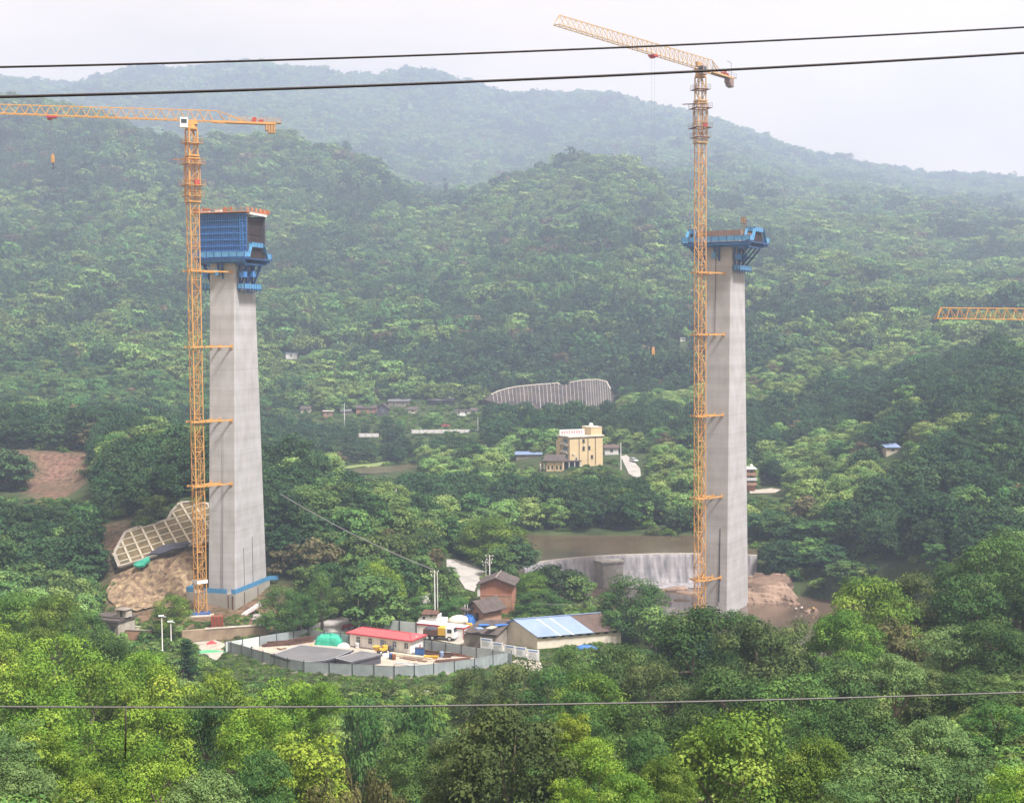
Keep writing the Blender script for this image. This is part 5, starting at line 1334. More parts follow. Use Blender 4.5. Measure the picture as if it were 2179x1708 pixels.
bars('plank_stack', ((858, 1400), (905, 1408)), 0, 12, 8, M['ply'], 'brown boards lying between the pale beams and the grey tubes', 'boards', 0.12, 34, 0.8, 0.2)
for i, (a, c, m, lab) in enumerate([(832, 1402, 'bluedark', 'dark blue barrel beside the white sack in the yard'), (838, 1403.5, 'rust', 'rusty barrel beside the dark blue one'), (940, 1398, 'roofblue', 'pale blue barrel before the rusty bars'), (760, 1378.5, 'galv', 'grey barrel at the wall of the hut')]):
    p = atz(a, c, 0); r = empty('barrel', (p.x, p.y, 0.06), 0, lab, 'barrel'); b = MB(); b.lathe([(0.36, 0), (0.4, 0.05), (0.4, 1.0), (0.36, 1.05), (0.1, 1.06)], 14); b.build('drum', M[m], r); b = MB(); b.lathe([(0.405, 0.5), (0.43, 0.53), (0.405, 0.56)], 14); b.build('hoop', M['post'], r)
for i, (a, c, lab) in enumerate([(880, 1412, 'wooden pallet by the near fence of the yard'), (955, 1391, 'wooden pallet behind the rusty bars'), (600, 1381, 'wooden pallet at the left end of the yard')]):
    p = atz(a, c, 0); r = empty('pallet', (p.x, p.y, 0.07), 0.4*i, lab, 'pallet'); b = MB()
    for k in range(6): b.box((-0.6+0.24*k, 0, 0.3), (0.16, 1.2, 0.05))
    b.build('deck_boards', M['hay'], r); b = MB()
    for k in (-0.5, 0, 0.5): b.box((0, k, 0.13), (1.3, 0.12, 0.28))
    b.build('bearers', M['ply'], r)
def machine(loc, rz):
    r = empty('yard_machine', loc, rz, 'small yellow machine parked before the hut windows', 'machine')
    b = MB(); b.box((0.2, 0, 0.75), (1.7, 1.0, 0.5)); b.box((0.6, 0, 1.2), (0.9, 0.9, 0.6)); b.build('body', M['yelmach'], r, bevel=0.06)
    b = MB(); b.lathe([(0.3, 0.7), (0.75, 1.5), (0.78, 1.55), (0.7, 1.55)], 14, (-1.2, -0.1, 0)); b.build('hopper', M['yelmach'], r)
    b = MB(); b.lathe([(0.32, -0.55), (0.5, -0.4), (0.5, 0.4), (0.32, 0.55)], 14, (1.7, -0.2, 0.7), Matrix.Rotation(PI/2, 3, 'X')); b.build('roller', M['post'], r)
    b = MB(); b.bar((0.9, 0.3, 1.4), (0.9, 0.3, 2.1), 0.07); b.bar((0.9, 0.3, 2.1), (0.3, 0.3, 2.2), 0.3, 0.06); b.build('lever', M['post'], r)
    for x in (-0.5, 0.9):
        for s in (-1, 1): wheel(r, (x, s*0.6, 0.36), 0.36, 0.22)
p = atz(813, 1390, 0); machine((p.x, p.y, 0.06), 0.5)
p = atz(893, 1394, 0); r = empty('tool_crate', (p.x, p.y, 0.06), -0.1, 'dark blue steel crate by the right corner of the hut', 'crate')
b = MB(); b.box((0, 0, 0.75), (1.7, 1.0, 1.2)); b.build('box', M['bluedark'], r, bevel=0.03); b = MB(); b.box((0, 0, 1.4), (1.8, 1.1, 0.1)); b.build('lid', M['darktarp'], r)
b = MB()
for s in (-1, 1): b.box((s*0.6, 0, 0.07), (0.2, 1.0, 0.14))
b.build('skid', M['post'], r)
p = atz(918, 1401.5, 0)
r = empty('yellow_trough', (p.x, p.y, 0.06), -0.12, 'long yellow steel trough lying on the pale yard ground', 'trough')
b = MB(); b.add([(x*s, y*s, z) for s, z in ((0.75, 0.05), (1, 0.55), (0.88, 0.55), (0.65, 0.15)) for x, y in ((-1.4, -0.45), (1.4, -0.45), (1.4, 0.45), (-1.4, 0.45))],
                [(3, 2, 1, 0)]+[(j*4+i, j*4+(i+1) % 4, (j+1)*4+(i+1) % 4, (j+1)*4+i) for j in range(3) for i in range(4)]+[(12, 13, 14, 15)]); b.build('tray', M['yelmach'], r)
p = atz(670, 1378, 0); r = tag(heap('yellow_heap', (p.x-0.6, p.y-0.4, 0), 0.9, 0.7, 0.7, 12, M['yelmach'], 'small yellow cover at the foot of the green tarpaulin', 'cover'))

# mast foundation, skip, walls and steps round the big pier
p = Vector(lc_base)
fo = empty('crane_foundation', (p.x, p.y, p.z), math.radians(10), 'pale stained concrete block carrying the foot of the crane mast', 'foundation')
b = MB(); b.box((-0.3, -0.3, -1.4), (6.6, 5.6, 2.4)); b.build('block', M['pale_conc'], fo, bevel=0.12)
b = MB(); b.box((-0.2, -0.2, -0.08), (4.6, 3.8, 0.22)); b.build('base_frame', M['bluedark'], fo)
p = atz(461, 1334, 0.0); r = empty('rusty_skip', (p.x, p.y+0.6, hz(p.x, p.y+0.6)), math.radians(8), 'rust red steel box standing between crane foot and pile cap', 'steel box')
b = MB(); b.box((0, 0, 1.2), (2.4, 1.8, 2.3)); b.build('box', M['rust'], r, bevel=0.04); b = MB()
for x in (-1.1, -0.4, 0.4, 1.1): b.box((x, -0.93, 1.2), (0.12, 0.08, 2.2))
b.build('rib', M['redpaint'], r)
A, rz, L = frame(atz(388, 1364, 0), atz(566, 1352, 0))
r = empty('retaining_wall', A, rz, 'long low tan wall below the pile cap and crane foot', 'wall')
b = MB(); b.box((L/2, 0.4, 0.95), (L, 0.8, 2.3)); b.build('wall', mat('tan_wall', (0.31, 0.24, 0.17), (0.20, 0.15, 0.11), 0.35, 0.95), r); b = MB(); b.box((L*0.62, 0.5, 2.14), (L*0.7, 1.2, 0.12)); b.build('coping', M['pale_conc'], r)
def steps():
    A = atz(507, 1313, -0.6); B = atz(556, 1280, 2.6); c = A; r = empty('stair', c, 0, 'pale concrete steps climbing along the right side of the pile cap', 'steps')
    b = MB(); n = 14; d = B-A; u = Vector((d.x, d.y, 0)).normalized(); s = Vector((u.y, -u.x, 0))
    for i in range(n):
        q = d*(i/n)+Vector((0, 0, -0.5)); e = u*(math.hypot(d.x, d.y)/n)
        b.add([q-s*0.7, q+s*0.7, q+e+s*0.7, q+e-s*0.7]+[v+Vector((0, 0, 0.75)) for v in (q-s*0.7, q+s*0.7, q+e+s*0.7, q+e-s*0.7)], [(3, 2, 1, 0), (4, 5, 6, 7), (0, 1, 5, 4), (1, 2, 6, 5), (2, 3, 7, 6), (3, 0, 4, 7)])
    b.build('tread', M['sack'], r)
steps()
for i, (a, c, s) in enumerate([(548, 1306, 0.9), (560, 1310, 1.1), (540, 1314, 0.7)]):
    p = atz(a, c, 0.6); boulder((p.x, p.y, hz(p.x, p.y)+0.2), (s, s*.8, s*.6), i+30, ['pale stone nearest the steps by the pile cap', 'larger pale stone right of the pile cap steps', 'small pale stone below the pile cap steps'][i], m='stone')
p = atz(452, 1364, 0); heap('red_bundle', (p.x, p.y-0.8, hz(p.x, p.y)), 1.1, 0.6, 0.6, 21, M['redpaint'], 'red bundle on the ground before the low tan wall', 'bundle')
p = atz(446, 1386, 0); heap('green_net_pile', (p.x, p.y, hz(p.x, p.y)), 3.4, 1.3, 0.35, 22, M['greennet'], 'pale green netting spread left of the fence corner', 'net')

# derelict house and things round it
A, rz, L = frame(atz(190, 1354, 0.6), atz(251, 1360, 0.6))
r = empty('derelict_house', A, rz, 'grimy flat-roofed derelict house with empty window holes below the rock cut', 'house')
D = 5.5; gz = hz(A.x+3, A.y+2); r.location.z = min(A.z, gz)
H = at(220, 1318, A.y).z-r.location.z
walls(r, L, D, H, M['grime'], t0=1.0)
b = MB(); b.box((L/2, D/2, H+0.2), (L+0.8, D+0.8, 0.4)); b.box((L/2, D/2-0.3, H+0.55), (L+0.2, D*0.5, 0.3)); rf = b.build('roof', M['rooftile'], r)
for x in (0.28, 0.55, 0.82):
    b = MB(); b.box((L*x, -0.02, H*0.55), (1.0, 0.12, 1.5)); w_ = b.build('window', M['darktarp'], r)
b = MB(); b.box((L+0.02, D*0.5, H*0.5), (0.08, D*0.95, H)); b.build('pale_side', M['pale_conc'], r)  # right side face, paler than the front wall
b = MB(); b.box((L*0.82, D*0.5, H+1.35), (0.75, 1.8, 1.5)); b.box((L*1.03, D*0.5, H+1.35), (0.9, 1.8, 1.5)); b.box((L*0.93, D*0.5+0.5, H+1.3), (0.9, 0.8, 1.4)); b.build('rooftop_room', M['pale_conc'], r)
b = MB(); b.box((L*0.93, D*0.5-0.2, H+2.16), (2.7, 2.4, 0.16)); b.build('rooftop_slab', M['grime'], r)
bars('log_pile', ((268, 1344), (322, 1350)), 0, 16, 8, M['hay'], 'stripped logs piled on the bank right of the derelict house', 'logs', 0.2, 8, 1.9, 1.6)
p = atz(321, 1350, 0); r = empty('blue_drum', (p.x, p.y, hz(p.x, p.y)), 0, 'pale blue drum between the log pile and the light green tree', 'drum')
b = MB(); b.lathe([(0.62, 0), (0.66, 0.05), (0.66, 1.45), (0.6, 1.5), (0.1, 1.52)], 16); b.build('barrel', M['roofblue'], r)
b = MB()
for z in (0.45, 0.95): b.lathe([(0.67, z), (0.7, z+0.03), (0.67, z+0.06)], 16)
b.build('hoop', M['bluelight'], r)
A, rz, L = frame(atz(268, 1362, 0), atz(322, 1364, 0)); r = empty('brown_wall', A, rz, 'dark brown earth-stained wall under the log pile', 'wall')
b = MB(); b.box((L/2, 0.3, 0.8), (L, 0.6, 2.6)); b.build('wall', M['brickold'], r); b = MB(); b.box((L/2, 0.3, 2.15), (L+0.2, 0.8, 0.12)); b.build('coping', M['grime'], r)

def lamp(vx, vt, vb, label):
    p = hit(vx, vb, 180, 300); top = at(vx, vt, p.y); H = top.z-p.z
    r = empty('street_lamp', p, 0.3, label, 'street lamp', 'white street lamps below the pier crane')
    b = MB(); b.tube([(0, 0, -0.3), (0, 0, H*0.5), (0, 0, H)], [0.13, 0.11, 0.08], 10); b.lathe([(0.22, 0), (0.22, 0.25), (0.14, 0.35)], 10); b.build('pole', M['white'], r)
    b = MB(); b.bar((-0.5, 0, H-0.05), (0.45, 0, H+0.05), 0.07); b.build('arm', M['galv'], r)
    b = MB(); b.box((-0.1, 0, H+0.14), (1.0, 0.6, 0.07), M=Matrix.Rotation(0.25, 3, 'X')); b.build('solar_panel', M['fencelt'], r)
    b = MB(); b.box((0.6, 0, H-0.1), (0.45, 0.22, 0.08)); b.build('lamp_head', M['galv'], r)
lamp(345.6, 1311, 1386, 'taller white street lamp in front of the light green oval tree')
lamp(364.5, 1323, 1384, 'shorter white street lamp right beside the taller one')

# brick house, cottage, ruin
A, rz, L = frame(at(1022, 1291, 284), at(1089.7, 1292, 283))
r = empty('brick_house', A, rz, 'two-storey red brick house with a hipped-looking grey tile roof beside the upper road', 'house')
Hh = at(1022, 1242, 284).z-A.z; D = 7.0
walls(r, L, D, Hh, M['brick'], 1.25, 'y', t0=1.5)
rf = gable_roof(r, L, D, Hh, 1.3, M['rooftile'], 'y', 0.75, 0.2)
b = MB(); b.bar((L/2, -0.6, Hh+1.62), (L/2, D+0.6, Hh+1.62), 0.3, 0.14); b.build('ridge_tile', M['grime'], rf)
b = MB(); b.box((L/2, -0.04, Hh*0.52), (L, 0.1, 0.22)); b.build('floor_band', M['brickold'], r)
b = MB(); b.box((L/2, -0.012, Hh*0.25), (L-0.02, 0.03, Hh*0.48)); b.build('lower_render', M['brickold'], r)
window(r, L*0.45, Hh*0.18, 1.3, 1.2, 'f', fm=M['grime'], pm=M['glass'])
b = MB(); b.box((-0.3, 0.5, Hh*0.62), (0.6, 1.4, 1.5)); b.build('balcony', M['sack'], r)
A, rz, L = frame(at(996, 1318, 274), at(1040, 1320, 273))
r = empty('tiled_cottage', A, rz-0.55, 'low brick cottage with a dark sagging tiled roof in front of the two-storey house', 'house')
Hh = at(1010, 1292, 274).z-A.z
walls(r, L, 5.5, Hh, M['brickold'], 1.5, 'y', t0=1.0); rf = gable_roof(r, L, 5.5, Hh, 1.6, M['rooftile'], 'y', 0.8, 0.22)
door(r, L*0.62, 0.9, 1.9); b = MB()
for s in (0.03, 0.2): b.tube([(L*s, -1.0, 0), (L*s, -1.0, Hh+0.9)], 0.06, 8)
b.build('flue', M['white'], r); b = MB(); b.slab([(-0.9, -1.7, Hh-0.15), (L*0.4, -1.7, Hh-0.15), (L*0.4, 0.2, Hh+0.35), (-0.9, 0.2, Hh+0.35)], 0.15); b.build('porch_roof', M['rooftile'], r)
A, rz, L = frame(atz(890, 1330, 0.3), atz(931, 1332, 0.3))
r = empty('roofless_hut', A, rz, 'small white ruined hut with a brown roof edge above the container', 'ruin')
b = MB(); b.add([(0, 0, -.3), (L, 0, -.3), (L, 0, 2.2), (L*0.8, 0, 2.5), (L*0.72, 0, 1.9), (L*0.62, 0, 1.9), (L*0.6, 0, 2.6), (L*0.3, 0, 2.5), (0, 0, 1.3)]+[(0, .3, -.3), (L, .3, -.3), (L, .3, 2.2), (L*0.8, .3, 2.5), (L*0.72, .3, 1.9), (L*0.62, .3, 1.9), (L*0.6, .3, 2.6), (L*0.3, .3, 2.5), (0, .3, 1.3)],
    [tuple(range(9)), tuple(range(17, 8, -1))]+[(i, 9+i, 9+(i+1) % 9, (i+1) % 9) for i in range(9)]); b.box((L-0.16, 1.8, 0.95), (0.3, 3.0, 2.4)); b.box((0.2, 1.8, 0.5), (0.3, 3.0, 1.5)); b.build('wall', M['sack'], r)
b = MB(); b.slab([(L*0.15, -0.3, 2.45), (L*1.02, -0.3, 2.55), (L*1.0, 1.6, 3.0), (L*0.2, 1.6, 3.1)], 0.2); b.build('roof', M['rebar'], r)
b = MB(); b.box((L*0.3, -0.03, 1.7), (0.5, 0.1, 0.5)); b.build('window', M['darktarp'], r)

# warehouse
A, rz, L = frame(atz(1053, 1364, 0), atz(1143.5, 1380.5, 0))
ridge_far = atz(1274, 1284, 7.0)
wh = empty('warehouse', A, rz, 'long cream warehouse with a pale blue roof that turns brown at the far end', 'warehouse')
d = Vector((ridge_far.x-(A.x+math.cos(rz)*L/2), ridge_far.y-(A.y+math.sin(rz)*L/2), 0))
# the shed runs away from its gable front along d (a slightly skewed plan)
R_ = Matrix.Rotation(-rz, 3, 'Z'); dl = R_ @ d; DL = dl.length; ud = dl/DL
eh = 2.7; gh = 2.35
def wp(x, y, z): return Vector((x, 0, z))+ud*y
F = [wp(0, 0, -0.5), wp(L, 0, -0.5), wp(L, 0, eh), wp(L/2, 0, eh+gh), wp(0, 0, eh)]; Bk = [v+ud*DL for v in F]
b = MB(); b.add(F+Bk, [(0, 1, 2, 3, 4), (9, 8, 7, 6, 5), (1, 6, 7, 2), (5, 0, 4, 9), (0, 5, 6, 1), (2, 7, 8, 3), (3, 8, 9, 4)]); b.build('wall', M['cream'], wh)
def roof_strip(y0, y1, m, name, x0=0.0, lift=0.0, side=1):
    ex = L+0.7 if side > 0 else -0.7; k = gh/(L/2); b = MB(); e = eh+0.1-k*0.7+lift
    q = [wp(L/2, y0, eh+gh+0.1+lift), wp(ex, y0, e), wp(ex, y1, e), wp(L/2, y1, eh+gh+0.1+lift)]
    b.slab(q, 0.1); return b.build(name, m, wh)
fr = 0.64
roof_strip(-0.5, DL*0.235, M['roofblue'], 'roof_sheet'); roof_strip(DL*0.25, DL*0.385, M['roofblue'], 'roof_sheet'); roof_strip(DL*0.40, DL*fr, M['roofblue'], 'roof_sheet')
roof_strip(DL*fr+0.02, DL+0.5, M['roofbrown'], 'tiled_roof')
roof_strip(-0.5, DL*0.5, M['bluetarp'], 'roof_sheet', side=-1); roof_strip(DL*0.5+0.02, DL+0.5, M['roofbrown'], 'tiled_roof', side=-1)
roof_strip(DL*0.228, DL*0.258, M['sack'], 'rooflight', lift=-0.05); roof_strip(DL*0.375, DL*0.41, M['sack'], 'rooflight', lift=-0.05)
b = MB(); b.bar(wp(L/2, -0.5, eh+gh+0.16), wp(L/2, DL+0.4, eh+gh+0.16), 0.4, 0.1); b.build('ridge_cap', M['roofblue'], wh)
for k in range(9):
    y = DL*(0.06+0.105*k); b = MB(); q = wp(L+0.01, y, eh-0.5); b.bar(q, q+ud*0.9, 0.06, 0.5); b.build('window', M['glass'], wh)
b = MB()
for x in (0.3, 0.62): b.box((L*x, -0.03, 1.5), (0.12, 0.08, 3.2))
b.build('wall_pilaster', M['hay'], wh)
# lean-to roof of dark sheets left of the warehouse
p = atz(1000, 1342, 3.0)
r = empty('leanto_shed', (p.x, p.y, 0), 0, 'untidy lean-to left of the warehouse, its dark roof weighted with boards and blue sheets', 'shed')
o0 = Vector((p.x, p.y, 0)); q4 = [atz(a, c, z)-o0 for a, c, z in [(986, 1344, 3.0), (1058, 1351, 2.9), (1092, 1318, 4.6), (1020, 1318, 4.6)]]
b = MB(); b.slab(q4, 0.15); b.build('roof', M['rooftile'], r)
b = MB(); b.prism([(v.x*0.93, v.y*0.95+0.3) for v in q4], -0.1, [v.z-0.5 for v in q4]); b.build('wall', M['grime'], r)
for i, (a, c, m, w) in enumerate([(1030, 1330, 'bluetarp', 2.0), (1066, 1330, 'bluetarp', 2.6), (1046, 1336, 'hay', 2.2), (1076, 1322, 'rust', 2.8), (1020, 1338, 'roofblue', 1.6), (1052, 1324, 'rust', 2.4)]):
    v = atz(a, c, 3.95)-o0; b = MB(); b.box((v.x, v.y, v.z+0.1+0.02*i), (w, 1.3, 0.12), 0.5*i); b.build('roof_board', M[m], r)
p = atz(1003, 1344, 0); heap('covered_heap', (p.x-0.6, p.y+5.2, 0), 2.4, 1.8, 2.4, 31, M['bluetarp'], 'blue tarpaulin heap behind the cream mixer drum', 'tarpaulin', flat=1.6)
A, rz, L2 = frame(atz(1016, 1366, 0), atz(1053, 1371, 0)); r = empty('awning', A, rz, 'pale awning over a dark bay at the left corner of the warehouse', 'awning')
b = MB(); b.slab([(-0.4, -0.6, 2.15), (L2, -0.6, 2.15), (L2, 2.5, 2.9), (-0.4, 2.5, 2.9)], 0.12); b.build('roof', M['hay'], r); b = MB(); b.box((L2/2, 1.8, 1.0), (L2, 0.1, 2.0)); b.build('back_panel', M['darktarp'], r)
b = MB()
for x in (0, L2-0.1): b.box((x, -0.4, 1.0), (0.1, 0.1, 2.1))
b.build('post', M['galv'], r)
p = atz(1246, 1372, 1.0); heap('blue_cover', (p.x, p.y, hz(p.x, p.y)), 2.2, 0.8, 0.7, 33, M['bluetarp'], 'blue cover lying in the weeds below the warehouse side wall', 'tarpaulin')

# hotel, annex, car
hc = at(1210.7, 992, 512); RZH = math.radians(27)
ht = empty('hotel', hc, RZH, 'yellow four-storey building with a white sign on its roof', 'building')
L, D = 15.4, 8.8; H = at(1210.7, 931, 512).z-hc.z
walls(ht, L, D, H, M['yellowwall'], t0=3.0)
b = MB(); b.box((L/2, D/2, H+0.25), (L+0.9, D+0.9, 0.5)); b.build('cornice', M['cream'], ht)
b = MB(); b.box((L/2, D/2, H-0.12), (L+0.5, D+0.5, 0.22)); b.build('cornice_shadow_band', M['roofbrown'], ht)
b = MB(); b.box((L-2.6, D*0.45, H+2.0), (5.0, D*0.8, 3.2)); st = b.build('stair_tower', M['yellowwall'], ht)
b = MB(); b.box((L-2.6, D*0.45, H+3.65), (5.3, D*0.8+0.3, 0.15)); b.build('tower_slab', M['cream'], st)
b = MB(); b.ellip((L-3.3, D*0.4, H+4.4), (0.85, 0.85, 0.75), 14, 8); b.box((L-3.3, D*0.4, H+3.9), (1.2, 1.2, 0.3)); b.build('water_tank', M['white'], ht, smooth=True)
for x in (0.12, 4.6, 8.6, 12.0): 
    b = MB(); b.box((x, -0.06, H/2-0.3), (0.26, 0.14, H-0.6)); b.build('drain_pipe', M['roofbrown'], ht)
for x, z in ((6.6, H-2.2), (6.6, H-5.2), (9.2, H-5.0), (3.3, H-9.0), (10.4, H-8.6)): window(ht, x, z, 0.95, 1.3, 'f', fm=M['roofbrown'] if x > 5 else M['white'], pm=M['glass'])
b = MB(); b.box((6.9, -0.2, H-3.4), (0.7, 0.4, 0.5)); b.box((2.0, -0.2, H-6.5), (0.8, 0.4, 0.5)); b.build('air_conditioner', M['galv'], ht)
for k in range(3):
    z = H-2.9-3.05*k
    b = MB(); b.box((-0.55, D*0.30, z), (1.1, D*0.55, 0.14)); b.box((-1.08, D*0.30, z+0.5), (0.08, D*0.55, 0.9)); b.build('balcony', M['cream'], ht)
    window(ht, D*0.3, z+0.15, 3.2, 2.0, 'l', D=D, fm=M['roofbrown'], pm=M['blueglass'], sill=False)
b = MB(); b.box((-0.5, D*0.8, H*0.5-1.0), (1.0, D*0.35, H-1.0)); b.build('side_wing', M['yellowwall'], ht)
# roof sign: white board with a row of red strokes (too far off to read)
sg0 = at(1190.5, 921, 512.5); sg1 = at(1243.5, 922.5, 516)
A, rz, Ls = frame(sg0, sg1); sgn = empty('roof_sign', (A.x, A.y, hc.z+H+0.5), rz, 'long white signboard with red characters on the yellow building roof', 'sign')
b = MB(); b.box((Ls/2, 0, 1.5), (Ls, 0.25, 2.2)); b.build('board', M['white'], sgn)
b = MB(); rr = random.Random(9); nch = 9; cw = Ls*0.88/nch
for i in range(nch):
    x0 = Ls*0.06+i*cw
    for k in range(3): b.box((x0+cw*0.42, -0.14, 0.98+k*0.5), (cw*rr.uniform(0.5, 0.8), 0.03, 0.16))
    for k in range(2): b.box((x0+cw*(0.25+0.36*k+rr.uniform(-.05, .05)), -0.141, 1.48), (0.15, 0.03, rr.uniform(0.8, 1.15)))
b.build('lettering', M['signred'], sgn)
b = MB()
for x in np.linspace(0.4, Ls-0.4, 5): b.box((x, 0.3, 0.4), (0.12, 0.12, 1.2)); b.bar((x, 0.3, 1.8), (x, 1.6, 0.0), 0.1)
b.build('support', M['galv'], sgn)
A, rz, L = frame(at(1162, 1003, 503), at(1197, 1004, 502)); r = empty('annex', A, rz, 'low yellow annex with four arched windows beside the yellow building', 'building')
Hh = at(1162, 980, 503).z-A.z; walls(r, L, 6, Hh, M['yellowwall'], t0=2.0)
b = MB(); b.slab([(-1.2, -0.7, Hh), (L+0.6, -0.7, Hh), (L+0.6, 6.5, Hh+1.8), (-1.2, 6.5, Hh+1.8)], 0.2); b.build('roof', M['rooftile'], r)
for x in (0.15, 0.38, 0.66, 0.88):
    b = MB(); w = 0.7; x_ = L*x; pts = [(x_-w/2, 0.9), (x_+w/2, 0.9)]+[(x_+w/2*math.cos(a), 2.0+w/2*math.sin(a)) for a in np.linspace(0, PI, 7)]
    b.add([(a, -0.05, z) for a, z in pts]+[(a, 0.1, z) for a, z in pts], [tuple(range(len(pts)))]+[(i, len(pts)+i, len(pts)+(i+1) % len(pts), (i+1) % len(pts)) for i in range(len(pts))]); b.build('window', M['glass'], r)
b = MB()
for x in (0.02, 0.52, 0.98): b.box((L*x, -0.05, Hh/2), (0.22, 0.14, Hh)); 
b.build('pilaster', M['brickold'], r)
A, rz, L = frame(at(1198, 1001, 506), at(1236, 1001, 507)); r = empty('porch', A, rz, 'dark open porch with pale columns at the foot of the yellow building', 'porch')
b = MB(); b.box((L/2, 1.5, 3.5), (L+0.6, 3.6, 0.35)); b.build('roof', M['rooftile'], r); b = MB(); b.box((L/2, 3.0, 1.4), (L, 0.2, 4.0)); b.build('back_wall', M['slate'], r)
b = MB()
for x in np.linspace(0.2, L-0.2, 4): b.box((x, 0, 1.4), (0.3, 0.3, 4.0))
b.build('column', M['galv'], r)
def mini_house(x0, x1, yb, Y, hpx, wall, roof, label, kind='gable', D=5.0, g=1.3, ridge='x', cat='house', wins=2, rot=0.0, over=0.5, dark=False):
    g_ = hit((x0+x1)/2, yb, max(300, Y-170), Y+200); Y = min(max(g_.y, Y-160), Y+160)
    A, rz, L = frame(at(x0, yb, Y), at(x1, yb, Y)); A.z = at((x0+x1)/2, yb, Y).z; H = hpx/pxm(Y)
    KEEPDYN.append((x0-5, yb-hpx-8, x1+5, yb+3, Y+3))
    r = empty('small_house' if cat == 'house' else cat.replace(' ', '_'), A, rz+rot, label, cat)
    if kind == 'gable': walls(r, L, D, H, M[wall], g, ridge, t0=4.0); gable_roof(r, L, D, H, g, M[roof], ridge, over, 0.2)
    elif kind == 'flat':
        walls(r, L, D, H, M[wall], t0=4.0); b = MB(); b.box((L/2, D/2, H+0.16), (L+2*over, D+2*over, 0.3)); b.build('roof', M[roof], r)
    elif kind == 'mono':
        walls(r, L, D, H, M[wall], t0=4.0); b = MB(); b.slab([(-over, -over, H+0.15), (L+over, -over, H+0.15), (L+over, D+over, H+0.15+g), (-over, D+over, H+0.15+g)], 0.2); b.build('roof', M[roof], r)
        b = MB(); b.box((L/2, D*0.75, H+g*0.3), (L*0.98, 0.2, g*0.8)); b.build('clerestory', M['slate'], r)
    for i in range(wins): window(r, L*(i+0.6)/(wins+0.2), H*0.42, min(1.2, L/(wins+1.5)), min(1.3, H*0.4), 'f', fm=M['galv'], pm=M['glass'], sill=False)
    return r, L, H
mini_house(1098, 1152, 975, 520, 8, 'grime', 'roofblue', 'shed with a pale blue sheet roof left of the yellow building', 'mono', D=6, g=0.7, cat='shed', wins=1)
mini_house(1287, 1316, 968, 520, 15, 'sack', 'roofbrown', 'small white-walled house right of the yellow building', 'gable', D=6, g=1.0, wins=1)
# houses along the far road
mini_house(826, 870, 866, 695, 12, 'grime', 'roofgrey', 'grey house with a flat white-edged roof and a turquoise sheet, left of the long shed', 'mono', D=7, g=1.0)
mini_house(912, 962, 862, 700, 10, 'slate', 'roofgrey', 'long dark shed under a pale grey sheet roof by the far road', 'mono', D=9, g=1.1, cat='shed', wins=1, over=1.0)
mini_house(967, 1001, 885, 690, 11, 'white', 'rooftile', 'white house with a small upper room beside the far road', 'flat', D=6)
mini_house(758, 800, 880, 692, 12, 'brickold', 'rooftile', 'brown brick house half hidden by trees on the far road', 'gable', D=6, ridge='x')
mini_house(802, 826, 884, 690, 16, 'slate', 'rooftile', 'grey steep-gabled house between the brick house and the grey one', 'gable', D=6, ridge='y', g=2.4, wins=1)
mini_house(688, 708, 888, 692, 13, 'brickold', 'cream', 'small tan house at the left end of the far row', 'flat', D=5, wins=1)
mini_house(608, 631, 764, 825, 13, 'sack', 'roofblue', 'lone pale house with a light blue flat roof high on the hillside', 'flat', D=6, wins=1)
mini_house(1448, 1458, 726, 900, 7, 'white', 'sack', 'tiny white hut on the hillside left of the river crane', 'flat', D=3, wins=1)
mini_house(1886, 1914, 966, 560, 14, 'hay', 'roofblue', 'tan shed with a pale blue roof deep in the right-hand woods', 'mono', D=6, g=0.9, cat='shed', wins=1)
mini_house(868, 888, 880, 692, 9, 'cream', 'rooftile', 'small cream house between the grey house and the long shed', 'gable', D=5, wins=1)
mini_house(725, 745, 884, 692, 9, 'grime', 'roofgrey', 'small grey house between the tan and the brown brick ones', 'mono', D=5, g=0.8, wins=1)
mini_house(1002, 1014, 880, 690, 7, 'sack', 'rooftile', 'tiny white outhouse right of the white house on the far road', 'gable', D=4, wins=1)
mini_house(640, 660, 878, 700, 8, 'cream', 'rooftile', 'cream cottage hidden among trees right of the big pier', 'gable', D=5, wins=1)
r, L, H = mini_house(1586, 1607, 1046, 478, 48, 'brick', 'galv', 'narrow brown brick house showing beside the right edge of the river pier', 'flat', D=7, wins=0, over=0.6)
for k in range(3):
    b = MB(); b.box((L/2, -0.5, H*(0.3+0.22*k)), (L+0.9, 1.2, 0.2)); b.box((L/2, -1.05, H*(0.3+0.22*k)+0.5), (L+0.9, 0.1, 0.9)); b.build('balcony', M['brickold'] if k != 1 else M['galv'], r)
    window(r, L*0.62, H*(0.3+0.22*k)+0.2, 1.3, 1.4, 'f', fm=M['galv'])
b = MB(); b.lathe([(0.5, H+0.3), (0.5, H+1.5), (0.1, H+1.7)], 12, (L*0.7, 2, 0)); b.build('water_tank', M['white'], r)
for k, (x0, x1, y0, y1, Y, lab) in enumerate([(764, 806, 929, 924, 672, 'short white roadside wall in the middle of the far road'), (876, 1020, 921, 916, 676, 'long white roadside wall at the right end of the far road'), (686, 722, 937, 935, 668, 'broken white roadside wall at the left end of the far road')]):
    A, rz, L = frame(at(x0, y0, Y), at(x1, y1, Y)); zz = at((x0+x1)/2, (y0+y1)/2, Y).z
    r = empty('roadside_wall', (A.x, A.y, zz), rz, lab, 'wall'); b = MB(); n = max(3, int(L/3.5))
    for i in range(n): b.box((L*(i+0.5)/n, 0, 0.2), (L/n*(0.97 if k != 2 else 0.7), 0.4, 1.8))
    b.build('wall', M['sack'], r); b = MB()
    for i in range(n): b.box((L*i/n, 0, 0.25), (0.35, 0.5, 2.4))
    b.build('pier', M['pale_conc'], r)
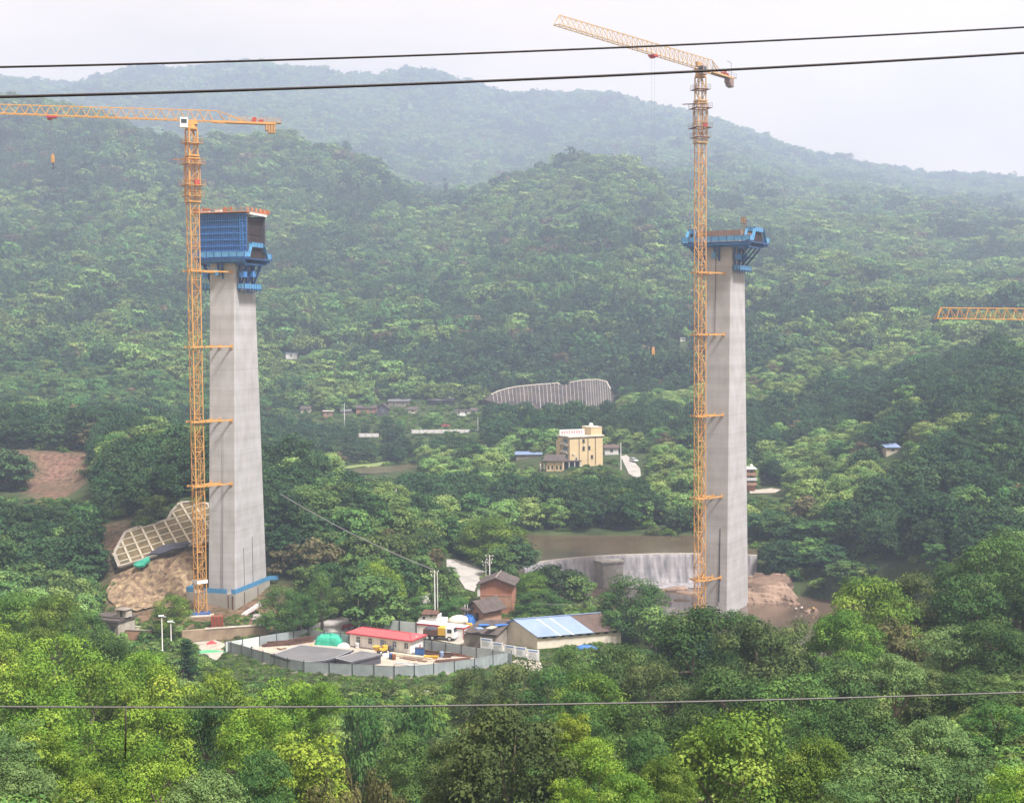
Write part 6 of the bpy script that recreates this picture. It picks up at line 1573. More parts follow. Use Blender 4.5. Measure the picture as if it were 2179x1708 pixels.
def car(loc, rz, label, m, cat='car', name='parked_car'):
    r = empty(name, loc, rz, label, cat)
    pf = [(-2.1, .35), (2.1, .35), (2.15, .75), (1.9, .92), (0.9, 1.0), (-1.95, 1.05), (-2.12, .8)]
    b = MB(); n = len(pf); b.add([(x, -0.85, z) for x, z in pf]+[(x, 0.85, z) for x, z in pf], [tuple(range(n)), tuple(range(2*n-1, n-1, -1))]+[(i, n+i, n+(i+1) % n, (i+1) % n) for i in range(n)]); b.build('body', m, r, bevel=0.09)
    cf = [(0.95, .98), (0.35, 1.5), (-1.35, 1.52), (-1.9, 1.02)]
    b = MB(); b.add([(x, -0.74 if z > 1.2 else -0.82, z) for x, z in cf]+[(x, 0.74 if z > 1.2 else 0.82, z) for x, z in cf], [(0, 1, 2, 3), (7, 6, 5, 4), (0, 4, 5, 1), (2, 6, 7, 3), (0, 3, 7, 4)]); b.build('window', M['glass'], r)
    b = MB(); b.box((-0.5, 0, 1.53), (1.75, 1.5, 0.07)); b.build('roof', m, r, bevel=0.03)
    for s in (-1, 1):
        b = MB(); b.box((2.08, s*0.6, 0.72), (0.14, 0.35, 0.15)); b.build('headlight', M['galv'], r)
        for x in (-1.35, 1.35): wheel(r, (x, s*0.78, 0.33), 0.33, 0.2)
p = hit(1348.5, 984, 420, 570); car((p.x, p.y, p.z+0.32), math.radians(-62), 'white car driving down the pale road right of the yellow building', M['car'])
p = at(948, 906, 668); car((p.x, p.y, p.z-0.5), 0.1, 'red vehicle half hidden behind trees beside the far road wall', M['redpaint'])
p = at(1153, 1000, 504); r = empty('flag_post', (p.x, p.y, p.z-2), 0, 'pair of white flags or banners standing left of the yellow annex', 'banner')
b = MB()
for x in (-0.7, 0.7): b.bar((x, 0, 0), (x, 0, 4.6), 0.12)
b.build('pole', M['galv'], r); b = MB()
for x in (-0.7, 0.7): b.box((x+0.25, 0, 3.3), (0.5, 0.06, 2.2))
b.build('cloth', M['white'], r); b = MB(); b.box((0, 0.1, 4.4), (0.8, 0.08, 1.0)); b.build('red_cloth', M['redpaint'], r)

# ------------------------------------------------------------------ poles and wires
def pole(vx, vt, vb, Y, label, arms=1, rad=0.14, lean=0.0):
    p = at(vx, vb, Y); g = hz(p.x, p.y); top = at(vx, vt, Y); z0 = min(p.z, g)-0.3
    r = empty('utility_pole', (p.x, p.y, z0), 0.2, label, 'utility pole'); H = top.z-z0
    b = MB(); b.tube([(0, 0, 0), (0, 0, H)], [rad*1.3, rad*0.8], 9); b.build('pole', M['sack'], r)
    for k in range(arms):
        b = MB(); b.box((0, 0, H-0.35-0.8*k), (1.8-0.4*k, 0.12, 0.12)); ar = b.build('cross_arm', M['grime'], r)
        b = MB()
        for x in (-0.8, 0, 0.8): b.lathe([(0.05, 0), (0.09, 0.06), (0.06, 0.16), (0.09, 0.2), (0.04, 0.3)], 8, (x*(1-0.22*k), 0, H-0.29-0.8*k))
        b.build('insulator', M['white'], ar)
    return top
pa = pole(925, 1213, 1275, 276, 'utility pole beside the road bend, cable bundle tied to its top', 2)
pole(931, 1217, 1275, 277, 'second grey pole right behind the one at the road bend', 0, 0.1)
pb = pole(1042, 1180, 1228, 292, 'utility pole with transformer arms behind the brick house roof', 3)
pole(1034, 1192, 1228, 293, 'shorter pole left of the one behind the brick house', 2, 0.12)
pole(763, 1268, 1312, 268, 'grey pole standing on the site road behind the hut', 0)
pole(1321, 942, 974, 506, 'white pole at the top of the pale road by the yellow building', 0, 0.2)
pole(1017, 888, 920, 672, 'pole at the right end of the long roadside wall', 0, 0.18)
pole(733, 858, 895, 690, 'pole between the far houses left of the brick one', 0, 0.2)
pole(353, 836, 872, 720, 'pale pole on the terraced hillside left of the big pier', 0, 0.25)
pole(205, 890, 925, 560, 'pale pole above the reddish bare earth', 0, 0.2)
pole(37, 876, 900, 700, 'pale pole near the left edge above the bare earth', 0, 0.25)
pole(1840, 1000, 1034, 470, 'white pole rising from the right-hand woods', 0, 0.17)
pole(1626, 1163, 1185, 384, 'short white pole at the right end of the weir', 0, 0.12)
pole(843, 1040, 1062, 372, 'short pale post on the wooded knoll', 0, 0.15)
pole(882, 1052, 1080, 370, 'pale post right of the other one on the knoll', 0, 0.18)
def cable(name, pts, rad, m, label, n=8, cat='cable', ext=None):
    b = MB(); P = [Vector(p) for p in pts]; c = P[0].copy(); b.tube([p-c for p in P], rad, n)
    o = b.build(name, m, smooth=True); o.location = c; return tag(o, label, cat)
def sag(p, q, s, n=24):
    return [Vector(p).lerp(Vector(q), i/n)-Vector((0, 0, s*4*(i/n)*(1-i/n))) for i in range(n+1)]
cable('overhead_cable', sag(at(596, 1050, 318), pa, 1.0), 0.1, M['rope'], 'grey cable sloping from the knoll down to the pole at the road bend')
cable('overhead_cable', sag(pb, at(960, 1196, 300), 0.5), 0.05, M['wire'], 'thin dark wire along the upper road to the pole behind the brick house')
cable('overhead_cable', sag(at(1092, 1279, 283), at(1240, 1284, 270), 0.4), 0.06, M['rope'], 'grey wire from the brick house over the warehouse ridge')
def near_cable(name, pts, Y, rad, m, label):
    xs = np.array([p[0] for p in pts], float); ys = np.array([p[1] for p in pts], float); k = np.polyfit(xs, ys, 2)
    u = np.linspace(-520, 2700, 90); return cable(name, [at(a, float(np.polyval(k, a)), Y+0.0009*(a-1090)) for a in u], rad, m, label, 10)
near_cable('power_cable', [(0, 143), (500, 131), (1000, 114.5), (1500, 93), (2179, 58.5)], 14, 0.0105, M['cable'], 'upper of the two black cables across the sky')
near_cable('power_cable', [(0, 206), (500, 193), (1000, 176), (1480, 150), (2179, 113.5)], 13.2, 0.013, M['cable'], 'lower, thicker black cable crossing the hills and crane head')
near_cable('power_cable', [(0, 1502.5), (400, 1505), (1000, 1500), (1500, 1491.5), (2179, 1472.5)], 15, 0.0105, M['wire'], 'thin grey twisted cable running across the treetops in the foreground')
cable('hanging_wire', [at(267, 1505, 14.9), at(268, 1560, 14.9), at(266, 1612, 14.9)], 0.009, M['cable'], 'short dark wire hanging straight down from the low cable', 8)

# ------------------------------------------------------------------ vegetation
def leaf_mesh(name, P, Nn, size, m, rng, asp=0.62):
    """one small leaf-shaped face (a folded diamond) per point"""
    n = len(P)
    a = rng.normal(size=(n, 3)); t = np.cross(Nn, a); t /= np.linalg.norm(t, axis=1, keepdims=True)+1e-9
    bt = np.cross(Nn, t); s = (size*rng.uniform(0.5, 1.55, n))[:, None]
    v = np.empty((n, 4, 3))
    v[:, 0] = P-t*s*0.5; v[:, 1] = P+bt*s*asp*0.5+Nn*s*0.10; v[:, 2] = P+t*s*0.5-Nn*s*0.12; v[:, 3] = P-bt*s*asp*0.5+Nn*s*0.10
    me = bpy.data.meshes.new(name)
    me.vertices.add(n*4); me.vertices.foreach_set('co', v.astype(np.float32).ravel())
    me.loops.add(n*4); me.loops.foreach_set('vertex_index', np.arange(n*4, dtype=np.int32))
    me.polygons.add(n); me.polygons.foreach_set('loop_start', np.arange(0, n*4, 4, dtype=np.int32))
    me.polygons.foreach_set('loop_total', np.full(n, 4, np.int32))
    me.update(calc_edges=True)
    tint = me.attributes.new('tint', 'FLOAT', 'FACE')
    return me, tint
def crown(name, W, H, nl, per, leaf, seed, m, shape='round', lobe=(0.15, 0.24), low=0.12, tone=0.0):
    rng = np.random.default_rng(seed); P = []; Nn = []; T = []; C = []
    z0 = H*low
    for i in range(nl):
        for _ in range(40):
            d = rng.normal(size=3); d /= np.linalg.norm(d)
            if d[2] > -0.55: break
        q = rng.uniform(0.55, 1.0)**0.6
        if shape in ('round', 'oval'): q = q**0.45
        if shape == 'round': c = np.array([d[0]*W/2*q*0.86, d[1]*W/2*q*0.86, z0+(H-z0)*(0.42+0.50*d[2]*q)])
        elif shape == 'oval': c = np.array([d[0]*W/2*q*0.80, d[1]*W/2*q*0.80, z0+(H-z0)*(0.46+0.48*d[2]*q)])
        elif shape == 'umbrella':
            rr = math.sqrt(rng.random())*W/2*0.9; a = rng.uniform(0, 2*PI); c = np.array([rr*math.cos(a), rr*math.sin(a), H*(0.93-0.38*(rr/(W/2))**2)-rng.uniform(0, 0.22)*H])
        elif shape == 'cone':
            h = rng.random()**1.3; a = rng.uniform(0, 2*PI); rr = W/2*(1-h)*rng.uniform(0.35, 0.95); c = np.array([rr*math.cos(a), rr*math.sin(a), z0+(H-z0)*h*0.97])
        else:
            a = rng.uniform(0, 2*PI); rr = W/2*math.sqrt(rng.random())*0.9; c = np.array([rr*math.cos(a), rr*math.sin(a), z0+(H-z0)*rng.uniform(0.15, 0.95)*(1-0.35*(rr/(W/2))**2)])
        C.append(c); r = W*rng.uniform(*lobe)
        if shape == 'cone': r *= 0.55
        k = int(per*(r/(W*lobe[1]))**2)+6
        u = rng.normal(size=(k, 3)); u[:, 2] += 0.55; u /= np.linalg.norm(u, axis=1, keepdims=True)
        rad = r*rng.uniform(0.60, 1.10, k)*(1+0.22*np.sin(5*np.arctan2(u[:, 1], u[:, 0])+i))
        P.append(c+u*rad[:, None]*np.array([1.08, 1.08, 0.52])); nn = u*0.8+rng.normal(size=(k, 3))*0.27; nn[:, 2] += 0.42
        Nn.append(nn/np.linalg.norm(nn, axis=1, keepdims=True)); T.append(np.clip(rng.normal(0.42+tone, 0.11, k)+rng.normal(0, 0.16), 0, 1))
    k = nl*per//14
    u = rng.normal(size=(k, 3)); u /= np.linalg.norm(u, axis=1, keepdims=True); u *= rng.uniform(0.2, 0.85, k)[:, None]
    sc = np.array([W/2*0.8, W/2*0.8, (H-z0)*0.42]); cz = z0+(H-z0)*0.45
    if shape == 'umbrella': sc[2] = H*0.2; cz = H*0.7
    if shape == 'cone': sc *= np.array([0.5, 0.5, 1.0])
    P.append(u*sc+np.array([0, 0, cz])); nn = u+rng.normal(size=(k, 3))*0.8; Nn.append(nn/np.linalg.norm(nn, axis=1, keepdims=True)); T.append(np.clip(rng.normal(0.35, 0.12, k), 0, 1))
    P = np.concatenate(P); Nn = np.concatenate(Nn); T = np.concatenate(T)
    P[:, 2] = np.maximum(P[:, 2], 0.15)
    me, tint = leaf_mesh(name, P, Nn, np.full(len(P), leaf), m, rng)
    tint.data.foreach_set('value', T.astype(np.float32)); me.materials.append(m)
    return me, C
def trunk_mesh(W, H, C, seed, thick=0.035, stems=1):
    rng = random.Random(seed); b = MB(); R = H*thick
    for k in range(stems):
        a = 2*PI*k/stems; ox, oy = (0, 0) if stems == 1 else (0.25*math.cos(a), 0.25*math.sin(a)); le = 0 if stems == 1 else 0.16*W
        pts = [Vector((ox, oy, -0.8)), Vector((ox+le*.2*math.cos(a), oy+le*.2*math.sin(a), H*0.15)), Vector((ox+le*.6*math.cos(a)+rng.uniform(-.2, .2), oy+le*.6*math.sin(a), H*0.38)), Vector((ox+le*math.cos(a)+rng.uniform(-.4, .4), oy+le*math.sin(a)+rng.uniform(-.4, .4), H*0.66))]
        q = 1 if stems == 1 else 0.6
        b.tube(pts, [R*1.25*q, R*q, R*0.8*q, R*0.35*q], 7)
    for c in rng.sample(C, min(len(C), 9)):
        t = rng.uniform(0.25, 0.6); p = Vector((0, 0, H*t)); q = Vector(c); m_ = p.lerp(q, 0.55)+Vector((0, 0, -0.04*H))
        b.tube([p, m_, q], [R*0.5, R*0.3, R*0.1], 5)
    o = b.build('trunk', M['bark']); me = o.data; bpy.data.objects.remove(o); return me

KINDS = {}
def kind(key, W, H, nl, per, leaf, seed, mk, shape='round', **k):
    tk = {a: k.pop(a) for a in ('thick', 'stems') if a in k}
    me, C = crown('crown', W, H, nl, per, leaf, seed, M[mk], shape, **k)
    KINDS[key] = (me, trunk_mesh(W, H, C, seed, **tk), W, H)
# near trees: many small leaves
kind('yg', 8, 8, 44, 422, 0.20, 11, 'yg', 'round', lobe=(0.112, 0.190), low=0.05)
kind('yg2', 8, 7, 38, 422, 0.21, 12, 'yg', 'loose', lobe=(0.112, 0.179), low=0.0)
kind('yel', 6, 9, 46, 297, 0.20, 13, 'yel', 'loose', lobe=(0.10, 0.17), low=0.25, stems=4, thick=0.02)
kind('bright', 10, 9, 64, 422, 0.22, 14, 'bright', 'round', lobe=(0.095, 0.157), low=0.04)
kind('mid', 8, 9, 46, 402, 0.22, 15, 'mid', 'round', lobe=(0.112, 0.190), low=0.04)
kind('dark', 9, 11, 47, 442, 0.24, 16, 'dark', 'oval', lobe=(0.123, 0.202), low=0.03)
kind('olive', 9, 11, 64, 381, 0.22, 17, 'olive', 'oval', lobe=(0.095, 0.157), low=0.03)
kind('olivebig', 10, 10, 72, 381, 0.22, 18, 'olive', 'round', lobe=(0.084, 0.134), low=0.02, tone=-0.1)
kind('pale', 9, 7.5, 60, 332, 0.21, 19, 'pale', 'umbrella', lobe=(0.08, 0.14))
kind('airy', 8, 10, 52, 262, 0.20, 20, 'pale', 'loose', lobe=(0.09, 0.15), low=0.15, tone=-0.15, thick=0.022)
kind('conif', 4.5, 9, 70, 210, 0.22, 21, 'hill_dk', 'cone', lobe=(0.12, 0.2), low=0.03)
kind('brown', 6, 6, 40, 262, 0.21, 22, 'brownish', 'loose', lobe=(0.10, 0.16), low=0.02, stems=3, thick=0.02)
kind('bushy', 5, 4, 34, 262, 0.20, 23, 'mid', 'round', lobe=(0.12, 0.2), low=0.0)
# trees of the valley floor, seen smaller
kind('v_mid', 8, 9, 46, 90, 0.52, 31, 'hill', 'round', lobe=(0.11, 0.18), low=0.03)
kind('v_dark', 8, 10, 44, 90, 0.55, 32, 'hill_dk', 'oval', lobe=(0.12, 0.19), low=0.02)
kind('v_lt', 8, 8, 46, 85, 0.50, 33, 'hill_lt', 'round', lobe=(0.11, 0.17), low=0.03)
kind('v_loose', 7, 9, 40, 80, 0.50, 34, 'hill', 'loose', lobe=(0.10, 0.18), low=0.05)

USED = {}
def plant(key, p, w, h, rz, label, group=None, sink=0.3, cat='tree', name='broadleaf_tree'):
    cm, tm, W, H = KINDS[key]
    r = empty(name, (p[0], p[1], p[2]-sink), rz, label, cat, group)
    hc = min(h, w*1.15*H/W) if name == 'broadleaf_tree' else h      # a tall tree has a crown of natural height on a longer trunk
    o = bpy.data.objects.new('crown', cm); COL.objects.link(o); o.parent = r; o.scale = (w/W, w/W, hc/H); o.location = (0, 0, h-hc)
    o = bpy.data.objects.new('trunk', tm); COL.objects.link(o); o.parent = r; o.scale = (w/W, w/W, h/H)
    return r

KIND_WORDS = {'yg': 'yellow-green leafy tree', 'yg2': 'yellow-green spreading tree', 'yel': 'yellowish tree with bare thin stems', 'bright': 'bright green round-topped tree',
              'mid': 'mid green bushy tree', 'dark': 'dark green dense tree', 'olive': 'olive green tall tree', 'olivebig': 'broad dull olive tree', 'pale': 'pale green flat-topped tree',
              'airy': 'pale feathery tree', 'conif': 'dark pointed tree', 'brown': 'brownish thin shrub tree', 'bushy': 'low green bush'}
# foreground trees: crown centre x, crown top y, crown width (picture units), distance, kind, label
NEAR = [
 (40, 1262, 150, 196, 'bright', 'light green tree at the left edge below the dark wooded slope'),
 (120, 1268, 120, 190, 'bright', 'light green tree just left of the derelict house'),
 (175, 1300, 90, 186, 'mid', 'green tree touching the left wall of the derelict house'),
 (15, 1325, 130, 150, 'yg', 'yellow-green tree at the left edge under the light green pair'),
 (120, 1345, 165, 142, 'yg', 'broad yellow-green tree below the derelict house, topped by pale new leaves'),
 (232, 1352, 105, 150, 'dark', 'round darker green tree in front of the derelict house'),
 (300, 1382, 120, 138, 'yg', 'yellow-green tree whose top stands below the two street lamps'),
 (60, 1398, 175, 118, 'yg2', 'yellow-green tree above the low cable near the left edge'),
 (205, 1402, 185, 122, 'yg', 'large yellow-green tree in the middle of the left foreground mass'),
 (345, 1412, 170, 120, 'yg2', 'yellow-green tree behind the low cable, left of the dark hollow'),
 (480, 1425, 150, 124, 'yg', 'yellow-green tree below the left corner of the grey fence'),
 (600, 1438, 165, 128, 'yg', 'yellow-green tree touching the grass under the grey fence'),
 (680, 1452, 95, 126, 'yg', 'yellow-tipped tree at the right end of the left foreground mass'),
 (130, 1478, 190, 100, 'yg2', 'yellow-green tree crossed by the low cable left of the hanging wire'),
 (310, 1478, 170, 102, 'yg', 'yellow-green tree crossed by the low cable right of the hanging wire'),
 (440, 1490, 120, 104, 'dark', 'shadowy dark tree in the gap between the yellow-green crowns'),
 (540, 1500, 140, 98, 'yg', 'yellow-green tree under the cable left of the bare-stemmed one'),
 (640, 1535, 190, 92, 'yel', 'big yellow tree showing bare stems under its crown'),
 (740, 1585, 60, 96, 'brown', 'brownish thin shrub right of the bare-stemmed yellow tree'),
 (10, 1520, 170, 88, 'airy', 'greyish pale tree at the left edge below the cable'),
 (110, 1540, 150, 90, 'yg2', 'green tree between the grey-green edge tree and the bottom hollow'),
 (250, 1550, 180, 86, 'yg2', 'yellow-green tree standing under the end of the hanging wire'),
 (30, 1618, 170, 76, 'pale', 'pale green tree in the bottom left corner'),
 (345, 1612, 180, 76, 'yg', 'bright leafy tree at the bottom, fourth crown from the left corner'),
 (200, 1640, 170, 72, 'yg', 'leafy green tree at the bottom edge, right of the pale corner tree'),
 (440, 1640, 170, 72, 'pale', 'pale flat-topped tree at the bottom edge under the dark gap'),
 (560, 1600, 120, 84, 'dark', 'dark tree at the bottom edge left of the bare stems'),
 (690, 1650, 120, 76, 'brown', 'brownish bush at the bottom below the bare-stemmed yellow tree'),
 (800, 1615, 120, 92, 'brown', 'reddish brown thicket at the bottom, right of the yellow tree'),
 (860, 1560, 120, 112, 'mid', 'green bush tree on the slope left of the big olive crown'),
 (770, 1480, 90, 150, 'bushy', 'green bush high on the slope beneath the fence'),
 (880, 1490, 100, 150, 'bushy', 'green bush on the slope below the sack heap'),
 (1075, 1492, 300, 84, 'olivebig', 'huge dull olive round tree in the bottom middle'),
 (960, 1575, 130, 88, 'olive', 'olive tree leaning on the left side of the huge middle one'),
 (1215, 1510, 95, 88, 'yel', 'lime yellow tree between the huge olive crown and the dark hollow'),
 (1255, 1568, 130, 84, 'yg', 'yellow-green tree below the lime yellow one'),
 (1330, 1650, 130, 72, 'bright', 'green tree at the bottom edge right of the lime yellow tree'),
 (1215, 1658, 110, 72, 'yg2', 'light green tree at the bottom edge under the lime yellow tree'),
 (1420, 1615, 120, 76, 'bright', 'green tree at the bottom just left of the big bright round one'),
 (1580, 1520, 320, 82, 'bright', 'very large bright green round tree at lower right'),
 (1740, 1570, 150, 80, 'bright', 'bright green tree behind the right flank of the very large one'),
 (1880, 1570, 230, 76, 'airy', 'grey-green feathery tree with dark stems at lower right'),
 (2040, 1580, 190, 76, 'airy', 'grey-green feathery tree second from the right corner'),
 (1990, 1520, 160, 96, 'pale', 'pale flat-topped tree above the feathery pair'),
 (2130, 1490, 150, 98, 'mid', 'green tree at the right edge just below the cable'),
 (2150, 1620, 130, 70, 'yg2', 'light green tree in the bottom right corner'),
 (1820, 1640, 130, 66, 'airy', 'thin pale tree at the bottom between the bright crown and the feathery pair'),
 (1110, 1402, 150, 176, 'olive', 'olive tree just below the white hoarding panels'),
 (1215, 1372, 120, 186, 'mid', 'green tree right of the white hoarding panels'),
 (1010, 1420, 110, 172, 'olive', 'olive bush in front of the right end of the grey fence'),
 (1180, 1420, 140, 160, 'mid', 'mid green tree below the long warehouse wall'),
 (1250, 1432, 160, 140, 'bright', 'green tree above the cable right of the olive ones'),
 (1320, 1372, 150, 165, 'dark', 'very dark tree right of the warehouse yard'),
 (1390, 1400, 150, 150, 'olive', 'dark olive tree below the crown that hides the river pier'),
 (1350, 1490, 150, 112, 'mid', 'green tree beneath the cable left of the very large bright one'),
 (1230, 1470, 120, 118, 'mid', 'green tree just under the cable above the lime yellow one'),
 (1475, 1284, 185, 172, 'dark', 'dark green domed tree hiding the foot of the river pier'),
 (1575, 1296, 110, 188, 'dark', 'dark tree peeping up right of the river pier foot'),
 (1610, 1320, 230, 158, 'olivebig', 'broad grey-olive tree below the river pier'),
 (1690, 1320, 120, 176, 'olive', 'olive tree on the near bank of the brown river'),
 (1560, 1420, 220, 130, 'dark', 'wide dark tree above the cable in the right middle'),
 (1690, 1430, 190, 125, 'mid', 'deep green tree above the cable right of the wide dark one'),
 (1850, 1228, 185, 172, 'bright', 'tall bright green tree right of the brown river'),
 (1800, 1300, 150, 160, 'bright', 'bright green tree below the tall one by the river'),
 (1960, 1218, 150, 182, 'olive', 'tall dull olive tree on the right rise'),
 (1920, 1310, 140, 165, 'brown', 'brownish airy tree among the right-hand woods'),
 (1905, 1392, 130, 122, 'pale', 'pale umbrella-shaped tree standing out against dark woods'),
 (2060, 1220, 150, 176, 'dark', 'dark tree on the right rise under the skyline one'),
 (2125, 1142, 150, 190, 'mid', 'tallest green tree at the right edge of the near woods'),
 (2180, 1190, 120, 180, 'dark', 'dark tree cut by the right edge of the picture'),
 (2010, 1310, 150, 150, 'airy', 'pale feathery tree in the dark right-hand woods'),
 (2165, 1128, 170, 200, 'dark', 'big dark tree at the right edge behind the tallest green one'),
 (2030, 1196, 120, 196, 'dark', 'dark tree left of the two biggest at the right edge'),
 (2110, 1320, 160, 148, 'dark', 'dark tree in the right-hand woods above the cable'),
 (2080, 1430, 170, 122, 'dark', 'dark tree directly above the cable near the right edge'),
 (1980, 1420, 130, 124, 'olive', 'olive tree right of the umbrella-shaped one'),
 (1790, 1400, 150, 132, 'dark', 'dark tree left of the umbrella-shaped one'),
 (1480, 1500, 130, 106, 'dark', 'dark tree behind the very large bright green crown'),
 (1830, 1490, 170, 108, 'dark', 'dark tree just under the cable behind the feathery trees'),
 (1690, 1500, 140, 106, 'mid', 'green tree under the cable behind the very large bright crown'),
 (1380, 1560, 110, 96, 'dark', 'dark tree in the hollow left of the very large bright crown'),
]
MIDT = [
 (364, 1264, 74, 262, 'bright', 'light green oval tree between the street lamps and the pier crane'),
 (398, 1358, 80, 222, 'conif', 'dark blue-green pointed tree beside the site road'),
 (600, 1243, 90, 264, 'mid', 'green tree right of the pile cap steps'),
 (684, 1216, 78, 268, 'mid', 'round green tree with a pale trunk behind the fence corner'),
 (640, 1262, 60, 262, 'mid', 'small green tree between two bigger ones behind the grey fence'),
 (795, 1222, 120, 270, 'v_mid', 'wide green tree over the site road bend'),
 (812, 1188, 90, 282, 'yg', 'tree with bright yellow-green top in front of the wooded knoll'),
 (740, 1200, 80, 280, 'v_mid', 'green tree at the foot of the wooded knoll'),
 (915, 1262, 85, 279, 'mid', 'green tree above the small white ruin'),
 (972, 1270, 70, 277, 'mid', 'green tree left of the dark tiled cottage'),
 (945, 1218, 60, 282, 'v_mid', 'small green tree beside the utility pole by the upper road'),
 (1048, 1100, 140, 335, 'bright', 'lighter green domed tree at the left end of the weir pool'),
 (1090, 1140, 100, 330, 'v_dark', 'dark tree at the left end of the weir'),
 (1130, 1215, 80, 292, 'bright', 'fresh green tree right behind the brick house'),
 (1185, 1200, 110, 296, 'v_dark', 'dark green tree in front of the weir, left of its block'),
 (1150, 1255, 90, 280, 'mid', 'green tree between the brick house and the warehouse ridge'),
 (1235, 1222, 70, 292, 'v_mid', 'green tree before the concrete block of the weir'),
 (1348, 1222, 135, 262, 'mid', 'big green tree over the far end of the brown-roofed warehouse'),
 (1300, 1262, 70, 268, 'mid', 'green tree behind the brown end of the warehouse roof'),
 (1632, 1085, 85, 385, 'v_dark', 'dark tree at the water edge beyond the right end of the weir'),
 (1668, 1092, 95, 376, 'v_mid', 'green tree on the bank right of the weir end'),
 (1705, 1108, 100, 368, 'v_dark', 'dark tree above the upper tan rock ledge'),
 (1748, 1105, 110, 362, 'v_mid', 'green tree on the river bank right of the tan rocks'),
 (1722, 1152, 80, 356, 'v_loose', 'small loose tree directly behind the tan rock sheet'),
 (1775, 1160, 95, 346, 'v_dark', 'dark tree at the water edge right of the tan rocks'),
 (1650, 1150, 60, 366, 'v_loose', 'small tree hanging over the right end of the weir'),
 (1805, 1190, 85, 335, 'v_mid', 'low green tree right of the person in yellow'),
 (1395, 1290, 70, 250, 'v_lt', 'light green tree between the warehouse end and the river pier'),
]
PLANTED = []
def put(vx, vt, w, Y, key, label):
    top = at(vx, vt, Y); g = hz(top.x, top.y); H = top.z-g
    W = w/pxm(Y); H = max(H, 0.6*W if key not in ('conif',) else W); H = min(H, 2.6*W if key != 'conif' else 3*W)
    z = top.z-H
    z = min(z, g) if H > 0 else g
    H = top.z-z
    PLANTED.append((top.x, top.y, W/2))
    key_n = 'broadleaf_tree' if key not in ('conif', 'bushy', 'brown') else {'conif': 'conifer_tree', 'bushy': 'bush', 'brown': 'shrub'}[key]
    plant(key, (top.x, top.y, z), W*1.12, H*1.03, RNG.uniform(0, 6.28), label, sink=0.1, cat='tree' if key not in ('bushy', 'brown') else 'bush', name=key_n)
for t in NEAR+MIDT: put(*t)

# places trees must leave open: objects, roads, water, and the sight lines to them
KEEP = [(1240, 1172, 1475, 1250, 360), (1597, 1180, 1613, 1240, 360), (1127, 1150, 1475, 1180, 385), (1597, 1228, 1738, 1328, 336),
        (480, 1325, 1160, 1442, 262), (990, 1210, 1095, 1318, 286), (948, 1192, 1040, 1260, 312), (882, 1256, 950, 1302, 290), (700, 1298, 795, 1347, 278),
        (395, 1235, 590, 1345, 292), (232, 1060, 445, 1312, 322), (1140, 900, 1290, 982, 522), (1158, 974, 1200, 1001, 506), (1326, 966, 1366, 1016, 612),
        (1096, 953, 1156, 968, 632), (1030, 808, 1308, 856, 766), (822, 843, 872, 862, 812), (908, 838, 965, 858, 812), (965, 864, 1003, 884, 802),
        (762, 914, 808, 930, 676), (875, 908, 1020, 922, 676), (1592, 958, 1664, 1052, 482), (1884, 940, 1920, 964, 670), (-20, 953, 188, 1052, 425),
        (604, 742, 636, 766, 940), (735, 976, 885, 1004, 600), (188, 1296, 335, 1352, 258), (1050, 1284, 1335, 1377, 262), (886, 1306, 935, 1330, 275),
        (1283, 943, 1324, 968, 625), (690, 930, 724, 940, 786), (755, 858, 800, 880, 800), (800, 862, 822, 884, 800), (1395, 1240, 1475, 1285, 340),
        (335, 1308, 372, 1386, 252), (930, 890, 968, 906, 672), (1320, 940, 1326, 972, 505), (1148, 980, 1160, 998, 506)]
RV_UP = [(-12, 376)]+[tuple(p)[:2] for p in WEIR_TOP]+[(WEIR_TOP[-1].x+1, 366), (WEIR_TOP[-1].x+1, 392), (40, 395), (0, 398)]
KEEP = [k for k in KEEP if k[:2] not in ((822, 843), (908, 838), (965, 864), (755, 858), (800, 862), (604, 742), (1096, 953), (1884, 940), (1283, 943), (690, 930))]+KEEPDYN
NOGO = FLATS_POLYS = [f[0] for f in FLATS]+[SOIL, SOIL2, RV_UP]+ROADPOLYS
def _hseg(a, b): return np.arange(a, b)
# skyline of the bare ground, column by column, for dropping trees nobody can see
_us = np.arange(-250, 2440, 10.0); _ys = np.arange(60, 4300, 6.0)
_X = (_us[:, None]-CX)/FPX*_ys[None, :]
_EL = (hgt(_X, np.repeat(_ys[None, :], len(_us), 0))-CAM.z)/_ys[None, :]
_MX = np.maximum.accumulate(_EL, axis=1)
def seen(x, y, ztop, m=0.0):
    u = CX+FPX*x/y
    i = np.clip(((u+250)/10).astype(int), 0, len(_us)-1); j = np.clip(((y-12-60)/6).astype(int), 0, len(_ys)-1)
    return (u > np.where(y < 320, -700, -170)) & (u < np.where(y < 320, 2900, 2350)) & ((ztop-CAM.z)/y > _MX[i, j]-m)
def projv(x, y, z):
    M3 = np.array(CAM_M.transposed()); q = M3 @ np.stack([x, y, z-CAM.z])
    return CX+FPX*q[0]/-q[2], CY-FPX*q[1]/-q[2]
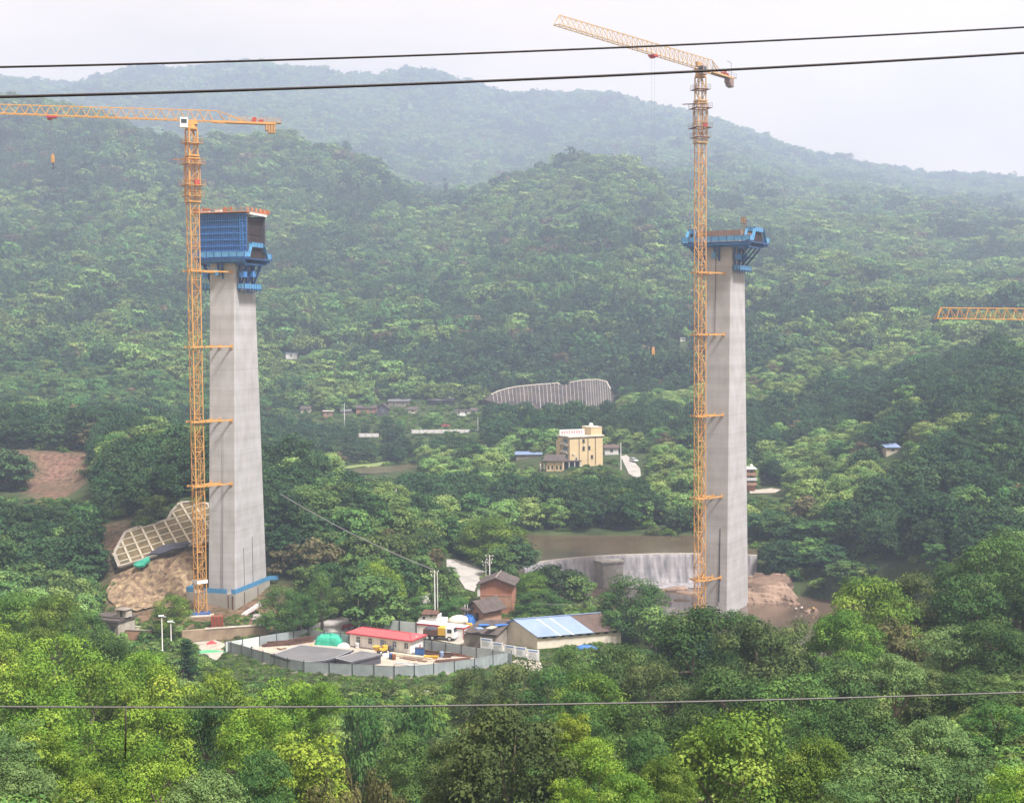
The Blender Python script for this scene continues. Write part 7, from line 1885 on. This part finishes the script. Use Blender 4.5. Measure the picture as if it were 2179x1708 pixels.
def scatter(y0, y1, step, hmin, hmax, rng, wk=0.9, keepm=1.0, clear=True, skip=()):
    ny = int((y1-y0)/step); nx = int((0.92*y1+52)/step)
    gy, gx = np.meshgrid(np.arange(ny), np.arange(nx), indexing='ij')
    y = y0+(gy+rng.uniform(-.1, 1.1, gy.shape))*step; x = -(0.46*y1+26)+(gx+rng.uniform(-.1, 1.1, gx.shape))*step
    x = x.ravel(); y = y.ravel()
    ok = (np.abs(x) < 0.43*y+26) & (y > 30); x = x[ok]; y = y[ok]
    z = hgt(x, y); h = rng.uniform(hmin, hmax, len(x))*(1+0.35*np.clip(fbm(x/90, y/90, 2), -1, 1)); w = h*rng.uniform(0.8, 1.12, len(x))*wk
    ok = seen(x, y, z+h)
    ok &= ~((z < -7.0) & (y < 420)) 
    for poly in NOGO: ok &= ~_inpoly(x, y, poly) & (_polydist(x, y, poly) > w*0.42*keepm)
    for p, r in ((lp.location, 13), (rp.location, 12), (lc_base, 8)): ok &= np.hypot(x-p[0], y-p[1]) > r
    x, y, z, h, w = (a[ok] for a in (x, y, z, h, w))
    tx, ty = projv(x, y, z+h*1.2); bx, by = projv(x, y, z); pw = w*0.68*FPX/y
    ok = np.ones(len(x), bool)
    for a, b, c, d, Yk in (KEEP if clear else []):
        ok &= ~((y < Yk) & (tx+pw*0.85 > a) & (tx-pw*0.85 < c) & (ty < d) & (by > b))
    for (a, b, r) in skip: ok &= np.hypot(x-a, y-b) > (r+w*0.30)
    return tuple(a[ok] for a in (x, y, z, h, w))

def instancer(name, x, y, z, idx, sc, protos, label_kind='stuff', sub=None):
    """one object: a cloud of points that carries plants (geometry nodes)"""
    col = bpy.data.collections.new(name+'_plants')
    for i, me in enumerate(protos):
        o = bpy.data.objects.new('plant_%02d' % i, me); col.objects.link(o)
    me = bpy.data.meshes.new(name); me.vertices.add(len(x))
    me.vertices.foreach_set('co', np.stack([x, y, z], -1).astype(np.float32).ravel()); me.update()
    a = me.attributes.new('which', 'INT', 'POINT'); a.data.foreach_set('value', idx.astype(np.int32))
    a = me.attributes.new('size', 'FLOAT_VECTOR', 'POINT'); a.data.foreach_set('vector', sc.astype(np.float32).ravel())
    a = me.attributes.new('turn', 'FLOAT', 'POINT'); a.data.foreach_set('value', RNG.uniform(0, 6.28, len(x)).astype(np.float32))
    o = bpy.data.objects.new(name, me); COL.objects.link(o); o['kind'] = label_kind
    ng = bpy.data.node_groups.new(name+'_nodes', 'GeometryNodeTree')
    ng.interface.new_socket('Geometry', in_out='INPUT', socket_type='NodeSocketGeometry'); ng.interface.new_socket('Geometry', in_out='OUTPUT', socket_type='NodeSocketGeometry')
    N, L = ng.nodes.new, ng.links.new
    gi = N('NodeGroupInput'); go = N('NodeGroupOutput'); ci = N('GeometryNodeCollectionInfo'); ip = N('GeometryNodeInstanceOnPoints')
    ci.inputs['Collection'].default_value = col; ci.inputs['Separate Children'].default_value = True; ci.inputs['Reset Children'].default_value = True
    def na(nm, t):
        n = N('GeometryNodeInputNamedAttribute'); n.data_type = t; n.inputs['Name'].default_value = nm; return n.outputs['Attribute']
    cx = N('ShaderNodeCombineXYZ'); L(na('turn', 'FLOAT'), cx.inputs['Z'])
    L(gi.outputs[0], ip.inputs['Points']); L(ci.outputs[0], ip.inputs['Instance']); ip.inputs['Pick Instance'].default_value = True
    L(na('which', 'INT'), ip.inputs['Instance Index']); L(cx.outputs[0], ip.inputs['Rotation']); L(na('size', 'FLOAT_VECTOR'), ip.inputs['Scale'])
    L(ip.outputs[0], go.inputs[0])
    md = o.modifiers.new('plants', 'NODES'); md.node_group = ng
    return o

rs = np.random.default_rng(42)
# --- trees of the middle distance: the nearest are objects, the rest one wood
A = scatter(236, 480, 5.6, 6.0, 10.5, rs, skip=[p for p in PLANTED])
B = scatter(480, 760, 6.6, 6.5, 12.5, rs)
Cc = scatter(760, 1650, 7.2, 6.5, 12.5, rs)
D = scatter(1650, 4150, 12.5, 9.0, 16.0, rs)
order = np.argsort(A[1])
n_ind = min(185, len(order))
ZONES = [
 (lambda u, Y: u < 200 and Y < 345, 'dark green tree on the wooded slope left of the concrete lattice', 'trees on the slope left of the lattice'),
 (lambda u, Y: u < 545, 'dark green tree on the wooded rise above the concrete lattice', 'trees on the rise above the lattice'),
 (lambda u, Y: u < 1000 and Y < 410, 'green tree on the wooded knoll behind the red-roofed hut', 'trees on the knoll behind the hut'),
 (lambda u, Y: u < 1300 and Y < 345, 'green tree between the brick house and the weir', 'trees between the brick house and the weir'),
 (lambda u, Y: u < 1560, 'dark green tree in the riverside wood above the weir pool', 'trees above the weir pool'),
 (lambda u, Y: u < 1850, 'green tree in the wood above the tan rocks right of the river pier', 'trees above the tan rocks'),
 (lambda u, Y: True, 'green tree on the wooded spur at the right, behind the near woods', 'trees on the right-hand spur'),
]
for i in order[:n_ind]:
    x, y, z, h, w = (a[i] for a in A); u = CX+FPX*x/y
    for f, lab, grp in ZONES:
        if f(u, y): break
    dk = fbm(np.array([x/40]), np.array([y/40]), 2)[0]
    key = ('v_dark' if dk < -0.02 else 'v_mid' if dk < 0.22 else 'v_lt') if RNG.random() < 0.8 else RNG.choice(['v_mid', 'v_loose', 'v_dark'])
    key = str(key)
    tone = {'v_dark': 'dark green', 'v_mid': 'mid green', 'v_lt': 'light green', 'v_loose': 'loose-crowned green'}[key]
    size = 'large' if w > 8.3 else 'small' if w < 6.6 else 'middling'
    where = lab.split(' tree on ' if ' tree on ' in lab else ' tree between ' if ' tree between ' in lab else ' tree in ', 1)[1]
    prep = 'on' if ' tree on ' in lab else 'between' if ' tree between ' in lab else 'in'
    lab = '%s %s tree %s %s' % (size, tone, prep, where)
    plant(key, (x, y, z), w*1.15, h*1.05, RNG.uniform(0, 6.28), lab, grp, 0.3)
rest = [np.concatenate([A[k][order[n_ind:]], B[k]]) for k in range(5)]
far = [np.concatenate([Cc[k], D[k]]) for k in range(5)]
vm = [KINDS[k][0] for k in ('v_mid', 'v_dark', 'v_lt', 'v_loose')]
vbr = crown('crown', 8, 8, 36, 60, 0.6, 77, M['hill_br'], 'loose', lobe=(0.10, 0.17), low=0.05)[0]
fm = []
for s, mk, sh in ((51, 'hill', 'round'), (52, 'hill_dk', 'oval'), (53, 'hill_lt', 'round'), (54, 'hill', 'oval'), (55, 'hill_br', 'loose')):
    fm.append(crown('crown', 8, 8, 17, 46, 1.05, s, M[mk], sh, lobe=(0.16, 0.26), low=0.03)[0])
def grove(seed, m, W=13, n=6):
    rng = np.random.default_rng(seed); P = []; Nn = []; T = []
    for i in range(n):
        r0 = W/2*math.sqrt(rng.random())*0.8; a = rng.uniform(0, 2*PI); cx, cy = r0*math.cos(a), r0*math.sin(a); w = rng.uniform(2.4, 6.4); h = rng.uniform(3.5, 9.0); tt = rng.normal(0, 0.16)
        for q in range(int(7+w)):
            d = rng.normal(size=3); d /= np.linalg.norm(d); d[2] = abs(d[2])*1.0-0.25
            c = np.array([cx+d[0]*w*0.42, cy+d[1]*w*0.42, h*(0.52+0.42*d[2])]); r = w*rng.uniform(0.14, 0.27); k = int(34*(r/1.6)**2)+10
            u = rng.normal(size=(k, 3)); u[:, 2] += 0.35; u /= np.linalg.norm(u, axis=1, keepdims=True)
            P.append(c+u*(r*rng.uniform(0.55, 1.1, k))[:, None]*np.array([1, 1, 0.75])); nn = u+rng.normal(size=(k, 3))*0.6; nn[:, 2] += 0.2
            Nn.append(nn/np.linalg.norm(nn, axis=1, keepdims=True)); T.append(np.clip(rng.normal(0.42+tt, 0.2, k), 0, 1))
    P = np.concatenate(P); Nn = np.concatenate(Nn); T = np.concatenate(T); P[:, 2] = np.maximum(P[:, 2], 0.1)
    me, tint = leaf_mesh('grove', P, Nn, np.full(len(P), 0.75), m, rng); tint.data.foreach_set('value', T.astype(np.float32)); me.materials.append(m); return me
GROVES = [grove(301, M['hill']), grove(302, M['hill_dk']), grove(303, M['hill_lt']), grove(304, M['hill'], 15, 8)]
fm.append(crown('crown', 4, 9, 26, 40, 0.8, 58, M['hill_dk'], 'cone', lobe=(0.15, 0.25), low=0.03)[0])
def mixkinds(x, y, rng, ncon):
    a = fbm(x/85.0+2, y/85.0+7, 3); b = fbm(x/210.0+11, y/210.0+3, 3); r = rng.random(len(x))
    idx = np.zeros(len(x), int)
    idx[a < -0.06] = 1; idx[(b > 0.03) & (a > -0.04)] = 2; idx[(r > 0.7) & (idx == 0)] = 3
    idx[r < 0.16] = rng.integers(0, 4, (r < 0.16).sum()); idx[r > 0.965] = 4
    if ncon: idx[(a < -0.12) & (r > 0.4) & (r < 0.75)] = 5
    return idx
def grassy(x, y): return np.clip(fbm(x/160.0+3, y/160.0+1, 3)*3.2+0.15, 0, 1)*np.clip((y-900)/300, 0, 1)
def forest(name, T, protos, rng, Hp, ncon):
    x, y, z, h, w = T
    g = grassy(x, y); ok = rng.random(len(x)) > g*0.03
    x, y, z, h, w, g = (a[ok] for a in (x, y, z, h, w, g))
    k = 1-0.2*g*rng.uniform(0.4, 1, len(x))
    idx = mixkinds(x, y, rng, ncon); idx = np.where((g > 0.55) & (rng.random(len(x)) < 0.7), 2, idx)
    idx = np.where(idx >= len(protos), 0, idx)
    k = k*np.exp(rng.normal(0, 0.22 if ncon else 0.08, len(x)))
    if ncon:
        gv = (rng.random(len(x)) < 0.55) & (idx < 4); idx = np.where(gv, 6+np.minimum(idx, 3), idx); w = np.where(gv, w*0.88, w)
    sc = np.stack([w/8*1.22*k, w/8*1.22*k, h/Hp*1.1*k], -1)
    o = instancer(name, x, y, z-0.4, idx, sc, protos)
    return o, len(x)
o, n1 = forest('valley_wood', rest, vm+[vbr], rs, 9.0, False)
fm += GROVES
o, n2 = forest('hillside_forest', far, fm, rs, 8.0, True)
# --- bushes and weeds on the near slopes
bm_ = [crown('crown', 4, 2.6, 22, 60, 0.34, 91+i, M[k], 'loose' if i % 2 else 'round', lobe=(0.14, 0.22), low=0.0)[0] for i, k in enumerate(('mid', 'bright', 'hill_lt', 'olive', 'bright', 'mid'))]
U = scatter(52, 300, 2.3, 1.2, 3.0, rs, wk=1.5, keepm=0.35)
ok = U[1] < 300
gi_ = np.clip(((fbm(U[0]/22, U[1]/22, 3)+0.5)*6).astype(int)+rs.integers(-1, 2, len(U[0])), 0, 5)
instancer('undergrowth', U[0], U[1], U[2]-0.25, gi_, np.stack([U[4]/4, U[4]/4, U[3]/2.6], -1), bm_)
U2 = scatter(300, 640, 5.0, 1.2, 3.0, rs, wk=1.8, keepm=0.2)
instancer('scrub', U2[0], U2[1], U2[2]-0.25, rs.integers(0, 6, len(U2[0])), np.stack([U2[4]/4, U2[4]/4, U2[3]/2.6], -1), bm_)
U4 = scatter(620, 810, 4.2, 1.0, 2.4, rs, wk=1.7, keepm=0.2, clear=False)
instancer('village_scrub', U4[0], U4[1], U4[2]-0.25, rs.integers(0, 6, len(U4[0])), np.stack([U4[4]/4, U4[4]/4, U4[3]/2.6], -1), bm_)
gm = [crown('tuft', 2, 0.8, 12, 30, 0.22, 191+i, M[k], 'loose', lobe=(0.14, 0.22), low=0.0)[0] for i, k in enumerate(('bright', 'mid', 'hill_lt', 'olive'))]
U3 = scatter(165, 300, 1.5, 0.35, 0.75, rs, wk=2.4, keepm=0.3, clear=False)
instancer('grass', U3[0], U3[1], U3[2]-0.1, rs.integers(0, 4, len(U3[0])), np.stack([U3[4]/2, U3[4]/2, U3[3]/0.8], -1), gm)
_ua = CX+FPX*A[0]/A[1]; print('REGION', ((_ua > 1600) & (_ua < 1760) & (A[1] > 345) & (A[1] < 400)).sum(), 'trees', n_ind, n1, n2, 'bushes', len(U[0]), len(U2[0]))

# ------------------------------------------------------------------ air
def build_haze():
    b = MB(); b.box((0, 2340, 460), (5200, 4760, 1020)); o = b.build('haze'); tag(o, kind='stuff')
    m = bpy.data.materials.new('haze_air'); m.use_nodes = True; nt = m.node_tree
    for n in list(nt.nodes):
        if n.type != 'OUTPUT_MATERIAL': nt.nodes.remove(n)
    v = nt.nodes.new('ShaderNodeVolumePrincipled'); v.inputs['Color'].default_value = (0.57, 0.695, 1.0, 1); v.inputs['Density'].default_value = HAZE; v.inputs['Anisotropy'].default_value = 0.2
    nt.links.new(v.outputs[0], nt.nodes['Material Output'].inputs['Volume']); o.data.materials.append(m)
HAZE = 0.0003
build_haze()
